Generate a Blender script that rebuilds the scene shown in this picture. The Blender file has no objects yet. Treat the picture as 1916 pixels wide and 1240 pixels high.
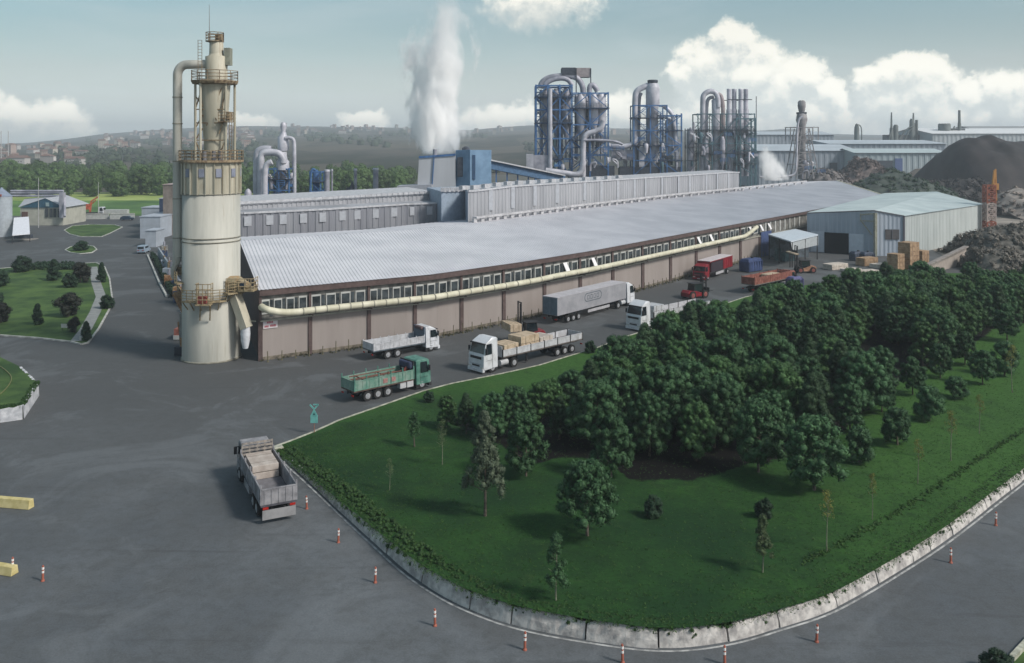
import bpy, math, random
import numpy as np
from mathutils import Vector, Matrix
random.seed(7); RNG = np.random.default_rng(7)
R = math.radians
# ---------------------------------------------------------------- camera, sky, sun
F, YH, CX, H = 1650.0, 264.0, 958.0, 25.0      # focal length in photo pixels, horizon row, centre column, eye height
SC = bpy.context.scene
COL = SC.collection
cam_d = bpy.data.cameras.new("camera"); cam = bpy.data.objects.new("camera", cam_d); COL.objects.link(cam)
cam.location = (0, 0, H); cam.rotation_euler = (R(90), 0, 0)
cam_d.sensor_width = 36.0; cam_d.lens = F / 1916.0 * 36.0
cam_d.shift_y = -(620.0 - YH) / 1916.0
cam_d.clip_start = 0.5; cam_d.clip_end = 20000
SC.camera = cam
SC.view_settings.view_transform = 'Standard'; SC.view_settings.look = 'None'
SC.view_settings.exposure = 0.0; SC.view_settings.gamma = 1.0
SC.render.engine = 'CYCLES'
SC.cycles.use_denoising = True
SC.cycles.max_bounces = 24; SC.cycles.diffuse_bounces = 3; SC.cycles.glossy_bounces = 2
SC.cycles.transparent_max_bounces = 12; SC.cycles.volume_bounces = 24
SC.cycles.volume_step_rate = 1.0; SC.cycles.volume_max_steps = 256
SUN_EL, SUN_AZ = 42.0, 118.0     # azimuth measured clockwise from +Y (north): the sun stands right of and a little behind the camera
sd = bpy.data.lights.new("sun", 'SUN'); sun = bpy.data.objects.new("sun", sd); COL.objects.link(sun)
sd.energy = 3.2; sd.angle = R(10); sd.color = (1.0, 0.95, 0.86)
sv = Vector((math.sin(R(SUN_AZ)) * math.cos(R(SUN_EL)), math.cos(R(SUN_AZ)) * math.cos(R(SUN_EL)), math.sin(R(SUN_EL))))
sun.rotation_euler = sv.to_track_quat('Z', 'Y').to_euler(); sun.location = sv * 100

class NT:
    """tiny node-tree writer"""
    def __init__(s, nt): s.nt = nt; s.N = nt.nodes; s.L = nt.links
    def node(s, t, **kw):
        n = s.N.new(t)
        for k, v in kw.items(): setattr(n, k, v)
        return n
    def put(s, sock, v):
        if hasattr(v, 'is_linked') or isinstance(v, bpy.types.NodeSocket): s.L.new(v, sock)
        else: sock.default_value = v
    def math(s, op, a, b=0.0, c=None, clamp=False):
        n = s.N.new('ShaderNodeMath'); n.operation = op; n.use_clamp = clamp
        s.put(n.inputs[0], a); s.put(n.inputs[1], b)
        if c is not None: s.put(n.inputs[2], c)
        return n.outputs[0]
    def mix(s, f, a, b, blend='MIX'):
        n = s.N.new('ShaderNodeMix'); n.data_type = 'RGBA'; n.blend_type = blend
        s.put(n.inputs[0], f); s.put(n.inputs[6], a if isinstance(a, bpy.types.NodeSocket) else tuple(a) + (1,) if len(a) == 3 else a)
        s.put(n.inputs[7], b if isinstance(b, bpy.types.NodeSocket) else tuple(b) + (1,) if len(b) == 3 else b)
        return n.outputs[2]
    def noise(s, vec, scale, detail=4, rough=0.55, dist=0.0):
        n = s.N.new('ShaderNodeTexNoise'); n.inputs['Scale'].default_value = scale
        n.inputs['Detail'].default_value = detail; n.inputs['Roughness'].default_value = rough
        n.inputs['Distortion'].default_value = dist
        if vec is not None: s.L.new(vec, n.inputs['Vector'])
        return n.outputs[0]
    def ramp(s, v, lo, hi, smooth=True):
        n = s.N.new('ShaderNodeMapRange'); n.interpolation_type = 'SMOOTHSTEP' if smooth else 'LINEAR'
        s.put(n.inputs['Value'], v); s.put(n.inputs['From Min'], lo); s.put(n.inputs['From Max'], hi)
        return n.outputs[0]

W = bpy.data.worlds.new("World"); SC.world = W; W.use_nodes = True
wt = NT(W.node_tree); W.node_tree.nodes.clear()
out = wt.node('ShaderNodeOutputWorld'); bg = wt.node('ShaderNodeBackground'); bg.inputs[1].default_value = 0.1
wt.L.new(bg.outputs[0], out.inputs[0])
sky = wt.node('ShaderNodeTexSky'); sky.sky_type = 'NISHITA'; sky.sun_disc = False
sky.sun_elevation = R(SUN_EL); sky.sun_rotation = R(SUN_AZ); sky.air_density = 1.0; sky.dust_density = 2.0; sky.ozone_density = 1.0
hs = wt.node('ShaderNodeHueSaturation'); hs.inputs['Hue'].default_value = 0.462
hs.inputs['Saturation'].default_value = 0.95; hs.inputs['Value'].default_value = 1.12
wt.L.new(sky.outputs[0], hs.inputs['Color'])
tc = wt.node('ShaderNodeTexCoord'); sx = wt.node('ShaderNodeSeparateXYZ'); wt.L.new(tc.outputs['Generated'], sx.inputs[0])
dx, dy, dz = sx.outputs
# the cloud field lives on the direction sphere: u = azimuth tangent, v = elevation tangent
dyc = wt.math('MAXIMUM', dy, 0.05)
U = wt.math('DIVIDE', dx, dyc); V = wt.math('DIVIDE', dz, dyc)
# blobs: (photo column, photo row, radius x, radius y, strength)
BL = [(1370, 88, 44, 46, 1), (1325, 125, 55, 52, 1), (1282, 145, 34, 34, .9), (1400, 150, 80, 70, 1.1), (1460, 175, 80, 66, 1), (1505, 150, 50, 38, 1), (1560, 180, 34, 40, .9),
      (1350, 215, 95, 75, 1), (1520, 235, 90, 60, 1), (1690, 135, 66, 36, 1), (1740, 165, 58, 52, 1), (1640, 150, 40, 34, .8), (1690, 195, 90, 60, 1), (1815, 185, 40, 34, .9), (1770, 222, 90, 45, 1),
      (1880, 165, 48, 38, .8), (1930, 205, 80, 60, .8), (1262, 133, 24, 18, .7), (1430, 240, 130, 60, 1), (30, 232, 60, 48, .9), (105, 240, 62, 46, 1), (-60, 220, 80, 60, .9), (683, 228, 42, 20, .9),
      (930, 238, 70, 38, .8), (1150, 225, 60, 50, .85), (980, 215, 34, 26, .6), (1010, 8, 95, 44, .55), (2050, 190, 90, 70, .9), (470, 232, 50, 18, .6), (1640, 250, 120, 40, .8)]
grp = bpy.data.node_groups.new("cloud_field", 'ShaderNodeTree')
grp.interface.new_socket("U", in_out='INPUT', socket_type='NodeSocketFloat'); grp.interface.new_socket("V", in_out='INPUT', socket_type='NodeSocketFloat')
grp.interface.new_socket("F", in_out='OUTPUT', socket_type='NodeSocketFloat')
g = NT(grp); gi = g.node('NodeGroupInput'); go = g.node('NodeGroupOutput')
cv = g.node('ShaderNodeCombineXYZ'); g.L.new(gi.outputs[0], cv.inputs[0]); g.L.new(gi.outputs[1], cv.inputs[1])
n1 = g.noise(cv.outputs[0], 26, 6, 0.62); n2 = g.noise(cv.outputs[0], 60, 5, 0.6)
mp = g.node('ShaderNodeMapping'); mp.inputs['Location'].default_value = (7.3, 3.1, 1.7); g.L.new(cv.outputs[0], mp.inputs[0])
n3 = g.noise(mp.outputs[0], 26, 6, 0.62)
u2 = g.math('MULTIPLY_ADD', g.math('SUBTRACT', n1, 0.5), 0.05, gi.outputs[0])
v2 = g.math('MULTIPLY_ADD', g.math('SUBTRACT', n3, 0.5), 0.045, gi.outputs[1])
acc = None
for (bx, by, rx, ry, st) in BL:
    a = g.math('MULTIPLY', g.math('SUBTRACT', u2, (bx - CX) / F), F / (rx * 1.15))
    b = g.math('MULTIPLY', g.math('SUBTRACT', v2, (YH - by) / F), F / (ry * 1.15))
    d = g.math('ADD', g.math('MULTIPLY', a, a), g.math('MULTIPLY', b, b))
    f = g.math('MULTIPLY', g.math('SUBTRACT', 1.0, g.math('MINIMUM', d, 4.0)), st)
    acc = f if acc is None else g.math('SMOOTH_MAX', acc, f, 0.25)
acc = g.math('MULTIPLY_ADD', g.math('SUBTRACT', n2, 0.5), 0.9, acc)
g.L.new(acc, go.inputs[0])
def cloud(u, v):
    n = wt.node('ShaderNodeGroup'); n.node_tree = grp; wt.put(n.inputs[0], u); wt.put(n.inputs[1], v); return n.outputs[0]
Fh = cloud(U, V)
Fl = cloud(wt.math('ADD', U, 0.004), wt.math('ADD', V, 0.016))
front = wt.math('GREATER_THAN', dy, 0.06)
alpha = wt.math('MULTIPLY', wt.ramp(Fh, -0.22, 0.50), front)
alpha = wt.math('MULTIPLY', alpha, wt.ramp(V, -0.02, 0.03))
lit = wt.ramp(wt.math('SUBTRACT', Fh, Fl), -0.25, 0.55)
ccol = wt.mix(lit, (6.6, 7.1, 6.9), (11.0, 10.7, 9.6))
# thin veil of high haze clouds, everywhere
cvw = wt.node('ShaderNodeMapping'); cvw.inputs['Scale'].default_value = (1, 1, 5); cvw.inputs['Rotation'].default_value = (0, 0.25, 0)
wt.L.new(tc.outputs['Generated'], cvw.inputs[0])
veil = wt.ramp(wt.noise(cvw.outputs[0], 2.3, 7, 0.6, 0.4), 0.42, 0.78)
base = wt.mix(wt.math('MULTIPLY', veil, 0.5), hs.outputs[0], (5.6, 6.5, 6.7))
hz = wt.ramp(V, 0.17, 0.0)      # whitish air towards the horizon
base = wt.mix(wt.math('MULTIPLY', hz, 0.7), base, (6.3, 7.1, 7.2))
final = wt.mix(wt.math('MULTIPLY', alpha, 0.93), base, ccol)
lowb = wt.math('MULTIPLY_ADD', wt.ramp(V, .14, .0), .38, 1.0); lc = wt.node('ShaderNodeCombineColor'); [wt.L.new(lowb, lc.inputs[i]) for i in range(3)]
final = wt.mix(1.0, final, lc.outputs[0], 'MULTIPLY')   # brighter air low over the horizon
wt.L.new(final, bg.inputs[0])

# ---------------------------------------------------------------- picture -> place
def G(px, py, h=0.0):
    """the point at height h that the photo shows at (px, py)"""
    Z = F * (H - h) / (py - YH)
    return Vector(((px - CX) * Z / F, Z, h))
def A(px, py, Z):
    return Vector(((px - CX) * Z / F, Z, H - (py - YH) * Z / F))

# ---------------------------------------------------------------- materials
MATS = {}
def M(name, col, rough=0.75, var=0.12, scale=1.5, metal=0.0, bump=0.0, bscale=20, col2=None, detail=5, streak=False, spec=0.35, rnd=0.0):
    if name in MATS: return MATS[name]
    m = bpy.data.materials.new(name); m.use_nodes = True; t = NT(m.node_tree); p = m.node_tree.nodes['Principled BSDF']
    tcn = t.node('ShaderNodeTexCoord'); vec = tcn.outputs['Object']
    if streak:
        mp = t.node('ShaderNodeMapping'); mp.inputs['Scale'].default_value = (1, 1, 0.12); t.L.new(vec, mp.inputs[0]); vec = mp.outputs[0]
    n = t.noise(vec, scale, detail, 0.62)
    f = t.ramp(n, 0.33, 0.67)
    c1 = tuple(c * (1 - var) for c in col); c2 = col2 or tuple(min(1, c * (1 + var)) for c in col)
    c = t.mix(f, c1, c2)
    if rnd:
        oi = t.node('ShaderNodeObjectInfo'); k = t.math('MULTIPLY_ADD', oi.outputs['Random'], 2 * rnd, 1 - rnd)
        cc = t.node('ShaderNodeCombineColor'); [t.L.new(k, cc.inputs[i]) for i in range(3)]
        c = t.mix(1.0, c, cc.outputs[0], 'MULTIPLY')
    t.L.new(c, p.inputs['Base Color']); p.inputs['Roughness'].default_value = rough; p.inputs['Metallic'].default_value = metal
    p.inputs['Specular IOR Level'].default_value = spec
    if bump:
        b = t.node('ShaderNodeBump'); b.inputs['Strength'].default_value = bump; b.inputs['Distance'].default_value = 0.05
        t.L.new(t.noise(tcn.outputs['Object'], bscale, 4, 0.6), b.inputs['Height']); t.L.new(b.outputs[0], p.inputs['Normal'])
    MATS[name] = m; return m

# ---------------------------------------------------------------- mesh writer
class MB:
    def __init__(s): s.v = []; s.f = []; s.m = []; s.s = []
    def add(s, vs, fs, m=0, smooth=False):
        o = len(s.v); s.v += [tuple(p) for p in vs]
        for q in fs: s.f.append([o + i for i in q]); s.m.append(m); s.s.append(smooth)
        return s
    def box(s, c, d, m=0, rz=0.0):
        hx, hy, hz = d[0] / 2, d[1] / 2, d[2] / 2; cs, sn = math.cos(rz), math.sin(rz); vs = []
        for z in (-hz, hz):
            for x, y in ((-hx, -hy), (hx, -hy), (hx, hy), (-hx, hy)): vs.append((c[0] + x * cs - y * sn, c[1] + x * sn + y * cs, c[2] + z))
        return s.add(vs, [(3, 2, 1, 0), (4, 5, 6, 7), (0, 1, 5, 4), (1, 2, 6, 5), (2, 3, 7, 6), (3, 0, 4, 7)], m)
    def beam(s, p, q, w=0.1, h=None, m=0, up=(0, 0, 1)):
        p, q = Vector(p), Vector(q); d = (q - p)
        if d.length < 1e-6: return s
        d.normalize(); u = Vector(up)
        if abs(d.dot(u)) > 0.98: u = Vector((1, 0, 0))
        a = d.cross(u).normalized() * (w / 2); b = a.cross(d).normalized() * ((h or w) / 2)
        vs = [p - a - b, p + a - b, p + a + b, p - a + b, q - a - b, q + a - b, q + a + b, q - a + b]
        return s.add(vs, [(3, 2, 1, 0), (4, 5, 6, 7), (0, 1, 5, 4), (1, 2, 6, 5), (2, 3, 7, 6), (3, 0, 4, 7)], m)
    def tube(s, pts, r, seg=10, m=0, caps=True):
        pts = [Vector(p) for p in pts]; n = len(pts); rs = r if isinstance(r, (list, tuple)) else [r] * n
        t = [(pts[min(i + 1, n - 1)] - pts[max(i - 1, 0)]).normalized() for i in range(n)]
        u = Vector((0, 0, 1)) if abs(t[0].z) < 0.9 else Vector((1, 0, 0)); a = t[0].cross(u).normalized(); vs = []
        for i in range(n):
            a = (a - t[i] * a.dot(t[i])).normalized(); b = t[i].cross(a)
            for k in range(seg): w = 2 * math.pi * k / seg; vs.append(pts[i] + (a * math.cos(w) + b * math.sin(w)) * rs[i])
        fs = [(i * seg + k, i * seg + (k + 1) % seg, (i + 1) * seg + (k + 1) % seg, (i + 1) * seg + k) for i in range(n - 1) for k in range(seg)]
        s.add(vs, fs, m, True)
        if caps: s.add(vs[:seg], [tuple(range(seg))[::-1]], m); s.add(vs[-seg:], [tuple(range(seg))], m)
        return s
    def cyl(s, p, q, r, r2=None, seg=16, m=0): return s.tube([p, q], [r, r if r2 is None else r2], seg, m)
    def lathe(s, prof, c=(0, 0), seg=32, m=0, smooth=True):
        vs = [(c[0] + r * math.cos(2 * math.pi * k / seg), c[1] + r * math.sin(2 * math.pi * k / seg), z) for r, z in prof for k in range(seg)]
        fs = [(i * seg + k, i * seg + (k + 1) % seg, (i + 1) * seg + (k + 1) % seg, (i + 1) * seg + k) for i in range(len(prof) - 1) for k in range(seg)]
        s.add(vs, fs, m, smooth)
        s.add(vs[:seg], [tuple(range(seg))[::-1]], m); s.add(vs[-seg:], [tuple(range(seg))], m); return s
    def prism(s, poly, z0, z1, m=0):
        n = len(poly); vs = [(p[0], p[1], z0) for p in poly] + [(p[0], p[1], z1) for p in poly]
        area = sum(poly[i][0] * poly[(i + 1) % n][1] - poly[(i + 1) % n][0] * poly[i][1] for i in range(n))
        fs = [tuple(range(n))[::-1], tuple(range(n, 2 * n))] + [(i, (i + 1) % n, n + (i + 1) % n, n + i) for i in range(n)]
        if area < 0: fs = [q[::-1] for q in fs]
        return s.add(vs, fs, m)
    def loft_y(s, prof, m=0):
        """closed side profile [(x, z, half width)] spanned from -y to +y"""
        n = len(prof); vs = [(x, -w, z) for x, z, w in prof] + [(x, w, z) for x, z, w in prof]
        area = sum(prof[i][0] * prof[(i + 1) % n][1] - prof[(i + 1) % n][0] * prof[i][1] for i in range(n))
        fs = [tuple(range(n)), tuple(range(n, 2 * n))[::-1]] + [((i + 1) % n, i, n + i, n + (i + 1) % n) for i in range(n)]
        if area < 0: fs = [q[::-1] for q in fs]
        return s.add(vs, fs, m)
    def quad(s, a, b, c, d, m=0): return s.add([a, b, c, d], [(0, 1, 2, 3)], m)
    def build(s, name, mats, parent=None, origin=None, label=None, bevel=0.0):
        me = bpy.data.meshes.new(name); o0 = Vector(origin) if origin is not None else None
        vs = s.v if o0 is None else [(p[0] - o0.x, p[1] - o0.y, p[2] - o0.z) for p in s.v]
        me.from_pydata(vs, [], s.f)
        for mt in (mats if isinstance(mats, (list, tuple)) else [mats]): me.materials.append(mt)
        me.polygons.foreach_set('material_index', s.m); me.polygons.foreach_set('use_smooth', s.s); me.update()
        ob = bpy.data.objects.new(name, me); COL.objects.link(ob)
        if parent is not None: ob.parent = parent
        if o0 is not None and parent is None: ob.location = o0
        if bevel:
            b = ob.modifiers.new('bevel', 'BEVEL'); b.width = bevel; b.segments = 2; b.limit_method = 'ANGLE'; b.angle_limit = R(50)
        if label: ob['label'] = label
        return ob
def tag(o, label=None, cat=None, group=None, kind=None):
    if label: o['label'] = label
    if cat: o['category'] = cat
    if group: o['group'] = group
    if kind: o['kind'] = kind
    return o
class Thing:
    """an Empty at the thing's base; parts are written in world space (or local=True) and hung under it"""
    def __init__(s, name, label, cat, at=(0, 0, 0), rz=0.0, group=None, local=False):
        s.o = bpy.data.objects.new(name, None); COL.objects.link(s.o); s.at = Vector(at); s.o.location = s.at; s.o.rotation_euler = (0, 0, rz)
        s.local = local; tag(s.o, label, cat, group)
    def part(s, name, mb, mats, parent=None, label=None, bevel=0.0):
        return mb.build(name, mats, parent or s.o, None if s.local else s.at, label, bevel)
def copy_tree(o, parent=None):
    c = o.copy(); COL.objects.link(c)
    if parent is not None: c.parent = parent
    for ch in o.children: copy_tree(ch, c)
    return c
def poly_at(P, L, t):
    """point at arclength fraction t"""
    d = t * L[-1]
    for i in range(len(P) - 1):
        if d <= L[i + 1] or i == len(P) - 2:
            k = (d - L[i]) / max(1e-9, L[i + 1] - L[i]); return P[i].lerp(P[i + 1], k)
def arclen(P):
    L = [0.0]
    for a, b in zip(P, P[1:]): L.append(L[-1] + (b - a).length)
    return L
def ruled(mb, PA, PB, step, amp, nrm=None, m=0, duty=0.5):
    """corrugated sheet between two polylines"""
    PA = [Vector(p) for p in PA]; PB = [Vector(p) for p in PB]; LA, LB = arclen(PA), arclen(PB); n = max(1, int(LA[-1] / step))
    vs = []; cols = []
    for i in range(n):
        for f, o in ((0, 0), (duty * .8, 0), (duty, 1), (min(.98, duty + .35), 1)): cols.append(((i + f) / n, o))
    cols.append((1.0, 0))
    for t, o in cols:
        a, b = poly_at(PA, LA, t), poly_at(PB, LB, t); nn = Vector(nrm) if nrm else (b - a).cross(PA[-1] - PA[0]).normalized()
        vs += [a + nn * amp * o, b + nn * amp * o]
    mb.add(vs, [(2 * i, 2 * i + 2, 2 * i + 3, 2 * i + 1) for i in range(len(cols) - 1)], m); return mb
def railing(mb, pts, h=1.1, r=0.035, post=1.4, m=0, mids=2):
    pts = [Vector(p) for p in pts]; L = arclen(pts)
    for k in range(mids + 1):
        z = h * (k + 1) / (mids + 1); mb.tube([p + Vector((0, 0, z)) for p in pts], r, 5, m)
    n = max(1, round(L[-1] / post))
    for i in range(n + 1):
        p = poly_at(pts, L, i / n); mb.cyl(p, p + Vector((0, 0, h)), r, seg=5, m=m)
    return mb
# ---------------------------------------------------------------- ground, yard, road, lawn
def sheet(name, pts, z, mat):
    mb = MB(); mb.add([(p[0], p[1], z) for p in pts], [tuple(range(len(pts)))]); o = mb.build(name, mat); tag(o, kind='structure')
    if o.data.polygons[0].normal.z < 0: o.data.flip_normals()
    return o
m_ground = M("open_country", (0.062, 0.066, 0.045), var=.25, scale=.004, col2=(.115, .10, .085), bump=.3, bscale=.8)
sheet("ground", [(-9000, -200), (9000, -200), (9000, 9000), (-9000, 9000)], -0.02, m_ground)

def asphalt_mat():
    m = bpy.data.materials.new("asphalt"); m.use_nodes = True; t = NT(m.node_tree); p = m.node_tree.nodes['Principled BSDF']
    v = t.node('ShaderNodeTexCoord').outputs['Object']
    big = t.ramp(t.noise(v, .035, 4, .6, .5), .35, .68); mid = t.ramp(t.noise(v, .35, 6, .7), .3, .72); fine = t.noise(v, 9, 6, .75)
    c = t.mix(big, (.078, .088, .100), (.128, .141, .155)); c = t.mix(t.math('MULTIPLY', mid, .5), c, (.07, .072, .072))
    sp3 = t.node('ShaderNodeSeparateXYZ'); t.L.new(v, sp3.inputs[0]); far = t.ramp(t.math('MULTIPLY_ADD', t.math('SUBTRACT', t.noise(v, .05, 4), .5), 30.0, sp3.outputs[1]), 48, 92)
    c = t.mix(t.math('MULTIPLY', far, .8), c, (.056, .058, .060))   # darker beyond the turning area
    # oil and tyre stains stretched along the lanes
    mp = t.node('ShaderNodeMapping'); mp.inputs['Rotation'].default_value = (0, 0, R(41)); mp.inputs['Scale'].default_value = (.05, .9, 1); t.L.new(v, mp.inputs[0])
    st = t.ramp(t.noise(mp.outputs[0], 1.0, 5, .65, .8), .56, .74); c = t.mix(t.math('MULTIPLY', st, .38), c, (.035, .034, .036))
    sp = t.ramp(t.noise(v, .22, 5, .6, 1.2), .66, .74); c = t.mix(t.math('MULTIPLY', sp, .45), c, (.04, .04, .042))
    vo = t.node('ShaderNodeTexVoronoi'); vo.feature = 'DISTANCE_TO_EDGE'; vo.inputs['Scale'].default_value = .11
    mp2 = t.node('ShaderNodeMapping'); t.L.new(v, mp2.inputs[0])
    wob = t.node('ShaderNodeTexNoise'); wob.inputs['Scale'].default_value = .5; wob.inputs['Detail'].default_value = 5; t.L.new(v, wob.inputs['Vector'])
    va = t.node('ShaderNodeVectorMath'); va.operation = 'SCALE'; t.L.new(wob.outputs[1], va.inputs[0]); va.inputs[3].default_value = 3.5
    vb = t.node('ShaderNodeVectorMath'); vb.operation = 'ADD'; t.L.new(v, vb.inputs[0]); t.L.new(va.outputs[0], vb.inputs[1]); t.L.new(vb.outputs[0], vo.inputs['Vector'])
    crack = t.math('MULTIPLY', t.ramp(vo.outputs[0], .010, .002), t.ramp(t.noise(v, .06, 3), .48, .6)); c = t.mix(t.math('MULTIPLY', crack, .22), c, (.04, .04, .042))
    bl = t.ramp(t.noise(v, 1.3, 6, .75, .4), .42, .66); c = t.mix(t.math('MULTIPLY', bl, .42), c, (.05, .055, .058)); b3_ = t.ramp(t.noise(v, .09, 5, .7, 1.0), .50, .62); c = t.mix(t.math('MULTIPLY', b3_, .32), c, (.15, .165, .18))
    k = t.math('MULTIPLY_ADD', fine, 1.1, .47); cc = t.node('ShaderNodeCombineColor'); [t.L.new(k, cc.inputs[i]) for i in range(3)]
    t.L.new(t.mix(1.0, c, cc.outputs[0], 'MULTIPLY'), p.inputs['Base Color']); p.inputs['Roughness'].default_value = .82
    b = t.node('ShaderNodeBump'); b.inputs['Strength'].default_value = .35; b.inputs['Distance'].default_value = .03; t.L.new(fine, b.inputs['Height']); t.L.new(b.outputs[0], p.inputs['Normal'])
    return m
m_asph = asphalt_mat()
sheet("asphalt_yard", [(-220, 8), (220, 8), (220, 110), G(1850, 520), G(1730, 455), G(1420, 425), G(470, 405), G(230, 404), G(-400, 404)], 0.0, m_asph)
m_dirt = M("dirt_yard", (.16, .135, .115), var=.3, scale=.05, col2=(.34, .30, .26), bump=.5, bscale=.6)
sheet("dirt_yard", [G(1735, 462), G(1850, 522), (220, 112), (420, 200), G(2200, 318), G(1500, 322), G(1480, 400)], 0.008, m_dirt)

LINE = [(513, 848), (545, 879), (580, 910), (633, 961), (665, 991), (700, 1023), (739, 1060), (778, 1091), (836, 1127), (883, 1148), (935, 1168), (1000, 1185), (1065, 1197), (1128, 1207),
        (1200, 1217), (1270, 1219), (1335, 1212), (1400, 1199), (1468, 1177), (1537, 1156), (1592, 1130), (1674, 1081), (1756, 1029), (1811, 988), (1866, 944), (1916, 905), (2010, 830), (2140, 742)]
TOP = [(517, 838), (545, 828), (590, 810), (637, 788.5), (702, 766), (793, 734), (846, 720), (941, 701), (1012, 685), (1063, 669), (1120, 652), (1174, 631), (1230, 614), (1318, 583), (1396, 557),
       (1465, 543), (1510, 534), (1600, 521), (1700, 511), (1800, 512), (1916, 520), (2000, 524), (2140, 530)]
line = [G(*p) for p in LINE]; top = [G(*p) for p in TOP]
def smooth_poly(P, it=2):
    for _ in range(it):
        Q = [P[0]]
        for a, b in zip(P, P[1:]): Q += [a.lerp(b, .25), a.lerp(b, .75)]
        P = Q + [P[-1]]
    return P
line = smooth_poly(line)
def offset(P, d):
    out = []
    for i, p in enumerate(P):
        t = (P[min(i + 1, len(P) - 1)] - P[max(i - 1, 0)]).normalized(); out.append(p + Vector((-t.y, t.x, 0)) * d)
    return out
wallb = offset(line, 0.32); Lw = arclen(wallb); Lt = arclen(top)
def rim_h(P):
    px = CX + P.x * F / P.y; xs = [513, 560, 640, 740, 1000, 1250, 1600, 1900]; hs_ = [.12, .3, .62, .92, 1.0, .95, .8, .75]
    return float(np.interp(px, xs, hs_))
NU, NV = 240, 70
LG = np.zeros((NU + 1, NV + 1, 3))
for i in range(NU + 1):
    t = i / NU; tb = min(1, t * 1.0); b = poly_at(wallb, Lw, tb); a = poly_at(top, Lt, t ** 1.0); bi = poly_at(offset(wallb, .25), arclen(offset(wallb, .25)), tb) if i == -1 else b
    rh = rim_h(b) + .03
    for j in range(NV + 1):
        v = j / NV; p = b.lerp(a, v); k = math.exp(-v * 4.5) if (a - b).length > 1 else 1
        h = .12 + (rh - .12) * (1 - v) ** 1.6; h += .10 * math.sin(p.x * .31 + 1.3) * math.sin(p.y * .23) * min(1, v * (1 - v) * 8)
        LG[i, j] = (p.x, p.y, h)
GP = LG.reshape(-1, 3)
def lawn_h(x, y):
    d = (GP[:, 0] - x) ** 2 + (GP[:, 1] - y) ** 2; k = int(np.argmin(d)); return float(GP[k, 2]) if d[k] < 9 else 0.0
def inside(px, py, poly):
    c = False; n = len(poly)
    for i in range(n):
        x1, y1 = poly[i]; x2, y2 = poly[(i + 1) % n]
        if (y1 > py) != (y2 > py) and px < (x2 - x1) * (py - y1) / (y2 - y1) + x1: c = not c
    return c
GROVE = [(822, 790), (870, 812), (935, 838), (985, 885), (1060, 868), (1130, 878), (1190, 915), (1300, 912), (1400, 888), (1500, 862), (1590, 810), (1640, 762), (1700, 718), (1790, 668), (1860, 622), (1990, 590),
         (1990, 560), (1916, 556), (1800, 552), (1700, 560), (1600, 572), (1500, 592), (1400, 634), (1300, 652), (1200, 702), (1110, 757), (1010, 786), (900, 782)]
def lawn_mat():
    m = bpy.data.materials.new("lawn_grass"); m.use_nodes = True; t = NT(m.node_tree); p = m.node_tree.nodes['Principled BSDF']
    v = t.node('ShaderNodeTexCoord').outputs['Object']
    big = t.ramp(t.noise(v, .07, 4, .6), .35, .65); mid = t.ramp(t.noise(v, .8, 5, .7), .3, .7); fine = t.noise(v, 12, 5, .8)
    c = t.mix(big, (.012, .046, .014), (.030, .090, .018)); c = t.mix(t.math('MULTIPLY', mid, .55), c, (.011, .034, .012))
    sp3 = t.node('ShaderNodeSeparateXYZ'); t.L.new(v, sp3.inputs[0]); wob = t.math('MULTIPLY', t.math('SUBTRACT', t.noise(v, .12, 4), .5), 26.0)
    rt = t.math('MAXIMUM', t.ramp(t.math('ADD', sp3.outputs[0], wob), 14, 38), t.ramp(t.math('ADD', sp3.outputs[1], wob), 72, 100)); c = t.mix(t.math('MULTIPLY', rt, .75), c, (.055, .135, .028))   # lusher, yellower growth on the far and right parts
    stp = t.ramp(t.noise(v, 3.5, 6, .8), .45, .62); c = t.mix(t.math('MULTIPLY', stp, .45), c, (.006, .020, .007)); dr = t.ramp(t.noise(v, .35, 6, .75, .8), .56, .70); c = t.mix(t.math('MULTIPLY', dr, .4), c, (.055, .095, .026)); dk = t.ramp(t.noise(v, .16, 5, .7, 1.0), .54, .66); c = t.mix(t.math('MULTIPLY', dk, .45), c, (.009, .026, .011))
    ye = t.ramp(t.noise(v, 2.3, 5, .7), .62, .74); c = t.mix(t.math('MULTIPLY', ye, .3), c, (.05, .09, .025))
    at = t.node('ShaderNodeAttribute'); at.attribute_name = 'litter_shade'; lf = t.math('MULTIPLY_ADD', t.math('SUBTRACT', t.noise(v, .9, 5, .7), .5), .9, at.outputs['Fac'])
    c = t.mix(t.ramp(lf, .42, .62), c, (.0045, .0040, .0040))  # needle litter under the grove, with the trees' shade painted in near black
    k = t.math('MULTIPLY_ADD', fine, 1.1, .45); cc = t.node('ShaderNodeCombineColor'); [t.L.new(k, cc.inputs[i]) for i in range(3)]
    t.L.new(t.mix(1.0, c, cc.outputs[0], 'MULTIPLY'), p.inputs['Base Color']); p.inputs['Roughness'].default_value = .9; p.inputs['Specular IOR Level'].default_value = .15
    b = t.node('ShaderNodeBump'); b.inputs['Strength'].default_value = .7; b.inputs['Distance'].default_value = .08; t.L.new(fine, b.inputs['Height']); t.L.new(b.outputs[0], p.inputs['Normal'])
    return m
m_lawn = lawn_mat()
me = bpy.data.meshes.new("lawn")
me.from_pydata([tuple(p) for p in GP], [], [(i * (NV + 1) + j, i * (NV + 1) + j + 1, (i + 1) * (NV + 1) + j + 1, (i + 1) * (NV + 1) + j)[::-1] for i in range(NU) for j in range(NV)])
at = me.attributes.new("litter_shade", 'FLOAT', 'POINT')
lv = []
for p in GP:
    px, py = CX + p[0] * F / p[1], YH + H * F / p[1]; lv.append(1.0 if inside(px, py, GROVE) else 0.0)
lv = np.array(lv).reshape(NU + 1, NV + 1)
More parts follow.
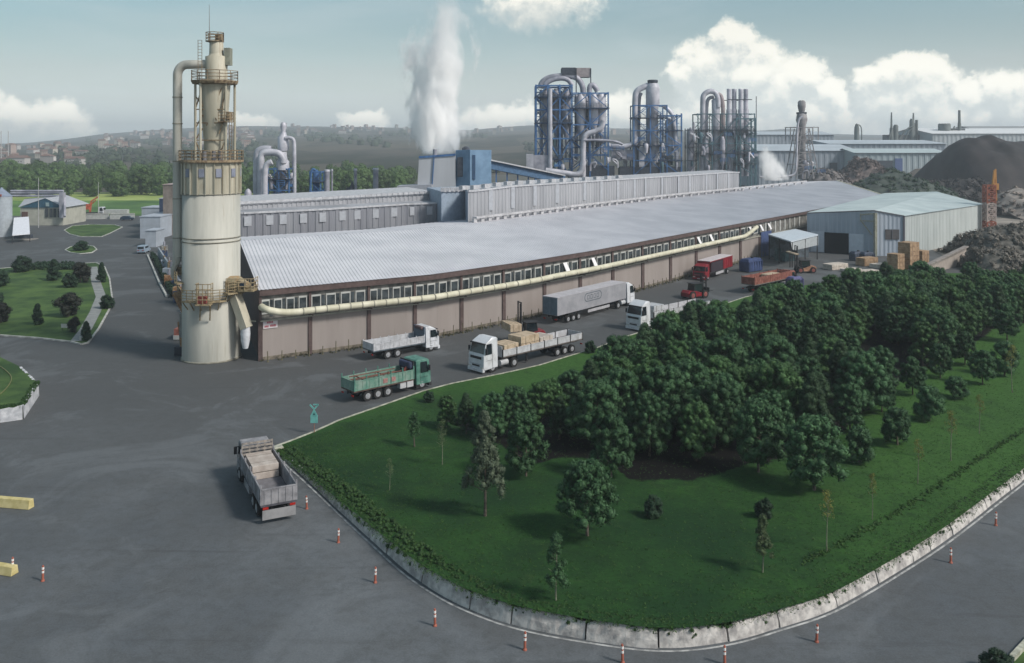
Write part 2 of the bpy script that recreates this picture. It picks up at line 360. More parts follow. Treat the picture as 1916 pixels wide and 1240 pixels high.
for _ in range(3): lv[1:-1, 1:-1] = (lv[:-2, 1:-1] + lv[2:, 1:-1] + lv[1:-1, :-2] + lv[1:-1, 2:] + lv[1:-1, 1:-1] * 2) / 6
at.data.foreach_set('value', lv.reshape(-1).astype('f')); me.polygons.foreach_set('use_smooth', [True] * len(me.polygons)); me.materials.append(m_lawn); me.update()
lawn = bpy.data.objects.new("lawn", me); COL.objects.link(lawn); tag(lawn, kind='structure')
if me.polygons[500].normal.z < 0: me.flip_normals()

# painted edge line round the lawn
m_paint = M("road_paint", (.26, .27, .28), var=.3, scale=1.5, col2=(.50, .51, .51))
mb = MB(); la, lb = offset(line, -.07), offset(line, .06)
mb.add([(p.x, p.y, .008) for q in zip(la, lb) for p in q], [(2 * i, 2 * i + 2, 2 * i + 3, 2 * i + 1) for i in range(len(la) - 1)])
tag(mb.build("road_edge_line", m_paint), kind='structure')

# broken rock-faced wall under the lawn rim: slabs with gaps
m_rock = M("pale_limestone", (.36, .345, .34), var=.2, scale=1.6, col2=(.56, .54, .52), bump=.8, bscale=3.5, rough=.9)
wall = Thing("retaining_wall", "low pale stone retaining wall curving round the lawn above the road", "wall", wallb[40])
s0 = 1.2; r = random.Random(3)
while s0 < Lw[-1] - 3:
    ln = r.uniform(2.2, 4.6); n = int(ln / .22); mb = MB(); vs = []; off = r.uniform(-.04, .05)
    for k in range(n + 1):
        t = (s0 + .05 + (ln - .1) * k / n) / Lw[-1]; a = poly_at(wallb, Lw, t); b = poly_at(wallb, Lw, min(1, t + .002)); tt = (b - a).normalized() if (b - a).length > 1e-4 else Vector((1, 0, 0)); nn = Vector((-tt.y, tt.x, 0))
        h = rim_h(a); e = min(k, n - k) / n; hh = max(.1, h * (0.70 + .18 * min(1, e * 6)) + r.uniform(-.09, .08)) + .05
        for d, z in ((off - .10, -.05), (off - .02 + r.uniform(-.03, .03), hh * .45), (off + .10 + r.uniform(-.02, .02), hh * .9), (off + .20, hh), (off + .34, hh - .22), (off + .34, -.05)): p = a + nn * d; vs.append((p.x, p.y, z))
    m = 6; fs = [(i * m + j, (i + 1) * m + j, (i + 1) * m + j + 1, i * m + j + 1) for i in range(n) for j in range(m - 1)]
    fs += [tuple(range(m))[::-1], tuple(n * m + j for j in range(m))]
    mb.add(vs, fs); wall.part("wall_segment", mb, m_rock); s0 += ln
# kerb along the yard side of the lawn, pale where it is bare
m_kerb = M("kerb_concrete", (.33, .33, .27), var=.3, scale=2.0, col2=(.5, .5, .42))
kp = [p for p in top[:16]]; ka, kb = offset(kp, .05), offset(kp, .25); mb = MB()
for z0, (P, Q) in enumerate(((ka, kb),)):
    vs = []
    for p, q in zip(P, Q): vs += [(p.x, p.y, -.02), (p.x, p.y, .15), (q.x, q.y, .15), (q.x, q.y, -.02)]
    mb.add(vs, [(i * 4 + j, (i + 1) * 4 + j, (i + 1) * 4 + (j + 1) % 4, i * 4 + (j + 1) % 4) for i in range(len(P) - 1) for j in range(4)] + [(0, 1, 2, 3), tuple(len(vs) - 4 + j for j in (3, 2, 1, 0))])
tag(mb.build("kerb", m_kerb), kind='structure')
mb = MB(); mb.box((G(514, 842).x + .25, G(514, 842).y + .1, .14), (.75, .6, .28), rz=.5)
o = mb.build("kerb_block", m_kerb, origin=G(514, 842), bevel=.05); tag(o, "pale yellowish concrete block at the pointed corner of the lawn", "kerb block")

# ---------------------------------------------------------------- long warehouse
HE, HR = 8.1, 10.75
EAVE = [(487, 542), (560, 535), (637, 528), (738, 519), (800, 513.5), (880, 502.5), (960, 491.5), (1100, 469.5), (1240, 443.5), (1380, 417.8), (1480, 400), (1570, 383), (1655, 367)]
def eave_y(px): return float(np.interp(px, [p[0] for p in EAVE], [p[1] for p in EAVE]))
def eW(px, h=0.0, d=0.0):
    """point on the front wall line seen at photo column px, height h, d metres out from the wall"""
    p = G(px, eave_y(px), HE); q = G(px + 6, eave_y(px + 6), HE) if px < 1640 else G(px - 6, eave_y(px - 6), HE)
    t = (q - p).normalized() * (1 if px < 1640 else -1); n = Vector((t.y, -t.x, 0)); r_ = p + n * d; r_.z = h; return r_
RIDGE = [(451, 450), (600, 440), (765, 430), (885, 416.5), (960, 407), (1100, 389), (1240, 372), (1380, 357), (1505, 343.5), (1566, 338)]
FAC1 = [(451, 436), (603, 427), (765, 414), (888, 409)]
m_roof = M("pale_roof_sheet", (.55, .555, .60), rough=.6, var=.08, scale=.12, col2=(.62, .62, .66), streak=False)
m_pink = M("pink_beige_panel", (.285, .25, .235), var=.05, scale=.35, col2=(.31, .275, .26), streak=True, bump=.1)
m_brown = M("brown_red_steel", (.085, .058, .056), var=.15, scale=1.5, col2=(.11, .078, .074))
m_glass = M("dark_window_glass", (.025, .032, .038), rough=.18, var=.4, scale=.8, col2=(.065, .08, .09), spec=.6)
m_wfr = M("white_window_frame", (.42, .43, .42), var=.1)
m_cream = M("cream_paint", (.52, .50, .38), var=.10, scale=.5, col2=(.62, .60, .48), rough=.55, streak=True)
m_ledge = M("ledge_beige", (.36, .35, .30), var=.15)
m_grim = M("grey_clerestory_wall", (.12, .12, .115), var=.3, scale=1.1, col2=(.22, .215, .20))
m_stain = M("stained_base", (.11, .095, .075), var=.35, scale=1.5, col2=(.22, .19, .15))
def wpx(p): return CX + p.x * F / p.y
wh = Thing("warehouse", "very long warehouse with pale ribbed roof and pink beige panel wall behind the trucks", "warehouse", eW(900))
E_roof = [eW(x, HE + .02, .45) for x in np.linspace(484, 1655, 60)]
R_line = [G(x, float(np.interp(x, [p[0] for p in RIDGE], [p[1] for p in RIDGE])), HR) for x in np.linspace(448, 1566, 60)]
mb = MB(); ruled(mb, E_roof, R_line, .46, .05, nrm=(0, 0, 1)); wh.part("roof", mb, m_roof)
# back slope from the ridge down to the raised building behind
B_line = [p + Vector((-.75, .66, 0)) * 9.5 - Vector((0, 0, .5)) for p in R_line]
mb = MB(); ruled(mb, R_line, B_line, 1.2, .04, nrm=(0, 0, 1)); wh.part("back_roof", mb, m_roof)
mb = MB(); P0, P1 = E_roof[-1], R_line[-1]   # far end gable with its yellowish trim
mb.add([(P0.x, P0.y, 0), (P0.x, P0.y, HE), tuple(P1), (B_line[-1].x, B_line[-1].y, B_line[-1].z), (B_line[-1].x, B_line[-1].y, 0)], [(0, 1, 2, 3, 4)]); mb.beam(P0 + Vector((0, 0, .12)), P1 + Vector((0, 0, .12)), .3, .25, 0)
wh.part("end_gable", mb, m_cream)
PIL = [487, 580, 690, 776, 863, 942, 1018, 1085, 1146, 1202, 1254, 1302, 1346, 1385, 1421]
def wallquad(mb, x0, x1, z0, z1, d, m=0, n=3, back=.12):
    xs = np.linspace(x0, x1, n + 1)
    for a, b in zip(xs, xs[1:]):
        p, q = eW(a, z0, d), eW(b, z0, d); P, Q = eW(a, z1, d), eW(b, z1, d); i0, i1, I0, I1 = eW(a, z0, d - back), eW(b, z0, d - back), eW(a, z1, d - back), eW(b, z1, d - back)
        mb.add([p, q, Q, P, i0, i1, I1, I0], [(0, 1, 2, 3), (3, 2, 6, 7), (4, 5, 1, 0), (5, 4, 7, 6)] + ([(4, 0, 3, 7)] if a == x0 else []) + ([(1, 5, 6, 2)] if b == x1 else []), m)
HL = 4.45
for a, b in zip(PIL, PIL[1:]):
    mb = MB(); wallquad(mb, a, b, 0, HL, 0, 0, 2); wallquad(mb, a, b, 0, .42, .035, 1, 2); wh.part("wall_panel", mb, [m_pink, m_stain])
mb = MB(); wallquad(mb, 1421, 1655, 0, HL, 0, 0, 5); wh.part("wall_panel", mb, m_pink)
for x in PIL:
    wid = .55 * F / eW(x).y; mb = MB(); wallquad(mb, x - wid * .4, x + wid * .4, 0, HL + .02, .16, 0, 1); wh.part("pilaster", mb, m_brown)
mb = MB(); wallquad(mb, 487, 1655, HL, HL + .14, .22, 0, 40, .3); wh.part("ledge", mb, m_ledge)
mb = MB(); wallquad(mb, 487, 1655, HL, 7.5, -.12, 0, 40); wh.part("clerestory_wall", mb, m_grim)
mb = MB(); wallquad(mb, 485, 1655, 7.42, HE - .02, .35, 0, 50, .5); wh.part("fascia", mb, m_brown)
r = random.Random(5)
for bi in range(len(PIL) - 1):
    a, b = PIL[bi], PIL[bi + 1]; nw = 4 if b - a > 38 else 3
    for k in range(nw):
        x0 = a + (b - a) * (k + .16) / nw; x1 = a + (b - a) * (k + .70) / nw; z0, z1 = HL + 1.0, 6.72
        mb = MB(); wallquad(mb, x0, x1, z0, z1, -.04, 0, 1, .06); w = wh.part("window", mb, m_glass)
        mb = MB(); f = (x1 - x0) * .11
        wallquad(mb, x0 - f, x0, z0 - .2, z1 + .2, 0, 0, 1); wallquad(mb, x1, x1 + f, z0 - .2, z1 + .2, 0, 0, 1); wallquad(mb, x0, x1, z0 - .2, z0, 0, 0, 1); wallquad(mb, x0, x1, z1, z1 + .2, 0, 0, 1)
        fr = wh.part("window_frame", mb, m_wfr, parent=w)
        mb = MB(); wallquad(mb, x1 + f * 1.6, a + (b - a) * (k + 1.08) / nw - f, z0 - .5, z1 + .1, -.05, 0, 1, .06)
        wh.part("glass_pane", mb, m_glass)
    wid = .35 * F / eW(a).y; mb = MB(); wallquad(mb, a - wid * .4, a + wid * .4, HL + .14, 7.45, .08, 0, 1); wh.part("upper_pilaster", mb, m_brown)
for x in np.arange(1432, 1500, 9.0):
    mb = MB(); wallquad(mb, x, x + 2.0, HL + .3, 7.2, 0, 0, 1); wh.part("window_mullion", mb, m_wfr)
# white propped-open sashes
for x in (1056, 1108, 1305, 1328, 1402, 1422, 1437):
    p = eW(x, 6.9, .1); q = eW(x, 5.7, .75); t = (eW(x + 3) - eW(x)).normalized() * .45; mb = MB(); mb.add([p - t, p + t, q + t, q - t, p - t + Vector((0, 0, .05)), p + t + Vector((0, 0, .05)), q + t + Vector((0, 0, .05)), q - t + Vector((0, 0, .05))], [(0, 1, 2, 3), (7, 6, 5, 4), (0, 4, 5, 1), (2, 6, 7, 3)])
    wh.part("open_sash", mb, M("white_sash", (.7, .7, .72), var=.05))
# side wall beyond the corner, behind the silo
c0, c1 = eW(487, 0), Vector((G(451, 450, HR).x - 6, G(451, 450, HR).y + 8, 0))
mb = MB(); c1b = Vector((R_line[0].x, R_line[0].y, 0)); mb.add([(c1b.x, c1b.y, 0), (c0.x, c0.y, 0), (c0.x, c0.y, HE), (c1b.x, c1b.y, HR)], [(0, 1, 2, 3)]); cb2 = B_line[0]
mb.add([(cb2.x, cb2.y, 0), (c1b.x, c1b.y, 0), (c1b.x, c1b.y, HR), tuple(cb2)], [(0, 1, 2, 3)])
wh.part("side_wall", mb, m_brown)
# ridge vent running along the right half
mb = MB(); xs = np.linspace(888, 1508, 90)
def ridge_p(x, dz=0): p = G(x, float(np.interp(x, [q[0] for q in RIDGE], [q[1] for q in RIDGE])), HR); p.z += dz; return p
vp = [ridge_p(x) for x in xs]
for a, b in zip(vp, vp[1:]): mb.beam(a + Vector((0, 0, .85)), b + Vector((0, 0, .85)), .9, .35, 0)
for i, p in enumerate(vp[::2]): mb.box((p.x, p.y, p.z + .35), (.8, .5, .75), 0, R(48))
wh.part("ridge_vent", mb, M("vent_grey", (.42, .42, .44), var=.2, scale=1))

# cream pipe along the wall
pp = [eW(489, 6.15, .1), eW(489, 6.1, .9), eW(497, 5.9, 1.35), eW(512, 5.62, 1.25), eW(530, 5.4, 1.1), eW(550, 5.3, 1.0)] + [eW(x, 5.32 + .1 * (x > 1000), 1.0) for x in np.linspace(580, 1385, 26)] + [eW(1394, 5.9, 1.0), eW(1404, 6.5, .9), eW(1412, 6.7, .5), eW(1415, 6.7, -.1)]
pipe = Thing("wall_pipe", "long fat cream duct pipe running along the warehouse wall under the windows", "pipe", pp[3])
mb = MB(); mb.tube(pp, .40, 14); pipe.part("duct", mb, m_cream)
for x in np.arange(560, 1390, 22.0):
    mb = MB(); a, b = eW(x, 5.32, 1.0), eW(x + .9, 5.32, 1.0); mb.tube([a, a + (b - a).normalized() * .12], .435, 14); pipe.part("flange", mb, M("grey_flange", (.25, .24, .2)))
for x in PIL[1:-2]:
    mb = MB(); mb.beam(eW(x, 5.35, 1.0), eW(x, 4.7, .1), .1); mb.beam(eW(x, 4.75, 1.1), eW(x, 4.75, .05), .1); pipe.part("bracket", mb, m_brown)

# short steel posts at the wall foot
m_post = M("weathered_post", (.13, .12, .07), var=.3)
mb = MB(); mb.cyl((0, 0, -.05), (0, 0, 1.15), .06, .05, 6); mb.cyl((0, 0, -.02), (0, 0, .05), .14, .14, 6); p0 = mb.build("wall_post", m_post); xs = []; L = arclen([eW(x, 0, .9) for x in range(487, 1430, 2)]); PP = [eW(x, 0, .9) for x in range(487, 1430, 2)]
n = int(L[-1] / 1.62)
for i in range(n):
    p = poly_at(PP, L, (i + .35) / n); px = wpx(p)
    if 940 < px < 1190 and (1015 < px < 1165): continue
    o = p0 if i == 0 else p0.copy()
    if i: COL.objects.link(o)
    o.location = p; o.rotation_euler = (random.uniform(-.05, .05), random.uniform(-.05, .05), 0); o.scale = (1, 1, random.uniform(.8, 1.2))
    tag(o, "short thin weathered steel post standing at the foot of the pink beige wall", "post", "steel posts along the warehouse wall")
# sign on the wall by the corner: white board, two rows of small red lettering (illegible in the photo)
sg = Thing("wall_sign", "small white board with two rows of red lettering on the warehouse wall corner", "sign", eW(505, 3.9))
mb = MB(); wallquad(mb, 492, 519, 3.62, 4.52, .10, 0, 1, .06); sg.part("board", mb, M("sign_white", (.62, .58, .60), var=.05))
mb = MB(); r = random.Random(11)
for x0, x1, z0, z1, n in ((499, 511, 4.18, 4.42, 4), (494.5, 502.5, 3.75, 3.98, 3), (505, 516.5, 3.78, 4.02, 5)):
    for k in range(n):
        a = x0 + (x1 - x0) * k / n; b = a + (x1 - x0) / n * .72; mth = (b - a) * .32
        wallquad(mb, a, a + mth, z0, z1, .125, 0, 1, .02); wallquad(mb, b - mth, b, z0, z1, .125, 0, 1, .02); wallquad(mb, a + mth, b - mth, (z0 + z1) / 2 - .03, (z0 + z1) / 2 + .03, .125, 0, 1, .02)
        if k % 2: wallquad(mb, a + mth, b - mth, z1 - .05, z1, .125, 0, 1, .02)
sg.part("lettering", mb, M("sign_red", (.42, .04, .07)))

# ---------------------------------------------------------------- taller buildings behind the warehouse ridge
m_fac = M("grey_cladding", (.20, .21, .245), var=.10, scale=.3, col2=(.24, .25, .28), streak=True)
m_facl = M("pale_light_panel", (.36, .38, .42), var=.08)
m_cap = M("pale_coping", (.42, .43, .46), var=.15)
m_fac2 = M("pale_upper_cladding", (.30, .31, .34), var=.1, scale=.3, col2=(.36, .37, .40), streak=True)
def line_px(pts, h, xs):
    return [G(x, float(np.interp(x, [p[0] for p in pts], [p[1] for p in pts])), h) for x in xs]
b1 = Thing("lower_production_hall", "grey ribbed production hall with a row of pale square panels behind the left warehouse roof", "factory hall", G(660, 425, 10))
xs = np.linspace(440, 888, 30); f1 = line_px(FAC1, 10.3, xs); f1b = [Vector((p.x, p.y, 9.6)) for p in f1]; f1t = [Vector((p.x, p.y, 13.5)) for p in f1]
mb = MB(); ruled(mb, f1b, f1t, 1.25, .12, nrm=(.6, -.8, 0)); b1.part("facade", mb, m_fac)
mb = MB()
for a, b in zip(f1t, f1t[1:]): mb.beam(a, b, .5, .3)
b1.part("coping", mb, m_cap)
mb = MB(); back = [p + Vector((-5, 9, 0)) for p in f1t]; ruled(mb, f1t, back, 2, .02, nrm=(0, 0, 1)); b1.part("roof", mb, M("hall_roof", (.30, .31, .34), var=.2, scale=.2))
mb = MB(); mb.beam(f1b[0], f1t[0], .2, .2); 
for x in (463, 504, 529, 567, 603, 640, 668, 702, 737, 771, 803, 834, 870):
    y = float(np.interp(x, [p[0] for p in FAC1], [p[1] for p in FAC1])); p = G(x, y, 10.3); tdir = Vector((.8, .6, 0)); mb = MB(); q = Vector((p.x, p.y, 0)) + Vector((.6, -.8, 0)) * .2
    a, b = q - tdir * .6, q + tdir * .6; mb.add([(a.x, a.y, 11.4), (b.x, b.y, 11.4), (b.x, b.y, 12.95), (a.x, a.y, 12.95)], [(0, 1, 2, 3)]); a, b = a + Vector((-.05, .07, 0)), b + Vector((-.05, .07, 0)); mb.add([(a.x, a.y, 11.4), (b.x, b.y, 11.4), (b.x, b.y, 12.95), (a.x, a.y, 12.95)], [(3, 2, 1, 0)])
    b1.part("light_panel", mb, m_facl)
b2 = Thing("sawtooth_roof_hall", "low hall with a notched pale roof edge just behind the grey ribbed facade", "factory hall", G(640, 372, 14))
xs = np.linspace(440, 830, 40); f2 = [A(x, 383 - (x - 440) * .058, 148 + (x - 440) * .065) for x in xs]
f2b = [Vector((p.x, p.y, 12.2)) for p in f2]; mb = MB(); ruled(mb, f2b, f2, .9, .1, nrm=(.6, -.8, 0)); b2.part("facade", mb, m_fac2)
mb = MB()
for a, b in zip(f2, f2[1:]): mb.beam(a, b, .5, .22)
for i, p in enumerate(f2[1:]): mb.box((p.x, p.y, p.z + .3), (1.7, .8, .45), 0, R(40))
b2.part("notched_coping", mb, m_cap)
mb = MB(); ruled(mb, f2, [p + Vector((-9, 16, .3)) for p in f2], 2, .02, nrm=(0, 0, 1)); b2.part("roof", mb, m_cap)
b3 = Thing("main_press_hall", "tall grey cladding press hall with pale vertical strips behind the ridge vent", "factory hall", G(1140, 380, 10))
xs = np.linspace(888, 1392, 50); f3b = [ridge_p(x, -.6) + Vector((-.75, .66, 0)) * 1.6 for x in xs]
T3 = [(888, 357), (960, 348), (1182, 334), (1300, 326.5), (1379, 321.5), (1392, 324)]
f3t = [Vector((p.x, p.y, H - (float(np.interp(wpx(p), [q[0] for q in T3], [q[1] for q in T3])) - YH) * p.y / F)) for p in f3b]
mb = MB(); ruled(mb, f3b, f3t, 1.1, .1, nrm=(.75, -.66, 0)); b3.part("facade", mb, m_fac2)
mb = MB()
for a, b in zip(f3t, f3t[1:]): mb.beam(a, b, .5, .3)
b3.part("coping", mb, m_cap)
for x in (913, 955, 1000, 1045, 1088, 1122, 1152, 1181, 1210, 1241, 1268, 1294, 1319, 1343, 1366):
    k = int(np.argmin([abs(wpx(p) - x) for p in f3b])); p, q = f3b[k], f3t[k]; n_ = Vector((.75, -.66, 0)) * .22; td = Vector((.66, .75, 0)) * (.55 if x < 1100 else .45); z1 = q.z - .2; z0 = p.z + (2.2 if x < 1100 else .9); mb = MB()
    for s_ in (0, 1): a, b = p + n_ - td - n_ * .3 * s_, p + n_ + td - n_ * .3 * s_; mb.add([(a.x, a.y, z0), (b.x, b.y, z0), (b.x, b.y, z1), (a.x, a.y, z1)], [(0, 1, 2, 3)])
    b3.part("light_strip", mb, m_facl)
mb = MB(); bk = [p + Vector((-1.5, 14, .2)) for p in f3t]; ruled(mb, f3t, bk, 2, .03, nrm=(0, 0, 1)); b3.part("roof", mb, m_cap)
mb = MB(); a, b = f3b[0], bk[0]; mb.add([(b.x, b.y, 8), (a.x, a.y, 8), tuple(f3t[0]), tuple(b)], [(0, 1, 2, 3)]); b3.part("end_wall", mb, M("pale_blue_cladding", (.26, .32, .40), var=.1))
mb = MB(); a, b = f3b[-1], bk[-1]; mb.add([(a.x, a.y, 8), (b.x, b.y, 8), tuple(b), tuple(f3t[-1])], [(0, 1, 2, 3)]); b3.part("end_wall", mb, m_fac2)
for p in [p for p in f3t if 820 < wpx(p) < 1180][::2]:
    mb = MB(); mb.box((p.x - .8, p.y + .7, p.z + .55), (1.5, .9, .7), 0, R(48)); b3.part("roof_vent", mb, m_cap)
b4 = Thing("notched_rear_roof", "low roof block with a notched dark edge left of the press hall beside the blue cabin", "factory hall", A(860, 370, 165))
mb = MB(); p, q = A(826, 378, 160), A(890, 374, 168); P, Q = A(826, 358, 160), A(890, 356, 168)
mb.add([(p.x, p.y, 8), (q.x, q.y, 8), (q.x, q.y, Q.z), (p.x, p.y, P.z), (p.x - 4, p.y + 14, 8), (q.x - 4, q.y + 14, 8), (q.x - 4, q.y + 14, Q.z), (p.x - 4, p.y + 14, P.z)], [(0, 1, 2, 3), (3, 2, 6, 7), (4, 0, 3, 7), (1, 5, 6, 2)]); b4.part("block_wall", mb, M("pale_blue_cladding", (.26, .32, .40)))
mb = MB()
for i in range(8): s_ = P.lerp(Q, (i + .3) / 8); mb.box((s_.x, s_.y, s_.z + .35), (1.2 / 1.6, 1, .7), 0)
mb.beam(P, Q, .4, .25); b4.part("notched_coping", mb, m_cap)
# ---------------------------------------------------------------- cream silo tower
SZ = F * H / (668 - YH); SX = (395.5 - CX) * SZ / F; SK = F / SZ      # SK = pixels per metre at the silo
def sh(py): return H - (py - YH) / SK
def sxx(px): return (px - CX) / SK
m_silo = M("silo_cream", (.38, .38, .345), rough=.5, var=.09, scale=.5, col2=(.47, .465, .42), streak=True)
m_silo2 = M("silo_yellow_cream", (.38, .36, .285), rough=.55, var=.12, scale=.6, col2=(.48, .455, .37), streak=True)
def add_runs(m, col, lo, amt, sc=(3.0, 3.0, .10)):
    """rust and dirt runs down a painted steel wall (stains with a shape of their own)"""
    t = NT(m.node_tree); p = m.node_tree.nodes['Principled BSDF']; src_ = p.inputs['Base Color'].links[0].from_socket
    tcn = t.node('ShaderNodeTexCoord'); mp = t.node('ShaderNodeMapping'); mp.inputs['Scale'].default_value = sc; t.L.new(tcn.outputs['Object'], mp.inputs[0])
    a = t.ramp(t.noise(mp.outputs[0], 1.0, 5, .7), lo, lo + .14); b = t.ramp(t.noise(tcn.outputs['Object'], .28, 3), .42, .6)
    t.L.new(t.mix(t.math('MULTIPLY', t.math('MULTIPLY', a, b), amt), src_, col), p.inputs['Base Color'])
add_runs(m_silo, (.20, .155, .09), .56, .55); add_runs(m_silo2, (.19, .125, .06), .52, .6); add_runs(m_pink, (.13, .105, .09), .58, .5, (1.6, 1.6, .10)); add_runs(m_fac2, (.15, .14, .13), .58, .4, (.8, .8, .1)); add_runs(m_cream, (.26, .22, .13), .6, .4, (1.5, 1.5, .5))
m_rust = M("rusty_platform_steel", (.16, .105, .065), var=.35, scale=2.5, col2=(.30, .235, .15))
m_rail = M("ochre_railing", (.27, .215, .13), var=.3, scale=2)
m_band = M("dark_ring", (.24, .23, .19), var=.2)
silo = Thing("silo_tower", "tall round cream silo with rusty platforms and a slim pipe tower on its top", "silo", (SX, SZ, 0))
def slab(z, r): return [(r, z)]
r0 = 52 / SK
mb = MB(); mb.lathe([(r0, 0), (r0, sh(362)), (r0 * .985, sh(362))], (SX, SZ), 64); silo.part("silo_body", mb, m_silo)
for py in (362, 443, 450):
    mb = MB(); mb.lathe([(r0 + .01, sh(py)), (r0 + .07, sh(py)), (r0 + .07, sh(py) + .12), (r0 + .01, sh(py) + .12)], (SX, SZ), 64); silo.part("ring_band", mb, m_band)
mb = MB(); mb.lathe([(r0 + .02, 0), (r0 + .14, 0), (r0 + .12, .16), (r0 + .02, .18)], (SX, SZ), 48); silo.part("base_ring", mb, m_band)
mb = MB(); mb.lathe([(r0 * .985, sh(362) + .01), (r0 * .985, sh(302))], (SX, SZ), 64)
silo.part("upper_panel_drum", mb, m_silo2)
for k in range(22):
    a = 2 * math.pi * k / 22; mb = MB(); c, s_ = math.cos(a), math.sin(a)
    mb.beam((SX + c * (r0 + .05), SZ + s_ * (r0 + .05), sh(362)), (SX + c * (r0 + .05), SZ + s_ * (r0 + .05), sh(304)), .14, .14); silo.part("vertical_rib", mb, m_silo2)
for k in range(22):
    a = 2 * math.pi * (k + .5) / 22
    if math.sin(a) < .25 and k % 2 == 0:
        c, s_ = math.cos(a), math.sin(a); mb = MB(); mb.box((SX + c * (r0 + .02), SZ + s_ * (r0 + .02), sh(322)), (.12, .62, .95), 0, a); silo.part("small_window", mb, M("silo_pane", (.22, .24, .31), rough=.3))
# deck on top of the drum
mb = MB(); mb.lathe([(r0 + .35, sh(303)), (r0 + .38, sh(299)), (.3, sh(299))], (SX, SZ), 48); silo.part("top_deck", mb, m_rust)
def ring(rad, z, a0=0, a1=360, n=40, cx=SX, cy=SZ): return [Vector((cx + rad * math.cos(R(a0 + (a1 - a0) * i / n)), cy + rad * math.sin(R(a0 + (a1 - a0) * i / n)), z)) for i in range(n + 1)]
mb = MB(); railing(mb, ring(r0 + .3, sh(299)), 1.1, .05, 1.1, 0, 2); silo.part("deck_railing", mb, m_rust)
# slim tower: tapered vessel inside four columns
TX, TY = sxx(402), SZ
mb = MB(); mb.lathe([(19 / SK, sh(299)), (20 / SK, sh(262)), (25 / SK, sh(205)), (28 / SK, sh(158))], (TX, TY), 40); silo.part("tapered_vessel", mb, m_silo2)
for dx_, dy_ in ((-29, -1.3), (-15, -2.1), (27, -1.3), (-27, 1.6), (29, 1.6)):
    mb = MB(); mb.cyl((TX + dx_ / SK, TY + dy_, sh(300)), (TX + dx_ / SK, TY + dy_, sh(156)), .15, .15, 8); silo.part("column", mb, m_silo2)
mb = MB()
for a, b in (((-29, 205), (-15, 160)), ((-29, 215), (-29, 206)), ((-29, 240), (-15, 215)), ((27, 165), (20, 205)), ((27, 215), (15, 250)), ((-29, 230), (27, 230)), ((-29, 285), (27, 285)), ((-29, 180), (-15, 200)), ((-29, 262), (-15, 240)), ((-29, 262), (-15, 295)), ((27, 262), (12, 295)), ((-15, 160), (10, 225)), ((20, 165), (-8, 235)), ((-29, 205), (27, 205)), ((-29, 262), (27, 262))):
    mb.beam((TX + a[0] / SK, TY - 1.3, sh(a[1])), (TX + b[0] / SK, TY - 1.3, sh(b[1])), .12)
silo.part("cross_bracing", mb, m_rust)
# round gallery platform
mb = MB(); mb.lathe([(1.0, sh(160)), (42 / SK, sh(157)), (44 / SK, sh(153)), (44 / SK, sh(151)), (1.0, sh(151))], (TX, TY), 10, smooth=False); silo.part("gallery", mb, m_rust)
mb = MB(); railing(mb, ring(43 / SK, sh(151), n=10, cx=TX, cy=TY), 1.1, .045, 1.4, 0, 2); silo.part("gallery_railing", mb, m_rust)
mb = MB(); mb.lathe([(20 / SK, sh(152)), (20 / SK, sh(106)), (14 / SK, sh(104)), (13 / SK, sh(100)), (12.5 / SK, sh(78)), (10 / SK, sh(76))], (sxx(405), TY), 32); silo.part("upper_drum", mb, m_silo2)
mb = MB(); mb.lathe([(.2, sh(79)), (17 / SK, sh(78)), (17 / SK, sh(76.5)), (.2, sh(76.5))], (sxx(402), TY), 12, smooth=False); railing(mb, ring(16.5 / SK, sh(76.5), n=10, cx=sxx(402), cy=TY), .95, .045, .9, 0, 2); silo.part("top_platform", mb, m_rust)
mb = MB(); mb.box((sxx(427), TY, sh(106)), (11 / SK, 1.0, 32 / SK)); silo.part("side_box", mb, M("grey_green_box", (.24, .25, .2), var=.2))
mb = MB(); mb.box((sxx(412), TY - .3, sh(70)), (12 / SK, .8, 12 / SK)); silo.part("winch_box", mb, m_rust)
mb = MB(); mb.cyl((sxx(392), TY, sh(80)), (sxx(391.5), TY, sh(8)), .05, .02, 6); silo.part("antenna", mb, M("antenna_grey", (.2, .2, .2)))
# ladder cage and small side landing
mb = MB(); lx = sxx(385)
for d in (-.22, .22): mb.beam((lx + d, TY - 1.9, sh(152)), (lx + d, TY - 1.9, sh(78)), .05)
for z in np.arange(sh(152), sh(78), .35): mb.beam((lx - .22, TY - 1.9, z), (lx + .22, TY - 1.9, z), .04)
silo.part("ladder", mb, m_rust)
mb = MB(); mb.box((sxx(428), TY - 1, sh(228)), (1.3, 1.6, .12)); railing(mb, [Vector((sxx(418), TY - 1.8, sh(228))), Vector((sxx(438), TY - 1.8, sh(228))), Vector((sxx(438), TY - .3, sh(228)))], 1.1, .045, .7); mb.box((sxx(435), TY - 1, sh(218)), (.4, .9, 1.0))
for z in np.arange(sh(300), sh(228), .4): mb.beam((sxx(434), TY - 1, z), (sxx(439), TY - 1, z), .05)
mb.beam((sxx(434), TY - 1, sh(300)), (sxx(434), TY - 1, sh(228)), .07); mb.beam((sxx(439), TY - 1, sh(300)), (sxx(439), TY - 1, sh(228)), .07)
silo.part("side_landing", mb, m_rust)
mb = MB()
for x in (395, 412, 424): mb.cyl((sxx(x), TY - 2.2, sh(299)), (sxx(x), TY - 2.2, sh(282)), .28, .2, 10)
silo.part("deck_pump", mb, M("deck_machine_grey", (.14, .14, .15), var=.3))
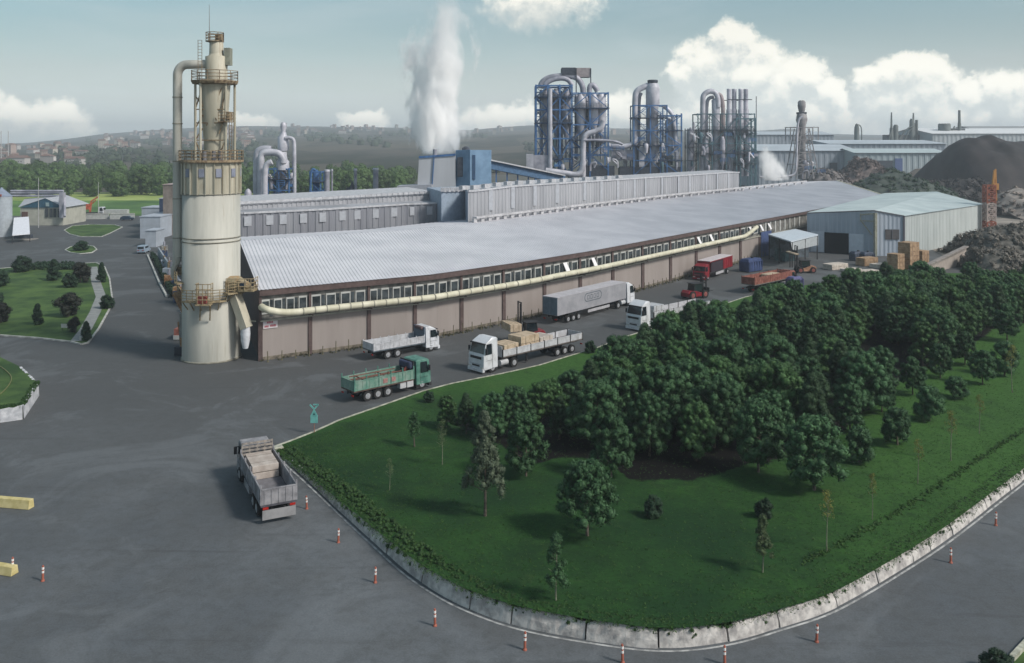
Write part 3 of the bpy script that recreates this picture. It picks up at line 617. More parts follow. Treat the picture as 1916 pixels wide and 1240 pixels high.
# long down pipe at the left
px_ = sxx(334); pts = [(px_, SZ - .3, sh(480)), (px_, SZ - .3, sh(143))] + [(px_ + (1 - math.cos(a)) * 18 / SK, SZ - .3, sh(141) + math.sin(a) * 20 / SK) for a in np.linspace(.15, 1.57, 7)] + [(sxx(384), SZ - .1, sh(120)), (sxx(396), SZ, sh(122))]
mb = MB(); mb.tube(pts, 8.3 / SK, 20); silo.part("down_pipe", mb, m_silo)
for py in (183, 232, 302, 372, 445): mb = MB(); mb.cyl((px_, SZ - .3, sh(py)), (px_, SZ - .3, sh(py) + .12), 9.2 / SK, seg=20); silo.part("pipe_flange", mb, m_band)
mb = MB(); mb.cyl((px_, SZ - .3, sh(480)), (px_ - .2, SZ - .3, sh(494)), 8.3 / SK, 6 / SK, 16); mb.tube([(px_ - .2, SZ - .3, sh(490)), (px_ - .5, SZ - .3, sh(505)), (px_ - .6, SZ + .3, sh(520))], 5 / SK, 10); silo.part("pipe_boot", mb, m_silo)
mb = MB()
for py in (302, 445, 470): mb.beam((px_, SZ - .3, sh(py)), (SX - r0, SZ, sh(py)), .2, .2)
silo.part("pipe_bracket", mb, m_silo2)
mb = MB(); mb.cyl((sxx(349), SZ + .8, 0), (sxx(349), SZ + .8, sh(300)), .14, .14, 8); mb.cyl((sxx(342), SZ + 1.2, sh(520)), (sxx(342), SZ + 1.2, sh(300)), .1, .1, 8); silo.part("riser_pipe", mb, m_band)
# lower walkways
def walk(a0, a1, z, wid, n=14, label=None, rail=1.25):
    mb = MB(); I, O = ring(r0 + .02, z, a0, a1, n), ring(r0 + wid, z, a0, a1, n); vs = []
    for p, q in zip(I, O): vs += [p, q, q - Vector((0, 0, .15)), p - Vector((0, 0, .15))]
    mb.add(vs, [(4 * i + j, 4 * i + (j + 1) % 4, 4 * i + 4 + (j + 1) % 4, 4 * i + 4 + j) for i in range(n) for j in range(4)] + [(0, 1, 2, 3), (4 * n + 3, 4 * n + 2, 4 * n + 1, 4 * n)])
    silo.part("walkway", mb, m_rail, label=label); mb = MB(); railing(mb, O, rail, .045, .8, 0, 3)
    for i in range(0, n + 1, 3): mb.beam(O[i], I[i] - Vector((0, 0, 1.1)), .1)
    silo.part("walkway_railing", mb, m_rail)
walk(238, 312, sh(553), .85); walk(196, 222, sh(523), .8); walk(312, 352, sh(540), 1.3)
mb = MB(); yb = SZ - r0 - .9   # inspection landing hung on the front
mb.box((sxx(405), yb, sh(557)), (26 / SK, 1.1, .15)); railing(mb, [Vector((sxx(392), yb + .5, sh(557))), Vector((sxx(392), yb - .5, sh(557))), Vector((sxx(418), yb - .5, sh(557))), Vector((sxx(418), yb + .5, sh(557)))], 2.3, .05, .6, 0, 3)
for x in (396, 414): mb.beam((sxx(x + 4), yb - .3, sh(558)), (sxx(x - 3), yb + .8, sh(588)), .14)
silo.part("front_landing", mb, m_rail)
mb = MB(); mb.box((sxx(402), yb, sh(549)), (1.0, .6, .8)); silo.part("motor_box", mb, M("red_brown_motor", (.25, .06, .045)))
# conveyor head and chute at the right
mb = MB(); cx_, cy_ = sxx(462), SZ - 1.6
mb.box((cx_, cy_, sh(537)), (52 / SK, 1.9, .2), rz=-.12); railing(mb, [Vector((sxx(436), cy_ - .9, sh(536))), Vector((sxx(486), cy_ - 1.1, sh(536))), Vector((sxx(486), cy_ + .8, sh(536)))], 1.3, .05, .7, 0, 2); silo.part("chute_platform", mb, m_rail)
mb = MB(); mb.tube([(sxx(432), cy_, sh(520)), (sxx(452), cy_, sh(521)), (sxx(474), cy_, sh(533))], [.5, .62, .45], 10); mb.box((sxx(446), cy_, sh(527)), (1.6, 1.3, .9)); silo.part("conveyor_head", mb, M("worn_cream_metal", (.40, .36, .25), var=.25, scale=2, col2=(.3, .2, .1)))
mb = MB(); mb.box((sxx(462), cy_ - .2, sh(526)), (.9, .8, .5)); silo.part("chute_motor", mb, M("dark_blue_motor", (.02, .04, .07)))
mb = MB(); mb.beam((sxx(446), cy_, sh(541)), (sxx(472), cy_ - .6, sh(606)), 1.15, .9); silo.part("chute", mb, m_silo2)
mb = MB(); mb.lathe([(.5, sh(604)), (.55, sh(616)), (.5, sh(628)), (.35, sh(640)), (.3, sh(643))], (sxx(470), cy_ - .6), 14); silo.part("chute_sock", mb, M("white_cloth_sock", (.52, .54, .58), var=.15))
mb = MB(); mb.beam((SX + r0, SZ, sh(599)), (sxx(484), SZ - 1.2, sh(597)), .16); mb.beam((SX + r0, SZ, sh(541)), (sxx(470), SZ, sh(541)), .2); silo.part("tie_beam", mb, m_silo2)
# dark stair frame and equipment at the left foot
eq = Thing("silo_side_plant", "rusty orange and grey machinery with a slanting conveyor at the left foot of the silo", "machinery", (sxx(335), SZ + 1, 0))
mb = MB(); mb.box((sxx(336), SZ + 1.8, sh(590) / 2), (14 / SK, 1.6, sh(590))); eq.part("housing", mb, M("grey_housing", (.22, .22, .21), var=.3, scale=1.2))
mb = MB(); mb.beam((sxx(322), SZ + 1.5, sh(552)), (sxx(348), SZ + .3, sh(585)), 1.0, .5); mb.beam((sxx(330), SZ + 1.6, sh(606)), (sxx(340), SZ + 1.2, .2), .8, .7); eq.part("conveyor_arm", mb, M("rusty_orange", (.26, .12, .05), var=.3, scale=2, col2=(.35, .22, .12)))
mb = MB(); railing(mb, [Vector((sxx(326), SZ + .2, sh(512))), Vector((sxx(348), SZ - .1, sh(512)))], 1.5, .06, .5); mb.box((sxx(338), SZ + .5, sh(506)), (1.2, .7, .8)); mb.box((sxx(337), SZ + .3, sh(513)), (1.7, 1.2, .14)); eq.part("rusty_platform", mb, m_rust)
mb = MB(); mb.box((sxx(332), SZ + 1.3, .5), (1.3, 1.2, 1.0)); eq.part("pump_skid", mb, M("blue_black_skid", (.03, .035, .05)))
# ---------------------------------------------------------------- trees and shrubs
def leaf_mat(name, c1, c2, c3, rnd=.22):
    m = bpy.data.materials.new(name); m.use_nodes = True; t = NT(m.node_tree); p = m.node_tree.nodes['Principled BSDF']
    v = t.node('ShaderNodeTexCoord').outputs['Object']
    a = t.ramp(t.noise(v, 1.6, 3, .6), .35, .65); b = t.ramp(t.noise(v, 7, 3, .7), .35, .7)
    c = t.mix(a, c1, c2); c = t.mix(t.math('MULTIPLY', b, .6), c, c3)
    oi = t.node('ShaderNodeObjectInfo'); k = t.math('MULTIPLY_ADD', oi.outputs['Random'], 2 * rnd, 1 - rnd); cc = t.node('ShaderNodeCombineColor'); [t.L.new(k, cc.inputs[i]) for i in range(3)]
    t.L.new(t.mix(1.0, c, cc.outputs[0], 'MULTIPLY'), p.inputs['Base Color']); p.inputs['Roughness'].default_value = .65; p.inputs['Specular IOR Level'].default_value = .2
    return m
m_pine = leaf_mat("pine_needles", (.018, .050, .022), (.040, .098, .040), (.072, .145, .064))
m_pine2 = leaf_mat("fresh_pine_needles", (.024, .060, .022), (.050, .115, .038), (.085, .160, .058))
m_pine3 = leaf_mat("dull_pine_needles", (.020, .044, .022), (.036, .076, .034), (.060, .105, .050))
m_light = leaf_mat("light_pine_needles", (.045, .085, .04), (.085, .125, .055), (.12, .15, .07))
m_greyp = leaf_mat("grey_green_needles", (.06, .09, .06), (.10, .135, .085), (.15, .18, .12))
m_yel = leaf_mat("yellow_green_leaves", (.10, .12, .03), (.17, .17, .04), (.24, .20, .06))
m_dark = leaf_mat("dark_shrub_leaves", (.012, .03, .018), (.02, .046, .024), (.035, .065, .035))
m_wood = leaf_mat("woodland_leaves", (.03, .065, .024), (.075, .13, .04), (.11, .17, .055), .35)
m_moss = leaf_mat("verge_leaves", (.014, .042, .012), (.028, .070, .017), (.045, .085, .024), 0)
m_tuft = leaf_mat('grass_blades', (.014, .048, .013), (.040, .10, .020), (.075, .135, .035), 0)
m_trunk = M("bark", (.075, .058, .045), var=.3, scale=4, col2=(.13, .11, .09))
m_trunkp = M("pale_bark", (.16, .17, .12), var=.3, scale=4)
def ico():
    t = (1 + 5 ** .5) / 2; v = np.array([(-1, t, 0), (1, t, 0), (-1, -t, 0), (1, -t, 0), (0, -1, t), (0, 1, t), (0, -1, -t), (0, 1, -t), (t, 0, -1), (t, 0, 1), (-t, 0, -1), (-t, 0, 1)], float); v /= np.linalg.norm(v[0])
    f = [(0, 11, 5), (0, 5, 1), (0, 1, 7), (0, 7, 10), (0, 10, 11), (1, 5, 9), (5, 11, 4), (11, 10, 2), (10, 7, 6), (7, 1, 8), (3, 9, 4), (3, 4, 2), (3, 2, 6), (3, 6, 8), (3, 8, 9), (4, 9, 5), (2, 4, 11), (6, 2, 10), (8, 6, 7), (9, 8, 1)]
    return v, f
ICO_V, ICO_F = ico()
def leafcloud(name, clumps, per, lsize, mat, core=.72, parent=None, lw=.42, jit=.35):
    """clumps: [(x, y, z, r)]; every clump is a faceted dark heart wrapped in small leaf-sized blades"""
    V = []; Fc = []; nv = 0; rg = np.random.default_rng(len(clumps) * 31 + per)
    cl = np.array(clumps)
    if core:
        for x, y, z, r_ in clumps:
            V.append(ICO_V * (r_ * core) * rg.uniform(.85, 1.15, (12, 1)) + (x, y, z)); Fc += [(a + nv, b + nv, c + nv) for a, b, c in ICO_F]; nv += 12
    n = len(clumps) * per; idx = np.repeat(np.arange(len(clumps)), per)
    d = rg.normal(size=(n, 3)); d /= np.linalg.norm(d, axis=1)[:, None]
    rad = cl[idx, 3] * rg.uniform(.70, 1.08, n); c = cl[idx, :3] + d * rad[:, None]
    nrm = d + rg.normal(size=(n, 3)) * jit; nrm /= np.linalg.norm(nrm, axis=1)[:, None]
    a = np.cross(nrm, rg.normal(size=(n, 3))); a /= np.linalg.norm(a, axis=1)[:, None]; b = np.cross(nrm, a)
    s = lsize * rg.uniform(.6, 1.35, n)[:, None]; tip = nrm * s * .35
    q = np.stack([c - a * s, c - b * s * lw, c + a * s + tip, c + b * s * lw], 1).reshape(-1, 3)
    V.append(q); base = nv + np.arange(n) * 4
    me = bpy.data.meshes.new(name); allv = np.concatenate(V)
    me.vertices.add(len(allv)); me.vertices.foreach_set('co', allv.astype('f').reshape(-1))
    tri = np.array(Fc, dtype=int).reshape(-1, 3) if Fc else np.zeros((0, 3), int); quads = np.stack([base, base + 1, base + 2, base + 3], 1)
    loops = np.concatenate([tri.reshape(-1), quads.reshape(-1)]); starts = np.concatenate([np.arange(len(tri)) * 3, len(tri) * 3 + np.arange(len(quads)) * 4]); tot = np.concatenate([np.full(len(tri), 3), np.full(len(quads), 4)])
    me.loops.add(len(loops)); me.loops.foreach_set('vertex_index', loops.astype('i')); me.polygons.add(len(starts)); me.polygons.foreach_set('loop_start', starts.astype('i')); me.polygons.foreach_set('loop_total', tot.astype('i'))
    me.update(calc_edges=True); me.materials.append(mat)
    o = bpy.data.objects.new(name, me); COL.objects.link(o)
    if parent is not None: o.parent = parent
    return o
def crown_clumps(rg, h0, h1, w, n, r_, shape):
    out = []
    for k in range(n):
        t = rg.random() ** .8; a = rg.uniform(0, 2 * math.pi); z = h0 + (h1 - h0) * t
        if shape == 'round': e = math.sin(math.pi * min(1, .12 + .80 * t) ** .85) ** .6
        elif shape == 'dome': e = math.sqrt(max(.02, 1 - (t * .97) ** 2.2)) * (.75 + .25 * min(1, t * 5))
        elif shape == 'cone': e = (1 - t) ** .75 * .95 + .06
        else: e = (1 - t) * .65 + .25
        rr = w / 2 * e * (rg.uniform(.62, 1.0) if rg.random() < .75 else rg.uniform(.1, .6))
        out.append((rr * math.cos(a), rr * math.sin(a), z, r_ * rg.uniform(.7, 1.25) * (1 - .25 * t)))
    return out
TREES = {}
def make_tree(key, name, h, w, h0, n, r_, shape, per, ls, mat, trunk_r=.09, bark=None, seed=1, core=.72, lean=0.0, limbs=7, label='', cat='tree'):
    rg = random.Random(seed); root = bpy.data.objects.new(name, None); COL.objects.link(root); bark = bark or m_trunk
    mb = MB(); pts = []; ph = h0 + (h - h0) * .75
    for i in range(7): t = i / 6; pts.append((lean * t * t + .05 * math.sin(t * 5 + seed), .05 * math.cos(t * 4 + seed), -.1 + (ph + .1) * t))
    mb.tube(pts, [trunk_r * (1.25 - .95 * i / 6) for i in range(7)], 7)
    for k in range(limbs):
        z = h0 * .9 + (ph - h0 * .9) * (k + .3) / limbs; a = k * 2.4 + seed; rr = w * .36 * (1 - .6 * (z - h0) / max(.1, h - h0)); b = (lean * (z / ph) ** 2, 0, z)
        mb.tube([b, (b[0] + math.cos(a) * rr * .5, math.sin(a) * rr * .5, z + rr * .25), (b[0] + math.cos(a) * rr, math.sin(a) * rr, z + rr * .7)], [trunk_r * .4, trunk_r * .28, trunk_r * .12], 5)
    mb.build("trunk", bark, root)
    cl = [(x + lean * (z / h) ** 2, y, z, q) for x, y, z, q in crown_clumps(rg, h0, h - r_ * .5, w - r_, n, r_, shape)]
    leafcloud("crown", cl, per, ls, mat, core, root)
    TREES[key] = [root, False]; return root
def place_tree(key, x, y, z, s=1.0, rz=0.0, label='', cat='tree', group=None, sz=None):
    root, used = TREES[key]; o = root if not used else copy_tree(root); TREES[key][1] = True
    o.location = (x, y, z - .03); o.rotation_euler = (0, 0, rz); o.scale = (s, s, sz or s)
    for k in ('group',):
        if k in o: del o[k]
    tag(o, label, cat, group); return o
# nominal trees about 5 m high
GK = []
for i, (w, hh, n, sh_) in enumerate(((4.4, 5.2, 84, 'round'), (4.0, 5.6, 80, 'round'), (4.8, 5.0, 90, 'dome'), (3.6, 5.4, 66, 'cone'), (4.3, 4.6, 76, 'round'))):
    make_tree('g%d' % i, 'pine_tree', hh, w, .9, int(n * 1.75), .42, sh_, 95, .072, (m_pine, m_pine2, m_pine, m_pine3, m_pine2)[i], seed=20 + i); GK.append('g%d' % i)
for i in range(2):
    make_tree('h%d' % i, 'pine_tree', 5.2, 4.2, 1.0, 120, .42, 'round' if i else 'dome', 80, .11, m_pine, seed=40 + i)
make_tree('lone', 'pine_tree', 5.2, 5.0, 1.15, 150, .44, 'dome', 85, .10, m_pine, seed=61, trunk_r=.11)
make_tree('ball', 'round_tree', 3.0, 2.6, .55, 70, .40, 'round', 80, .09, m_pine, seed=51, trunk_r=.07)
make_tree('grey', 'pine_tree', 8.0, 4.4, 1.9, 120, .42, 'cone', 70, .10, m_greyp, seed=71, trunk_r=.12, core=.6)
make_tree('slim', 'young_pine', 5.0, 2.1, 1.7, 46, .32, 'cone', 70, .08, m_light, seed=81, trunk_r=.06, bark=m_trunkp, core=.6)
make_tree('slim2', 'young_pine', 4.8, 2.3, 1.2, 44, .34, 'cone', 70, .08, m_pine, seed=83, trunk_r=.06, bark=m_trunkp, core=.6)
make_tree('sparse', 'sapling', 5.2, 1.7, 2.6, 22, .30, 'col', 26, .06, m_yel, seed=91, trunk_r=.045, bark=m_trunkp, core=0, limbs=9)
make_tree('sparse2', 'sapling', 5.0, 1.9, 2.4, 20, .34, 'col', 34, .07, m_light, seed=93, trunk_r=.05, bark=m_trunkp, core=0, limbs=9)
make_tree('crook', 'young_pine', 3.6, 2.2, 1.1, 26, .36, 'col', 60, .08, m_pine, seed=95, trunk_r=.07, lean=-.5, core=.5)
make_tree('shrub', 'shrub', 1.6, 1.6, .15, 40, .30, 'round', 70, .07, m_dark, seed=101, trunk_r=.05, limbs=3)
make_tree('cypress', 'conifer_shrub', 2.8, 1.7, .1, 70, .32, 'cone', 70, .07, m_dark, seed=103, trunk_r=.06, limbs=3)
make_tree('redshrub', 'shrub', 1.8, 1.7, .15, 40, .30, 'round', 60, .07, leaf_mat("purple_brown_leaves", (.014, .018, .016), (.024, .030, .022), (.040, .040, .030)), seed=105, trunk_r=.05, limbs=3)
NOM = {'lone': 5.2, 'ball': 3.0, 'grey': 8.0, 'slim': 5.0, 'slim2': 4.8, 'sparse': 5.2, 'sparse2': 5.0, 'crook': 3.6, 'shrub': 1.6, 'cypress': 2.8, 'redshrub': 1.8, 'h0': 5.2, 'h1': 5.2, 'g0': 5.2, 'g1': 5.6, 'g2': 5.0, 'g3': 5.4, 'g4': 4.6}
def put(key, bx, by, ty, label, cat='tree', group=None, rz=None, wide=1.0, g0=None):
    """tree whose foot shows at (bx, by) and whose top reaches row ty"""
    p = G(bx, by); z = lawn_h(p.x, p.y) if g0 is None else g0; p = G(bx, by, z); ht = (by - ty) * p.y / F; s = ht / NOM[key]
    return place_tree(key, p.x, p.y, z, s * wide, rz if rz is not None else random.uniform(0, 6.28), label, cat, group, s)
EDGE = [(985, 888), (1143, 895), (1420, 882), (1525, 917), (1590, 808), (1250, 905), (1340, 905), (1060, 868)]
put('lone', 1099, 1002, 862, "broad dark round pine standing alone on the lawn, largest of the front lawn trees", wide=.96)
put('grey', 907, 966, 768, "tall lumpy grey green pine with bare lower trunk left of the grove", wide=.88)
put('slim2', 1041, 1124, 995, "slim young pine with pale trunk nearest the stone wall")
put('slim', 1427, 1072, 962, "narrow yellowish green young pine on a thin pale stem, lower right lawn")
SP = [(1548, 1032, 912, "thin yellow leaved sapling in the lawn right of the narrow young pine"), (1632, 972, 882, "faint bare sapling between the yellow leaved sapling and the stone wall bend"),
      (1718, 905, 818, "thin sapling with wispy crown below the round ball pine"), (1780, 862, 764, "yellow green sapling on the open right slope of the lawn"), (1893, 735, 640, "wispy sapling near the right end of the row of round pines"), (1833, 812, 735, "faint sapling high on the bright right slope")]
for i, (x, y, t_, l) in enumerate(SP): put('sparse', x, y, t_, l, 'sapling', "thin saplings on the right lawn")
put('sparse2', 729, 918, 857, "small young tree with a green tip and yellow lower leaves on the left lawn", 'sapling')
put('crook', 775, 836, 772, "crooked small pine with a forked crown on the left lawn")
put('sparse2', 827, 870, 784, "sparse pale green young tree between the crooked pine and the grey green pine", 'sapling')
put('shrub', 1223, 968, 926, "small dark round shrub right of the lone broad pine", 'shrub', wide=.9)
put('shrub', 1430, 968, 932, "small shrub hiding behind the narrow yellowish young pine", 'shrub')
RW = "round clipped looking pines in rows at the right edge of the grove"
for k, x, y, t_, l, wd in (('h1', 1525, 917, 778, "big rounded pine at the lower right corner of the grove", 1.1), ('ball', 1608, 866, 798, "small round pine just right of the big corner pine", .95), ('ball', 1678, 832, 762, "round ball shaped dark pine on the open lawn", 1.0),
      ('ball', 1738, 788, 722, "rounded pine up the slope from the ball shaped pine", 1.0), ('ball', 1790, 745, 704, "smallest round pine of the outer row", 1.25), ('h0', 1650, 772, 697, "round headed pine on a visible trunk at the grove edge, left of the row", .9),
      ('h1', 1708, 737, 667, "round headed pine beside the dark gap in the grove", .95), ('h0', 1760, 708, 642, "round pine with a short trunk above the row's middle", .95), ('h1', 1838, 720, 654, "umbrella shaped pine on a thin dark trunk at the right", .95), ('ball', 1880, 702, 638, "rounded pine touching the umbrella shaped pine's right side", .9),
      ('h0', 1805, 682, 620, "round pine behind the umbrella shaped pine", .95), ('h1', 1885, 637, 568, "pine with a visible trunk at the far right end of the grove", .95), ('h0', 985, 892, 772, "dense rounded pine at the grove's front left corner", .95), ('h1', 1143, 893, 773, "lumpy tall crowned pine at the grove's front, behind the lone pine", .92),
      ('h1', 1420, 884, 746, "large dark pine at the front of the grove beside the corner pine", .92), ('h0', 1590, 806, 716, "rounded pine on the grove's right edge above the small round pine", .95)):
    put(k, x, y, t_, l, 'tree', RW if k == 'ball' else None, wide=wd)
# the grove
r = random.Random(12); placed = [G(x, y) for x, y in ((1525, 917), (1650, 772), (1708, 737), (985, 892), (1143, 893), (1420, 884), (1590, 806), (1760, 708), (1805, 682), (1885, 637))]
GT = []
wx = [G(x, y) for x, y in GROVE]; x0, x1 = min(p.x for p in wx), max(p.x for p in wx); y0, y1 = min(p.y for p in wx), max(p.y for p in wx)
gw = [(p.x, p.y) for p in wx]; tries = 0
HOLE = [(1000, 868), (1010, 835), (1075, 830), (1100, 868)]
def dist_ok(p, d): return all((p.x - q.x) ** 2 + (p.y - q.y) ** 2 > d * d for q in placed)
while tries < 30000 and len(GT) < 300:
    tries += 1; p = Vector((r.uniform(x0, x1), r.uniform(y0, y1), 0))
    if not inside(p.x, p.y, gw): continue
    px, py = wpx(p), YH + H * F / p.y
    if inside(px, py, HOLE) or (1590 < px < 1720 and 655 < py < 735) or (1180 < px < 1400 and py > 885): continue
    if px < 1030 or not dist_ok(p, 3.05 if px > 1250 else 2.75): continue
    placed.append(p); GT.append((p, px, py))
print("GROVE", len(GT))
for p, px, py in GT:
    k = r.choice(GK); hgt = float(np.interp(px, [815, 950, 1100, 1250, 1600, 1900], [2.9, 3.7, 4.6, 5.2, 5.4, 5.2])) * r.uniform(.82, 1.15)
    
    s = hgt / NOM[k]; place_tree(k, p.x, p.y, lawn_h(p.x, p.y), s * r.uniform(.9, 1.1), r.uniform(0, 6.28), "dark green bushy pine crowded among others inside the dense grove right of the yard", 'tree', "pines of the dense grove", s)
for k, x, y, t_, lb_ in (('g1', 836, 800, 738, "pine at the grove's pointed left tip"), ('g3', 872, 812, 735, "second pine from the grove's pointed left tip"), ('g0', 918, 822, 733, "broad pine near the left tip, above the grey green pine"), ('g2', 962, 812, 722, "rounded pine left of the grove's front left corner tree"), ('g4', 1012, 800, 716, "pine behind the grove's front left corner tree")):
    put(k, x, y, t_, lb_, 'tree')
# small shrubs along the yard edge of the lawn
for x, y, t_, l in ((1105, 660, 636, "low dark shrub at the lawn edge behind the loaded white semi trailer"), (803, 752, 730, "small dark shrub at the lawn edge right of the green truck's cab"), (1262, 628, 600, "dark bush at the lawn edge beside the empty white flatbed")):
    put('shrub', x, y, t_, l, 'shrub')
# creeping verge along the rim of the wall
r = random.Random(4); cl = []; inn = offset(wallb, .75); Li = arclen(inn)
for i in range(2600):
    t = r.random(); t = t * .985 + .004; a = poly_at(wallb, Lw, t); b = poly_at(wallb, Lw, min(1, t + .002)); tt = (b - a).normalized(); nn = Vector((-tt.y, tt.x, 0)); px = wpx(a)
    wd = float(np.interp(px, [520, 600, 750, 1000, 1400, 1916], [1.0, 1.5, 1.3, .7, .8, .9])); d = .20 + r.random() ** 1.2 * wd; h = rim_h(a)
    z = h + .02 - .04 * d + (float(np.interp(px, [520, 700, 1000], [.14, .14, .04])) if d > .5 else 0)
    if r.random() < .10: d = r.uniform(.0, .28); z = h * r.uniform(.45, .95)
    cl.append((a.x + nn.x * d, a.y + nn.y * d, z - (.06 if px > 800 else 0), r.uniform(.10, .22) if px < 780 else r.uniform(.05, .14)))
o = leafcloud("verge_plants", cl, 44, .036, m_moss, .75); tag(o, "dark green creeping plants hanging over the rim of the stone wall", "ground cover", kind='stuff')
# tufts of grass on the near lawn, incl. the yellowish trimmed line that follows the wall on the right
tuf = []; r = random.Random(8)
for i in range(26000):
    u = r.random(); v = r.random() ** 1.7 * .8; gi_, gj = u * NU, v * NV; p = LG[int(gi_), int(gj)]
    tuf.append((p[0] + r.uniform(-.4, .4), p[1] + r.uniform(-.4, .4), p[2] + .0, r.uniform(.05, .12)))
o = leafcloud("grass_tufts", tuf, 7, .055, m_tuft, 0, lw=.25); tag(o, "short uneven grass tufts over the lawn", "grass", kind='stuff')
cl = []; inn = offset(wallb, 3.0)
Li = arclen(inn)
for i in range(520):
    t = .44 + .55 * r.random(); a = poly_at(inn, Li, t); cl.append((a.x + r.gauss(0, .16), a.y + r.gauss(0, .16), lawn_h(a.x, a.y) + .03, r.uniform(.05, .14)))
o = leafcloud("verge_line_plants", cl, 26, .05, m_tuft, .5); tag(o, "thin line of low weeds running parallel to the stone wall", "ground cover", kind='stuff')
# weeds along the warehouse foot
cl = []
for i in range(420):
    x = 487 + 930 * r.random() ** .7; p = eW(x, 0, .12 + .9 * r.random() ** 2); cl.append((p.x, p.y, .06, r.uniform(.07, .2)))
o = leafcloud("wall_foot_weeds", cl, 22, .07, leaf_mat("dry_weeds", (.03, .035, .02), (.06, .06, .03), (.09, .08, .05), 0), .5); tag(o, "straggly dull weeds along the foot of the warehouse wall", "weeds", kind='stuff')
# ---------------------------------------------------------------- vehicles
m_tyre = M("tyre_rubber", (.018, .018, .019), rough=.85)
m_rim = M("wheel_rim", (.30, .31, .33), rough=.5, var=.25, scale=6)
m_chas = M("dark_chassis", (.028, .028, .032), var=.3)
m_wglass = M("cab_glass", (.012, .018, .024), rough=.08, spec=.8, var=.3)
m_lamp = M("lamp_lens", (.55, .55, .52), rough=.15, spec=.8)
m_tail = M("tail_lens", (.35, .02, .015), rough=.25)
m_white = M("white_vehicle_paint", (.60, .62, .66), rough=.3, var=.06, scale=1, spec=.6)
m_silver = M("dull_white_boards", (.46, .47, .50), rough=.5, var=.15, scale=2)
m_crate = M("pale_wood", (.42, .32, .22), var=.14, scale=2.2, col2=(.52, .42, .31))
m_crate2 = M("wrapped_wood", (.40, .34, .30), var=.12, scale=1.2, col2=(.50, .45, .41))
m_greyp_ = M("weathered_grey_paint", (.20, .20, .22), var=.2, scale=1.5, col2=(.30, .30, .32))
m_green = M("faded_turquoise_paint", (.065, .19, .155), var=.25, scale=1.5, col2=(.12, .26, .215), rough=.5)
m_rdpaint = M("deep_red_paint", (.20, .014, .022), rough=.4, var=.2, scale=1)
m_rust2 = M("brick_red_boards", (.20, .06, .045), var=.25, scale=1.8, col2=(.27, .11, .085))
add_runs(m_white, (.30, .29, .28), .50, .45, (1.2, 1.2, .6)); add_runs(m_silver, (.20, .18, .16), .48, .55, (1.5, 1.5, .5)); add_runs(m_greyp_, (.12, .10, .09), .5, .5, (1.5, 1.5, .4))
def near_line(pf, pr, Wd, away=None):
    """ground frame of a vehicle from the foot of its near side: front point, rear point (photo pixels)"""
    f, r_ = G(*pf), G(*pr); d = (f - r_).normalized(); n = Vector((-d.y, d.x, 0))
    if (n.y < 0) if away is None else (n.dot(away) < 0): n = -n
    return (f + r_) / 2 + n * (Wd / 2), math.atan2(d.y, d.x), (f - r_).length
def wheels(T, xs, Wd, rad=.5, rim=m_rim, wide=.34):
    for x in xs:
        for s_ in (-1, 1):
            y = s_ * (Wd / 2 - .02); yi = y - s_ * wide; mb = MB(); mb.cyl((x, yi, rad), (x, y, rad), rad, seg=18); w = T.part("wheel", mb, m_tyre)
            mb = MB(); mb.cyl((x, y - s_ * .1, rad), (x, y + s_ * .012, rad), rad * .60, rad * .56, 14); mb.cyl((x, y, rad), (x, y + s_ * .06, rad), rad * .2, seg=8); T.part("rim", mb, rim, parent=w)
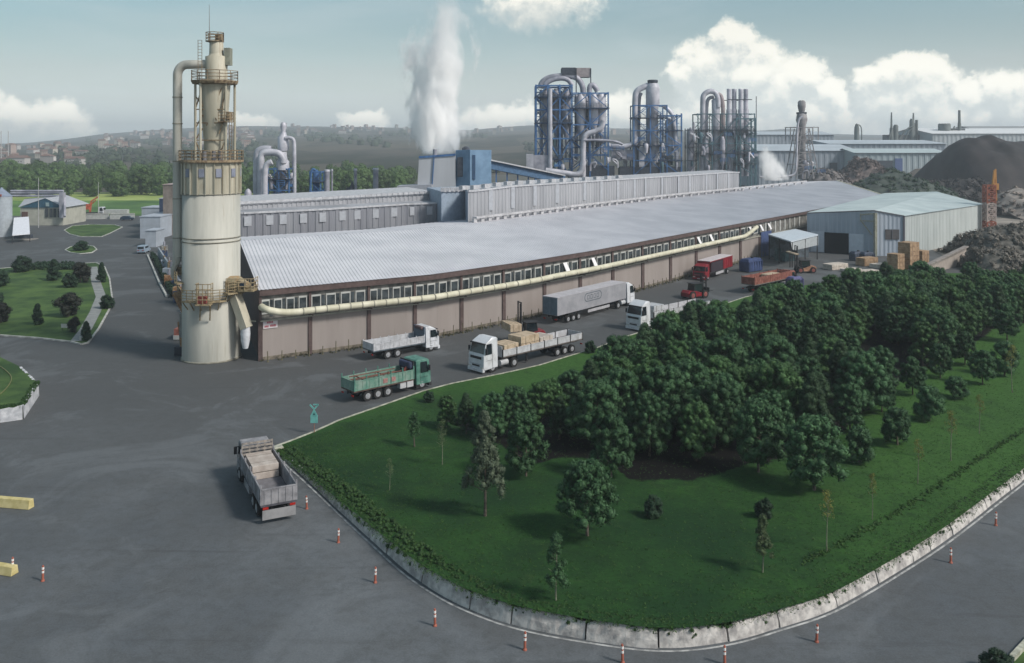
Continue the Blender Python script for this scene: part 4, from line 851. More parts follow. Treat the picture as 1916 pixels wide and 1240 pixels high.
def cab_part(T, xf, ln, Wd, h, paint, style='modern', z0=.5, roofpaint=None):
    """cab whose nose stands at local x = xf and points to +x"""
    w = Wd / 2; xb = xf - ln; zb = z0 + (h - z0) * .46; zt = z0 + (h - z0) * (.83 if style == 'modern' else .93)
    if style == 'modern': prof = [(xb, z0, w), (xf - .08, z0 - .12, w), (xf, z0 + .2, w), (xf - .02, zb - .1, w), (xf - .10, zb + .02, w), (xf - .42, zt, w * .93), (xf - .60, zt + .12, w * .92), (xb + .7, h, w * .84), (xb + .12, h - .04, w * .86), (xb, h - .15, w * .95)]
    else: prof = [(xb, z0, w), (xf - .06, z0, w), (xf, z0 + .15, w), (xf, zb, w), (xf - .16, zt, w * .94), (xf - .32, h, w * .90), (xb + .1, h, w * .9), (xb, h - .12, w * .94)]
    mb = MB(); mb.loft_y(prof); c = T.part("cab", mb, paint, bevel=.06)
    i = 4 if style == 'modern' else 3; (xa, za, wa), (xc, zc, wc) = prof[i], prof[i + 1]; e = .03; mb = MB()
    A0, B0 = Vector((xa, 0, za)).lerp(Vector((xc, 0, zc)), .10), Vector((xa, 0, za)).lerp(Vector((xc, 0, zc)), .94)
    nx = Vector((zc - za, 0, xa - xc)).normalized() * e; wl = wa * .9; wu = wc * .9
    v1 = [A0 + nx + Vector((0, -wl, 0)), A0 + nx + Vector((0, wl, 0)), B0 + nx + Vector((0, wu, 0)), B0 + nx + Vector((0, -wu, 0))]; v2 = [p - nx * 1.8 for p in v1]
    mb.add(v1 + v2, [(0, 1, 2, 3), (1, 0, 4, 5), (2, 1, 5, 6), (3, 2, 6, 7), (0, 3, 7, 4)]); T.part("windscreen", mb, m_wglass, parent=c)
    for s_ in (-1, 1):
        mb = MB(); x1, x2 = xf - .38, xf - 1.22; za, zc = zb + .04, zt - .06; ya, yc = w + .012, w * .955 + .012
        q = [(x1 + .1, s_ * ya, za), (x2, s_ * ya, za), (x2, s_ * yc, zc), (x1 - .10, s_ * yc, zc)]; q2 = [(x, y - s_ * .05, z) for x, y, z in q]; fs = [(0, 1, 2, 3), (1, 0, 4, 5), (2, 1, 5, 6), (3, 2, 6, 7), (0, 3, 7, 4)]
        mb.add(q + q2, fs if s_ > 0 else [f[::-1] for f in fs]); T.part("side_window", mb, m_wglass, parent=c)
        mb = MB(); mb.box((xf - .28, s_ * (w + .16), zb + .45), (.12, .22, .55)); mb.beam((xf - .3, s_ * w * .95, zb + .72), (xf - .28, s_ * (w + .12), zb + .65), .05); T.part("wing_mirror", mb, m_chas, parent=c)
        mb = MB(); mb.box((xf + .015, s_ * w * .76, z0 + .12), (.06, w * .34, .22)); T.part("headlight", mb, m_lamp, parent=c)
        mb = MB(); mb.box((xf - .82, s_ * (w + .004), (z0 + zb) / 2 + .15), (1.0, .012, .02)); mb.box((xf - 1.3, s_ * (w + .004), (z0 + zt) / 2), (.02, .012, (zt - z0) * .9)); T.part("door_seam", mb, m_chas, parent=c)
    mb = MB(); mb.box((xf + .01, 0, zb - .32), (.05, w * 1.4, .26)); T.part("grille", mb, m_chas, parent=c)
    mb = MB(); mb.box((xf + .012, 0, z0 + .32), (.05, w * .95, .16)); T.part("lower_grille", mb, m_chas, parent=c); mb = MB(); mb.box((xf + .035, 0, z0 + .5), (.04, w * 1.5, .03)); T.part("trim_strip", mb, m_rim, parent=c); mb = MB(); mb.box((xb + .25, 0, z0 - .12), (.5, Wd * .96, .5)); T.part("cab_underside", mb, m_chas, parent=c)
    mb = MB(); mb.box((xf - .04, 0, z0 - .12), (.3, Wd * .98, .34)); T.part("bumper", mb, paint if style == 'modern' else m_chas)
    mb = MB(); mb.box((xf + .13, 0, z0 - .12), (.02, .5, .13)); T.part("number_plate", mb, m_silver)
    if style == 'modern': mb = MB(); mb.loft_y([(xf - .40, zt + .02, w * .95), (xf - .18, zt + .02, w * .95), (xf - .2, zt - .1, w * .95), (xf - .40, zt - .05, w * .95)]); T.part("sun_visor", mb, m_chas, parent=c)
    return c
def frame_part(T, x0, x1, z=.95):
    mb = MB()
    for s_ in (-.42, .42): mb.box(((x0 + x1) / 2, s_, z - .15), (x1 - x0, .12, .28))
    for x in np.arange(x0 + .3, x1, 1.4): mb.box((x, 0, z - .15), (.12, .8, .2))
    T.part("chassis", mb, m_chas)
def boards(T, x0, x1, Wd, zb, hh, mat, nb=4, mat2=None, post=None, head=None, tail=True, floor=None, thick=.06, headmat=None):
    w = Wd / 2; mb = MB(); mb.box(((x0 + x1) / 2, 0, zb - .06), (x1 - x0, Wd - .02, .14)); T.part("bed_floor", mb, floor or m_chas)
    for s_ in (-1, 1):
        for k in range(nb):
            a, b = x0 + (x1 - x0) * k / nb, x0 + (x1 - x0) * (k + 1) / nb; mb = MB(); mb.box(((a + b) / 2, s_ * (w - thick / 2), zb + hh / 2), (b - a - .07, thick, hh))
            for q in np.arange(a + .35, b - .2, .6): mb.box((q, s_ * (w + .012), zb + hh / 2), (.05, .03, hh * .9))
            mb.box(((a + b) / 2, s_ * (w + .01), zb + hh - .04), (b - a - .08, .035, .08)); mb.box(((a + b) / 2, s_ * (w + .012), zb + .05), (b - a - .08, .03, .08))
            T.part("side_board", mb, mat)
        for k in range(nb + 1):
            x = x0 + (x1 - x0) * k / nb; mb = MB(); mb.box((min(max(x, x0 + .05), x1 - .05), s_ * (w - .02), zb + hh * .55 + (post or 0) / 2), (.10, .10, hh * 1.1 + (post or 0))); T.part("side_post", mb, mat2 or m_chas)
    if tail:
        mb = MB(); mb.box((x0 + .03, 0, zb + hh / 2), (.06, Wd - .16, hh))
        for y in np.linspace(-w + .25, w - .25, 5): mb.box((x0 - .015, y, zb + hh / 2), (.04, .06, hh * .9))
        mb.box((x0 - .01, 0, zb + hh - .04), (.05, Wd - .16, .08)); T.part("tailgate", mb, mat)
    if head:
        mb = MB()
        for z in np.arange(zb + .12, zb + head, .26): mb.box((x1 - .05, 0, z), (.06, Wd - .1, .14))
        for y in np.linspace(-w + .1, w - .1, 5): mb.box((x1 - .02, y, zb + head / 2), (.08, .08, head))
        T.part("headboard", mb, headmat or mat)
def rear_lights(T, x, Wd, z=.75):
    for s_ in (-1, 1): mb = MB(); mb.box((x - .02, s_ * (Wd / 2 - .3), z), (.05, .36, .14)); T.part("tail_light", mb, m_tail)
def crate(name, label, loc, rz, dims, mat=m_crate, layers=1, group=None):
    o = Thing(name, label, "crate", loc, rz, group, local=True); l, w, h = dims
    for k in range(layers):
        hh = h / layers; mb = MB(); mb.box((0, 0, k * hh + hh / 2 + .03), (l - .03 * (k % 2), w - .03 * (k % 2), hh - .05)); o.part("board_stack", mb, mat, bevel=.02)
        mb = MB()
        for x in (-l * .38, 0, l * .38): mb.box((x, 0, k * hh + .02), (.1, w * .98, .07))
        o.part("bearer", mb, M("dark_bearer", (.12, .085, .05)))
        mb = MB()
        for x in (-l * .25, l * .25):
            mb.box((x, 0, k * hh + hh + .002), (.04, w + .02, .015)); mb.box((x, -w / 2 - .006, k * hh + hh / 2), (.04, .014, hh - .04)); mb.box((x, w / 2 + .006, k * hh + hh / 2), (.04, .014, hh - .04))
        o.part("strap", mb, M("strap_dark", (.10, .08, .06)))
    return o
def on(T, x, y, z):
    c, s_ = math.cos(T.o.rotation_euler.z), math.sin(T.o.rotation_euler.z); return Vector((T.at.x + x * c - y * s_, T.at.y + x * s_ + y * c, z))

# A grey truck driving away, lower left
pr, pf = G(522, 976), G(463, 868); d = (pf - pr).normalized(); L_ = 9.6; c = pr + d * (L_ / 2 - .05)
T = Thing("cargo_truck", "grey high sided truck with one pale wrapped load, driving away beside the lawn corner", "truck", c, math.atan2(d.y, d.x), "trucks in the yard", local=True)
Wd = 2.35; frame_part(T, -L_ / 2 + .2, L_ / 2 - 1.0); wheels(T, (-3.1, -1.8, 3.6), Wd, .5); cab_part(T, L_ / 2, 1.75, Wd * .95, 2.75, m_greyp_, 'old')
boards(T, -L_ / 2 + .05, L_ / 2 - 1.95, Wd, 1.25, 1.05, m_greyp_, 4, m_greyp_, .15, 1.75, True, M("slatted_bed", (.07, .07, .085), var=.3), headmat=M("worn_headboard", (.24, .23, .23), var=.35, scale=3, col2=(.34, .30, .26)))
mb = MB()
for x in np.arange(-L_ / 2 + .3, -.2, .22): mb.box((x, 0, 1.285), (.06, Wd * .9, .05))
T.part("bed_slats", mb, M("slat_grey", (.20, .20, .22)))
mb = MB(); mb.box((-L_ / 2 - .02, 0, .62), (.05, Wd * .92, .62)); T.part("rear_mudflap", mb, M("mudflap_grey", (.25, .25, .26), var=.15)); rear_lights(T, -L_ / 2, Wd, 1.05)
mb = MB(); mb.box((.3, Wd / 2 - .15, .8), (1.9, .35, .5)); mb.box((.3, -Wd / 2 + .15, .8), (1.9, .35, .5)); T.part("side_box", mb, m_greyp_)
crate("wrapped_load", "pale wrapped load standing in the bed of the grey high sided truck", on(T, 1.15, 0, 1.27), T.o.rotation_euler.z, (2.9, 1.85, 1.0), m_crate2, 2)

# B turquoise truck
c, rz, L_ = near_line((806, 724), (661, 757), 2.4)
T = Thing("cargo_truck", "faded turquoise four axle truck with an open stake bed parked by the lawn edge", "truck", c, rz, "trucks in the yard", local=True); Wd = 2.4; h = L_ / 2
frame_part(T, -h + .3, h - 1); wheels(T, (-h + 1.65, -h + 2.8, -h + 3.95, h - 1.05), Wd, .5); cab_part(T, h, 1.75, Wd, 2.95, m_green, 'old')
boards(T, -h + .1, h - 2.05, Wd, 1.2, .95, M("patched_turquoise_boards", (.12, .28, .22), var=.2, scale=1.2, col2=(.22, .30, .26)), 5, m_green, .25, 1.75, True, M("rusty_bed", (.10, .065, .055), var=.3), headmat=m_chas)
mb = MB()
for z, dx_ in ((1.9, 0), (2.2, .15)):
    for y in (-.7, .5): mb.beam((-h + .6, y, z), (h - 3.2, y + .1, z - .1), .09)
for x in (-h + 1.6, -h + 4): mb.beam((x, -1.1, 1.9), (x, 1.1, 2.0), .09); mb.beam((x, -1.1, 1.3), (x, -1.1, 2.45), .1)
T.part("rusty_stake_rails", mb, M("rusty_rail", (.16, .08, .06), var=.3))
mb = MB(); mb.box((h - 2.55, -Wd / 2 + .2, .78), (.75, .5, .55)); mb.box((h - 3.4, -Wd / 2 + .2, .78), (.7, .5, .5)); T.part("fuel_tank", mb, M("tank_metal", (.45, .46, .48), rough=.4))
mb = MB(); mb.box((h - 2.2, 0, 2.5), (.5, 2.0, .7)); T.part("folded_tarpaulin", mb, M("dark_blue_tarp", (.035, .045, .09), var=.3, scale=3), bevel=.15)
mb = MB(); mb.tube([(h - 2.45, -.5, 2.05), (h - 2.45, -.45, 2.05)], .35, 14); T.part("spare_wheel", mb, M("red_brown_wheel", (.16, .04, .03)))
for x0_, w_ in ((-h + 3.6, .5), (-h + 4.55, .45)): mb = MB(); mb.box((x0_, -Wd / 2 - .03, 1.65), (w_, .03, .42)); T.part("faded_panel", mb, M("faded_pink_patch", (.33, .17, .16), var=.2, scale=4))
rear_lights(T, -h + .1, Wd)

# C white flatbed truck by the wall
c, rz, L_ = near_line((822, 654.5), (698, 677), 2.4)
T = Thing("cargo_truck", "white three axle dropside truck with an empty blue grey bed parked against the wall", "truck", c, rz, "trucks in the yard", local=True); Wd = 2.4; h = L_ / 2
frame_part(T, -h + .3, h - 1); wheels(T, (-h + 2.0, -h + 3.3, h - 1.15), Wd, .5); cab_part(T, h, 1.9, Wd, 3.0, m_white, 'modern')
boards(T, -h + .05, h - 2.1, Wd, 1.2, .8, m_silver, 6, m_silver, .05, None, True, M("blue_grey_bed", (.10, .125, .15), var=.2))
mb = MB(); mb.box((h - 2.05, 0, 2.1), (.12, Wd * .95, 1.75)); T.part("headboard", mb, M("blue_grey_board", (.11, .14, .18), var=.15)); mb = MB(); mb.box((h - 2.2, -.2, 2.85), (.5, 1.4, .35)); T.part("rolled_cover", mb, M("brown_cover", (.12, .08, .08)), bevel=.1); rear_lights(T, -h + .05, Wd)

def semi(T, L_, Wd, hcab, paint=m_white, trailer_axles=3, tr=2.2):
    h = L_ / 2; cab_part(T, h, 2.1, Wd, hcab, paint, 'modern'); frame_part(T, h - 5.6, h - .5, 1.0); wheels(T, (h - 1.35, h - 4.6), Wd, .52)
    frame_part(T, -h + .2, h - 3.0, 1.25); wheels(T, [-h + tr + 1.25 * k for k in range(trailer_axles)], Wd, .48)
    for s_ in (-1, 1):
        mb = MB(); mb.cyl((h - 2.6, s_ * (Wd / 2 - .32), .75), (h - 3.7, s_ * (Wd / 2 - .32), .75), .33, seg=14); T.part("fuel_tank", mb, M("tank_metal", (.45, .46, .48), rough=.4))
        mb = MB(); mb.beam((h - 6.9, s_ * .8, .25), (h - 6.9, s_ * .8, 1.1), .14); mb.box((h - 6.9, s_ * .8, .22), (.3, .3, .06)); T.part("landing_leg", mb, m_chas)
    rear_lights(T, -h + .05, Wd); return h
def dropside(T, h, Wd, zb, hh, gaps=(), fr=2.75):
    x0, x1 = -h + .05, h - fr; n = 6; w = Wd / 2; mb = MB(); mb.box(((x0 + x1) / 2, 0, zb - .07), (x1 - x0, Wd, .16)); T.part("trailer_floor", mb, M("trailer_floor_brown", (.10, .085, .08), var=.2))
    for s_ in (-1, 1):
        for k in range(n):
            a, b = x0 + (x1 - x0) * k / n, x0 + (x1 - x0) * (k + 1) / n; drop = hh if (k in gaps and s_ < 0) or (k in gaps and s_ > 0 and len(gaps) < 0) else 0
            mb = MB(); mb.box(((a + b) / 2, s_ * (w + (.05 if drop else -.02)), zb + hh / 2 - drop), (b - a - .14, .05, hh)); mb.box(((a + b) / 2, s_ * (w + (.07 if drop else .01)), zb + hh - .05 - drop), (b - a - .14, .05, .07)); T.part("dropside_board", mb, m_silver)
        for k in range(n + 1):
            x = x0 + (x1 - x0) * k / n; mb = MB(); mb.box((min(max(x, x0 + .06), x1 - .06), s_ * (w - .02), zb + hh / 2 - .05), (.11, .12, hh + .25)); T.part("trailer_post", mb, m_chas)
    mb = MB(); mb.box((x0 + .03, 0, zb + hh / 2), (.05, Wd - .2, hh)); T.part("tailgate", mb, m_silver); mb = MB(); mb.box((x1 - .03, 0, zb + .55), (.07, Wd - .15, 1.15)); T.part("front_board", mb, m_silver)
# D loaded white semi
c, rz, L_ = near_line((905, 701), (1091, 655), 2.5)
T = Thing("semi_truck", "white semi truck with a dropside trailer carrying pale wooden crates, beside the lawn", "truck", c, rz, "trucks in the yard", local=True); h = semi(T, L_, 2.5, 3.75, tr=1.9)
# local -y or +y faces the camera depending on heading; boards drop on the near side
near = -1 if (Vector((-math.sin(rz), math.cos(rz), 0)) * -1).y < 0 else 1
dropside(T, h, 2.5, 1.42, .72, gaps=())
for k, (x, l, w, hh, ly) in enumerate(((h - 4.3, 2.2, 2.15, 1.15, 1), (h - 7.25, 2.9, 2.15, 1.65, 2), (h - 9.9, 2.1, 2.15, 1.15, 1))):
    crate("wooden_crate", ("pale wooden crate nearest the cab on the white semi trailer", "tallest double layer of pale boards in the middle of the loaded white trailer", "pinkish wooden crate rearmost on the loaded white trailer")[k], on(T, x, 0, 1.43), rz, (l, w, hh), m_crate if k < 2 else m_crate2, ly, "crates on the white trailer")
# F empty white semi
c, rz, L_ = near_line((1199, 621), (1330, 590), 2.5)
T = Thing("semi_truck", "white semi truck with an almost empty flat trailer half hidden by the grove", "truck", c, rz, "trucks in the yard", local=True); h = semi(T, L_, 2.5, 3.8, tr=1.9); dropside(T, h, 2.5, 1.42, .72)
crate("wooden_crate", "low white wrapped crate behind the cab of the half hidden white semi", on(T, h - 4.2, 0, 1.43), rz, (2.2, 2.1, 1.5), m_silver, 2)
# E grey box semi
c, rz, L_ = near_line((1188, 569.5), (1043, 609), 2.55)
T = Thing("semi_truck", "white semi truck with a long closed grey box trailer parked along the wall", "truck", c, rz, "trucks in the yard", local=True); h = semi(T, L_, 2.5, 3.55, tr=2.6)
m_box = M("grey_trailer_skin", (.27, .275, .30), rough=.5, var=.08, scale=.6, col2=(.33, .33, .36)); x0, x1 = -h + .02, h - 2.55; mb = MB(); mb.box(((x0 + x1) / 2, 0, 2.5), (x1 - x0, 2.55, 2.45)); bx = T.part("box_body", mb, m_box, bevel=.04)
mb = MB(); mb.box(((x0 + x1) / 2, 0, 3.745), (x1 - x0 + .04, 2.6, .05)); T.part("box_roof", mb, M("trailer_roof", (.42, .41, .44), var=.1), parent=bx)
mb = MB()
for y in (-.63, .63): mb.box((x0 - .015, y, 2.5), (.04, 1.2, 2.3)); [mb.beam((x0 - .05, y + q, 1.4), (x0 - .05, y + q, 3.6), .04) for q in (-.3, .3)]
T.part("rear_door", mb, M("shaded_doors", (.12, .16, .20), var=.1), parent=bx)  # shade of the rear face put into the darker, bluer door colour
# rounded emblem with blocky lettering on the near side
ex, ez, ew, eh = (x0 + x1) / 2 - .1, 2.85, 2.2, .62; mb = MB(); ys = -1.285
def emb(s_):
    mb = MB(); pts = []; n = 8
    for cx__, a0 in ((ex + ew - eh, -90), (ex - ew + eh, 90)):
        for i in range(n + 1): a = R(a0 + 180 * i / n); pts.append((cx__ + math.cos(a) * eh, ez + math.sin(a) * eh))
    y = s_ * 1.282; N = len(pts); inn_ = [(ex + (p[0] - ex) * .93, ez + (p[1] - ez) * .80) for p in pts]
    mb.add([(p[0], y, p[1]) for p in pts] + [(p[0], y, p[1]) for p in inn_], [(i, (i + 1) % N, N + (i + 1) % N, N + i) if s_ < 0 else (N + i, N + (i + 1) % N, (i + 1) % N, i) for i in range(N)])
    for k in range(4):
        cx__ = ex - 1.2 + k * .8
        for dx_, dz_, a, b in ((-.24, 0, .1, .62), (.2, 0, .1, .62 if k != 2 else .3), (0, .27, .44, .1), (0, -.27, .44, .1)): mb.box((cx__ + dx_, s_ * 1.281, ez + dz_), (a, .008, b))
    T.part("emblem", mb, M("emblem_dark", (.10, .12, .145)), parent=bx)
emb(-1); emb(1)
for s_ in (-1, 1): mb = MB(); mb.box((.2, s_ * 1.2, .85), (5.6, .05, .4)); T.part("side_guard", mb, M("guard_grey", (.35, .35, .37)))
# G red curtain sided truck
c, rz, L_ = near_line((1320, 526), (1371, 509), 2.5)
T = Thing("curtain_side_truck", "bright red truck with its curtain drawn open on a dark cargo space", "truck", c, rz, "trucks in the yard", local=True); h = L_ / 2
cab_part(T, h, 2.0, 2.4, 2.9, m_rdpaint, 'modern'); frame_part(T, -h + .3, h - .5, 1.1); wheels(T, (-h + 2.4, h - 1.4), 2.4, .48)
x0, x1 = -h + .02, h - 2.1; mb = MB(); mb.box(((x0 + x1) / 2, 0, 3.28), (x1 - x0, 2.5, .08)); T.part("box_roof", mb, M("pinkish_white_roof", (.50, .46, .48), var=.08)); mb = MB(); mb.box(((x0 + x1) / 2, 0, 1.15), (x1 - x0, 2.45, .14)); T.part("box_floor", mb, m_chas)
mb = MB(); mb.box((x1 - .05, 0, 2.2), (.1, 2.45, 2.1)); T.part("front_wall", mb, m_rdpaint); mb = MB(); mb.box((x0 + .05, 0, 2.2), (.1, 2.45, 2.1)); T.part("rear_wall", mb, m_rdpaint)
for s_ in (-1, 1):
    mb = MB(); a = x0 + .1; b = x0 + (x1 - x0) * .42
    for k in range(9): mb.box((a + (b - a) * (k + .5) / 9, s_ * (1.2 + .02 * (k % 2)), 2.2), ((b - a) / 9, .06, 2.05))
    T.part("curtain", mb, m_rdpaint)
    mb = MB(); mb.box(((x0 + x1) / 2, s_ * 1.22, 3.16), (x1 - x0, .06, .16)); T.part("top_rail", mb, m_rdpaint); mb = MB(); mb.box((-.3, s_ * 1.15, .75), (3.8, .08, .45)); T.part("side_guard", mb, M("guard_grey", (.35, .35, .37)))
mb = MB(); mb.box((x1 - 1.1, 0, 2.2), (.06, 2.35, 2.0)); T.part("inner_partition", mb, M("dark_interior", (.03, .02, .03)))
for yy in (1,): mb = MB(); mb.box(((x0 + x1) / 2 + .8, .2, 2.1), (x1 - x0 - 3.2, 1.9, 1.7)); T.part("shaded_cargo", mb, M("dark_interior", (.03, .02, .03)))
# H brick red tipper
c, rz, L_ = near_line((1490, 533.5), (1412, 551), 2.5)
T = Thing("tipper_truck", "brick red high sided truck with pale boards inside, parked between the forklift and the grove", "truck", c, rz, "trucks in the yard", local=True); h = L_ / 2
cab_part(T, h, 1.9, 2.4, 2.6, m_rust2, 'old'); frame_part(T, -h + .3, h - 1, 1.1); wheels(T, (-h + 2.4, -h + 3.7, -h + 5.0, h - 1.3), 2.4, .5); boards(T, -h + .05, h - 2.1, 2.45, 1.55, 1.15, m_rust2, 4, m_rust2, .05, 1.3, True, M("grey_bed", (.17, .16, .15)))
mb = MB(); mb.box((h - 3.4, 0, .8), (1.6, 2.3, .35)); T.part("side_guard", mb, m_silver); rear_lights(T, -h + .05, 2.4)
crate("board_stack_load", "flat stack of pale boards lying in the bed of the brick red truck", on(T, .6, .2, 1.6), rz, (3.6, 1.5, .95), m_crate)

# forklifts
def forklift(label, px, heading, paint, s=1.0, mast_h=3.6, load=None, label_load='', lift=.9):
    p = G(*px); T = Thing("forklift", label, "forklift", p, heading, "forklifts", local=True)
    mb = MB(); mb.loft_y([(-1.5 * s, .35, .6 * s), (1.0 * s, .35, .62 * s), (1.0 * s, .75, .62 * s), (.2 * s, .95, .62 * s), (-.4 * s, 1.25, .62 * s), (-1.35 * s, 1.35, .58 * s), (-1.6 * s, 1.0, .58 * s)]); T.part("body", mb, paint, bevel=.05)
    wheels(T, (-1.05 * s, .85 * s), 1.5 * s, .45 * s, M("rim_red", (.25, .08, .07)), .3)
    mb = MB()
    for x, y in ((.75, .5), (.75, -.5), (-.7, .5), (-.7, -.5)): mb.beam((x * s, y * s, .9), ((x * .8) * s, y * .9 * s, 2.35), .08)
    mb.box((0, 0, 2.38), (1.5 * s, 1.15 * s, .08)); mb.box((-.35 * s, 0, 1.35), (.5, .55, .5)); T.part("cab_guard", mb, m_chas)
    mb = MB(); mb.box((0, 0, 1.7), (1.2 * s, .95 * s, 1.15)); T.part("cab_glazing", mb, m_wglass)
    mb = MB(); xm = 1.25 * s
    for y in (-.42, .42): mb.beam((xm, y * s, .1), (xm, y * s, mast_h), .16, .14); mb.beam((xm + .08, y * .72 * s, .3), (xm + .08, y * .72 * s, mast_h - .2), .1)
    for z in (.5, 1.4, 2.3, mast_h - .08): mb.beam((xm, -.42 * s, z), (xm, .42 * s, z), .12)
    mb.beam((xm - .1, 0, .4), (xm - .1, 0, mast_h - .4), .12); T.part("mast", mb, m_chas)
    mb = MB(); mb.box((xm + .2, 0, lift + .35), (.1, 1.5 * s, .7))
    for y in (-.38, .38): mb.box((xm + .95, y, lift + .02), (1.5, .14, .06))
    T.part("fork_carriage", mb, m_chas)
    if load: crate("wooden_crate", label_load, on(T, xm + .35 + load[0] / 2, 0, lift + .05), heading, load, m_crate)
    return T
forklift("red forklift holding a pale crate between the warehouse wall and the loaded semi", (992, 637), math.atan2(-.38, -.92), m_rdpaint, 1.15, 5.0, (1.5, 3.0, .95), "pale wooden crate raised on the forks of the red forklift", 1.5)
forklift("red forklift with a short mast behind the half hidden white semi", (1301, 557), math.atan2(.55, .83), m_rdpaint, 1.45, 3.5)
forklift("dark masted forklift lifting a long beam beyond the brick red truck", (1505, 510), math.atan2(-.1, -1), M("dull_yellow_red", (.30, .16, .10), var=.4, scale=1.5), 1.3, 5.2, (.8, 4.2, .25), "long reddish board bundle on the forks of the far forklift", 3.6)

# street things in the yard
def container(name, label, px, rz, dims, mat, cat="container"):
    p = G(*px); T = Thing(name, label, cat, p, rz, local=True); l, w, h = dims; mb = MB(); mb.loft_y([(-l / 2, .1, w / 2), (l / 2, .1, w / 2), (l / 2 + .05, h * .8, w / 2), (l / 2 - .25, h, w / 2 - .3), (-l / 2 + .25, h, w / 2 - .3), (-l / 2 - .05, h * .8, w / 2)]); T.part("body", mb, mat, bevel=.08)
    mb = MB()
    for x in np.linspace(-l / 2 + .2, l / 2 - .2, 6): mb.box((x, 0, h * .42), (.06, w + .06, h * .72))
    T.part("ribs", mb, mat); mb = MB(); mb.box((0, 0, .06), (l * .9, w * .8, .12)); T.part("skid", mb, m_chas); mb = MB(); mb.box((l * .1, 0, h + .12), (.35, .35, .25)); T.part("lid_handle", mb, m_chas); return T
container("waste_container", "blue covered container standing against the far end of the pink beige wall", (1405, 507), R(40), (4.4, 2.3, 2.5), M("blue_tarpaulin", (.03, .05, .13), var=.25, scale=1.5))
container("waste_container", "small violet blue container in front of the brick red truck's cab", (1487, 540), R(30), (2.4, 1.9, 2.1), M("violet_blue_tarp", (.10, .10, .22), var=.2, scale=1.5))
# small van at the left hedge
p = G(262, 475); T = Thing("van", "small blue white van parked by the hedge in the left lane", "van", p + Vector((0, 2, 0)), R(95), local=True)
mb = MB(); mb.loft_y([(-2.1, .35, .85), (2.1, .35, .85), (2.15, .8, .85), (1.3, 1.05, .85), (.75, 1.75, .74), (-1.9, 1.85, .74), (-2.15, 1.0, .85)]); T.part("body", mb, M("van_blue_grey", (.25, .32, .40), rough=.35), bevel=.06); wheels(T, (-1.35, 1.35), 1.72, .33)
mb = MB(); mb.add([(1.27, -.68, 1.12), (1.27, .68, 1.12), (.82, .62, 1.7), (.82, -.62, 1.7)], [(0, 1, 2, 3)]); T.part("windscreen", mb, m_wglass); mb = MB(); mb.box((-2.08, 0, 1.35), (.1, 1.3, .5)); T.part("rear_window", mb, m_wglass)
for s_ in (-1, 1): mb = MB(); mb.box((-.4, s_ * .80, 1.38), (2.2, .06, .42)); T.part("side_window", mb, m_wglass)
rear_lights(T, -2.13, 1.6, .85)
# flexible orange posts
m_or = M("orange_plastic", (.34, .105, .07), rough=.5, var=.1); m_refl = M("white_reflector", (.75, .72, .70), rough=.4)
PB = "orange and white flexible posts along the road"
src = Thing("flexible_post", "", "traffic post", (0, 0, 0), local=True, group=PB); mb = MB(); mb.lathe([(.12, 0), (.115, .05), (.07, .09)], seg=14); src.part("base", mb, m_or); mb = MB(); mb.lathe([(.075, .08), (.065, .75), (.05, .80)], seg=12); src.part("post", mb, m_or)
for z in (.42, .60): mb = MB(); mb.lathe([(.078, z), (.078, z + .11)], seg=12); src.part("reflective_band", mb, m_refl)
LB = [(574, 952, "flexible post right behind the grey high sided truck's tail"), (633, 1015, "second flexible post from the grey truck along the lawn wall"), (702, 1090, "flexible post midway down the left side of the curved wall"), (814, 1171, "flexible post lower left, before the wall turns along the bottom"),
      (982, 1216, "flexible post at the bottom under the left part of the lawn"), (1165, 1240, "left one of the two flexible posts cut by the bottom edge"), (1356, 1243, "right one of the two flexible posts cut by the bottom edge"), (1528, 1201, "flexible post on the road below the right part of the lawn"),
      (1779, 1053, "flexible post up the right hand road, second from the right edge"), (1863, 983, "flexible post nearest the right edge on the road"), (80, 1087, "flexible post standing free in the left yard"), (23, 1071, "flexible post at the tip of the lower yellow barrier")]
for i, (x, y, l) in enumerate(LB):
    o = src.o if i == 0 else copy_tree(src.o); o.location = G(x, y); o['label'] = "orange and white " + l; o.scale = (.9, .9, 1.12); o.rotation_euler = (random.uniform(-.04, .04), random.uniform(-.04, .04), random.uniform(0, 6))
# yellow barriers at the left edge
m_yb = M("yellow_barrier_paint", (.50, .42, .17), var=.12, scale=1.5, col2=(.60, .52, .27))
for (x0_, y0_, x1_, y1_, hh, lb) in ((-60, 941, 59, 951, .62, "upper and larger of the two low yellow barriers entering at the left edge"), (-60, 1061, 28, 1075, .50, "lower and smaller of the two low yellow barriers at the left edge")):
    a, b = G(x0_, y0_), G(x1_, y1_); d = b - a; T = Thing("yellow_barrier", lb, "barrier", a.lerp(b, .5), math.atan2(d.y, d.x), "yellow barriers", local=True); L_ = d.length; mb = MB(); mb.loft_y([(-L_ / 2, 0, .28), (L_ / 2, 0, .28), (L_ / 2, hh, .2), (-L_ / 2, hh, .2)]); T.part("beam", mb, m_yb, bevel=.03)
    mb = MB(); mb.box((0, 0, -.0), (L_, .62, .05)); T.part("ground_shade", mb, M("barrier_shade_strip", (.10, .095, .07)))  # dark strip painted as the barrier's shade on the ground
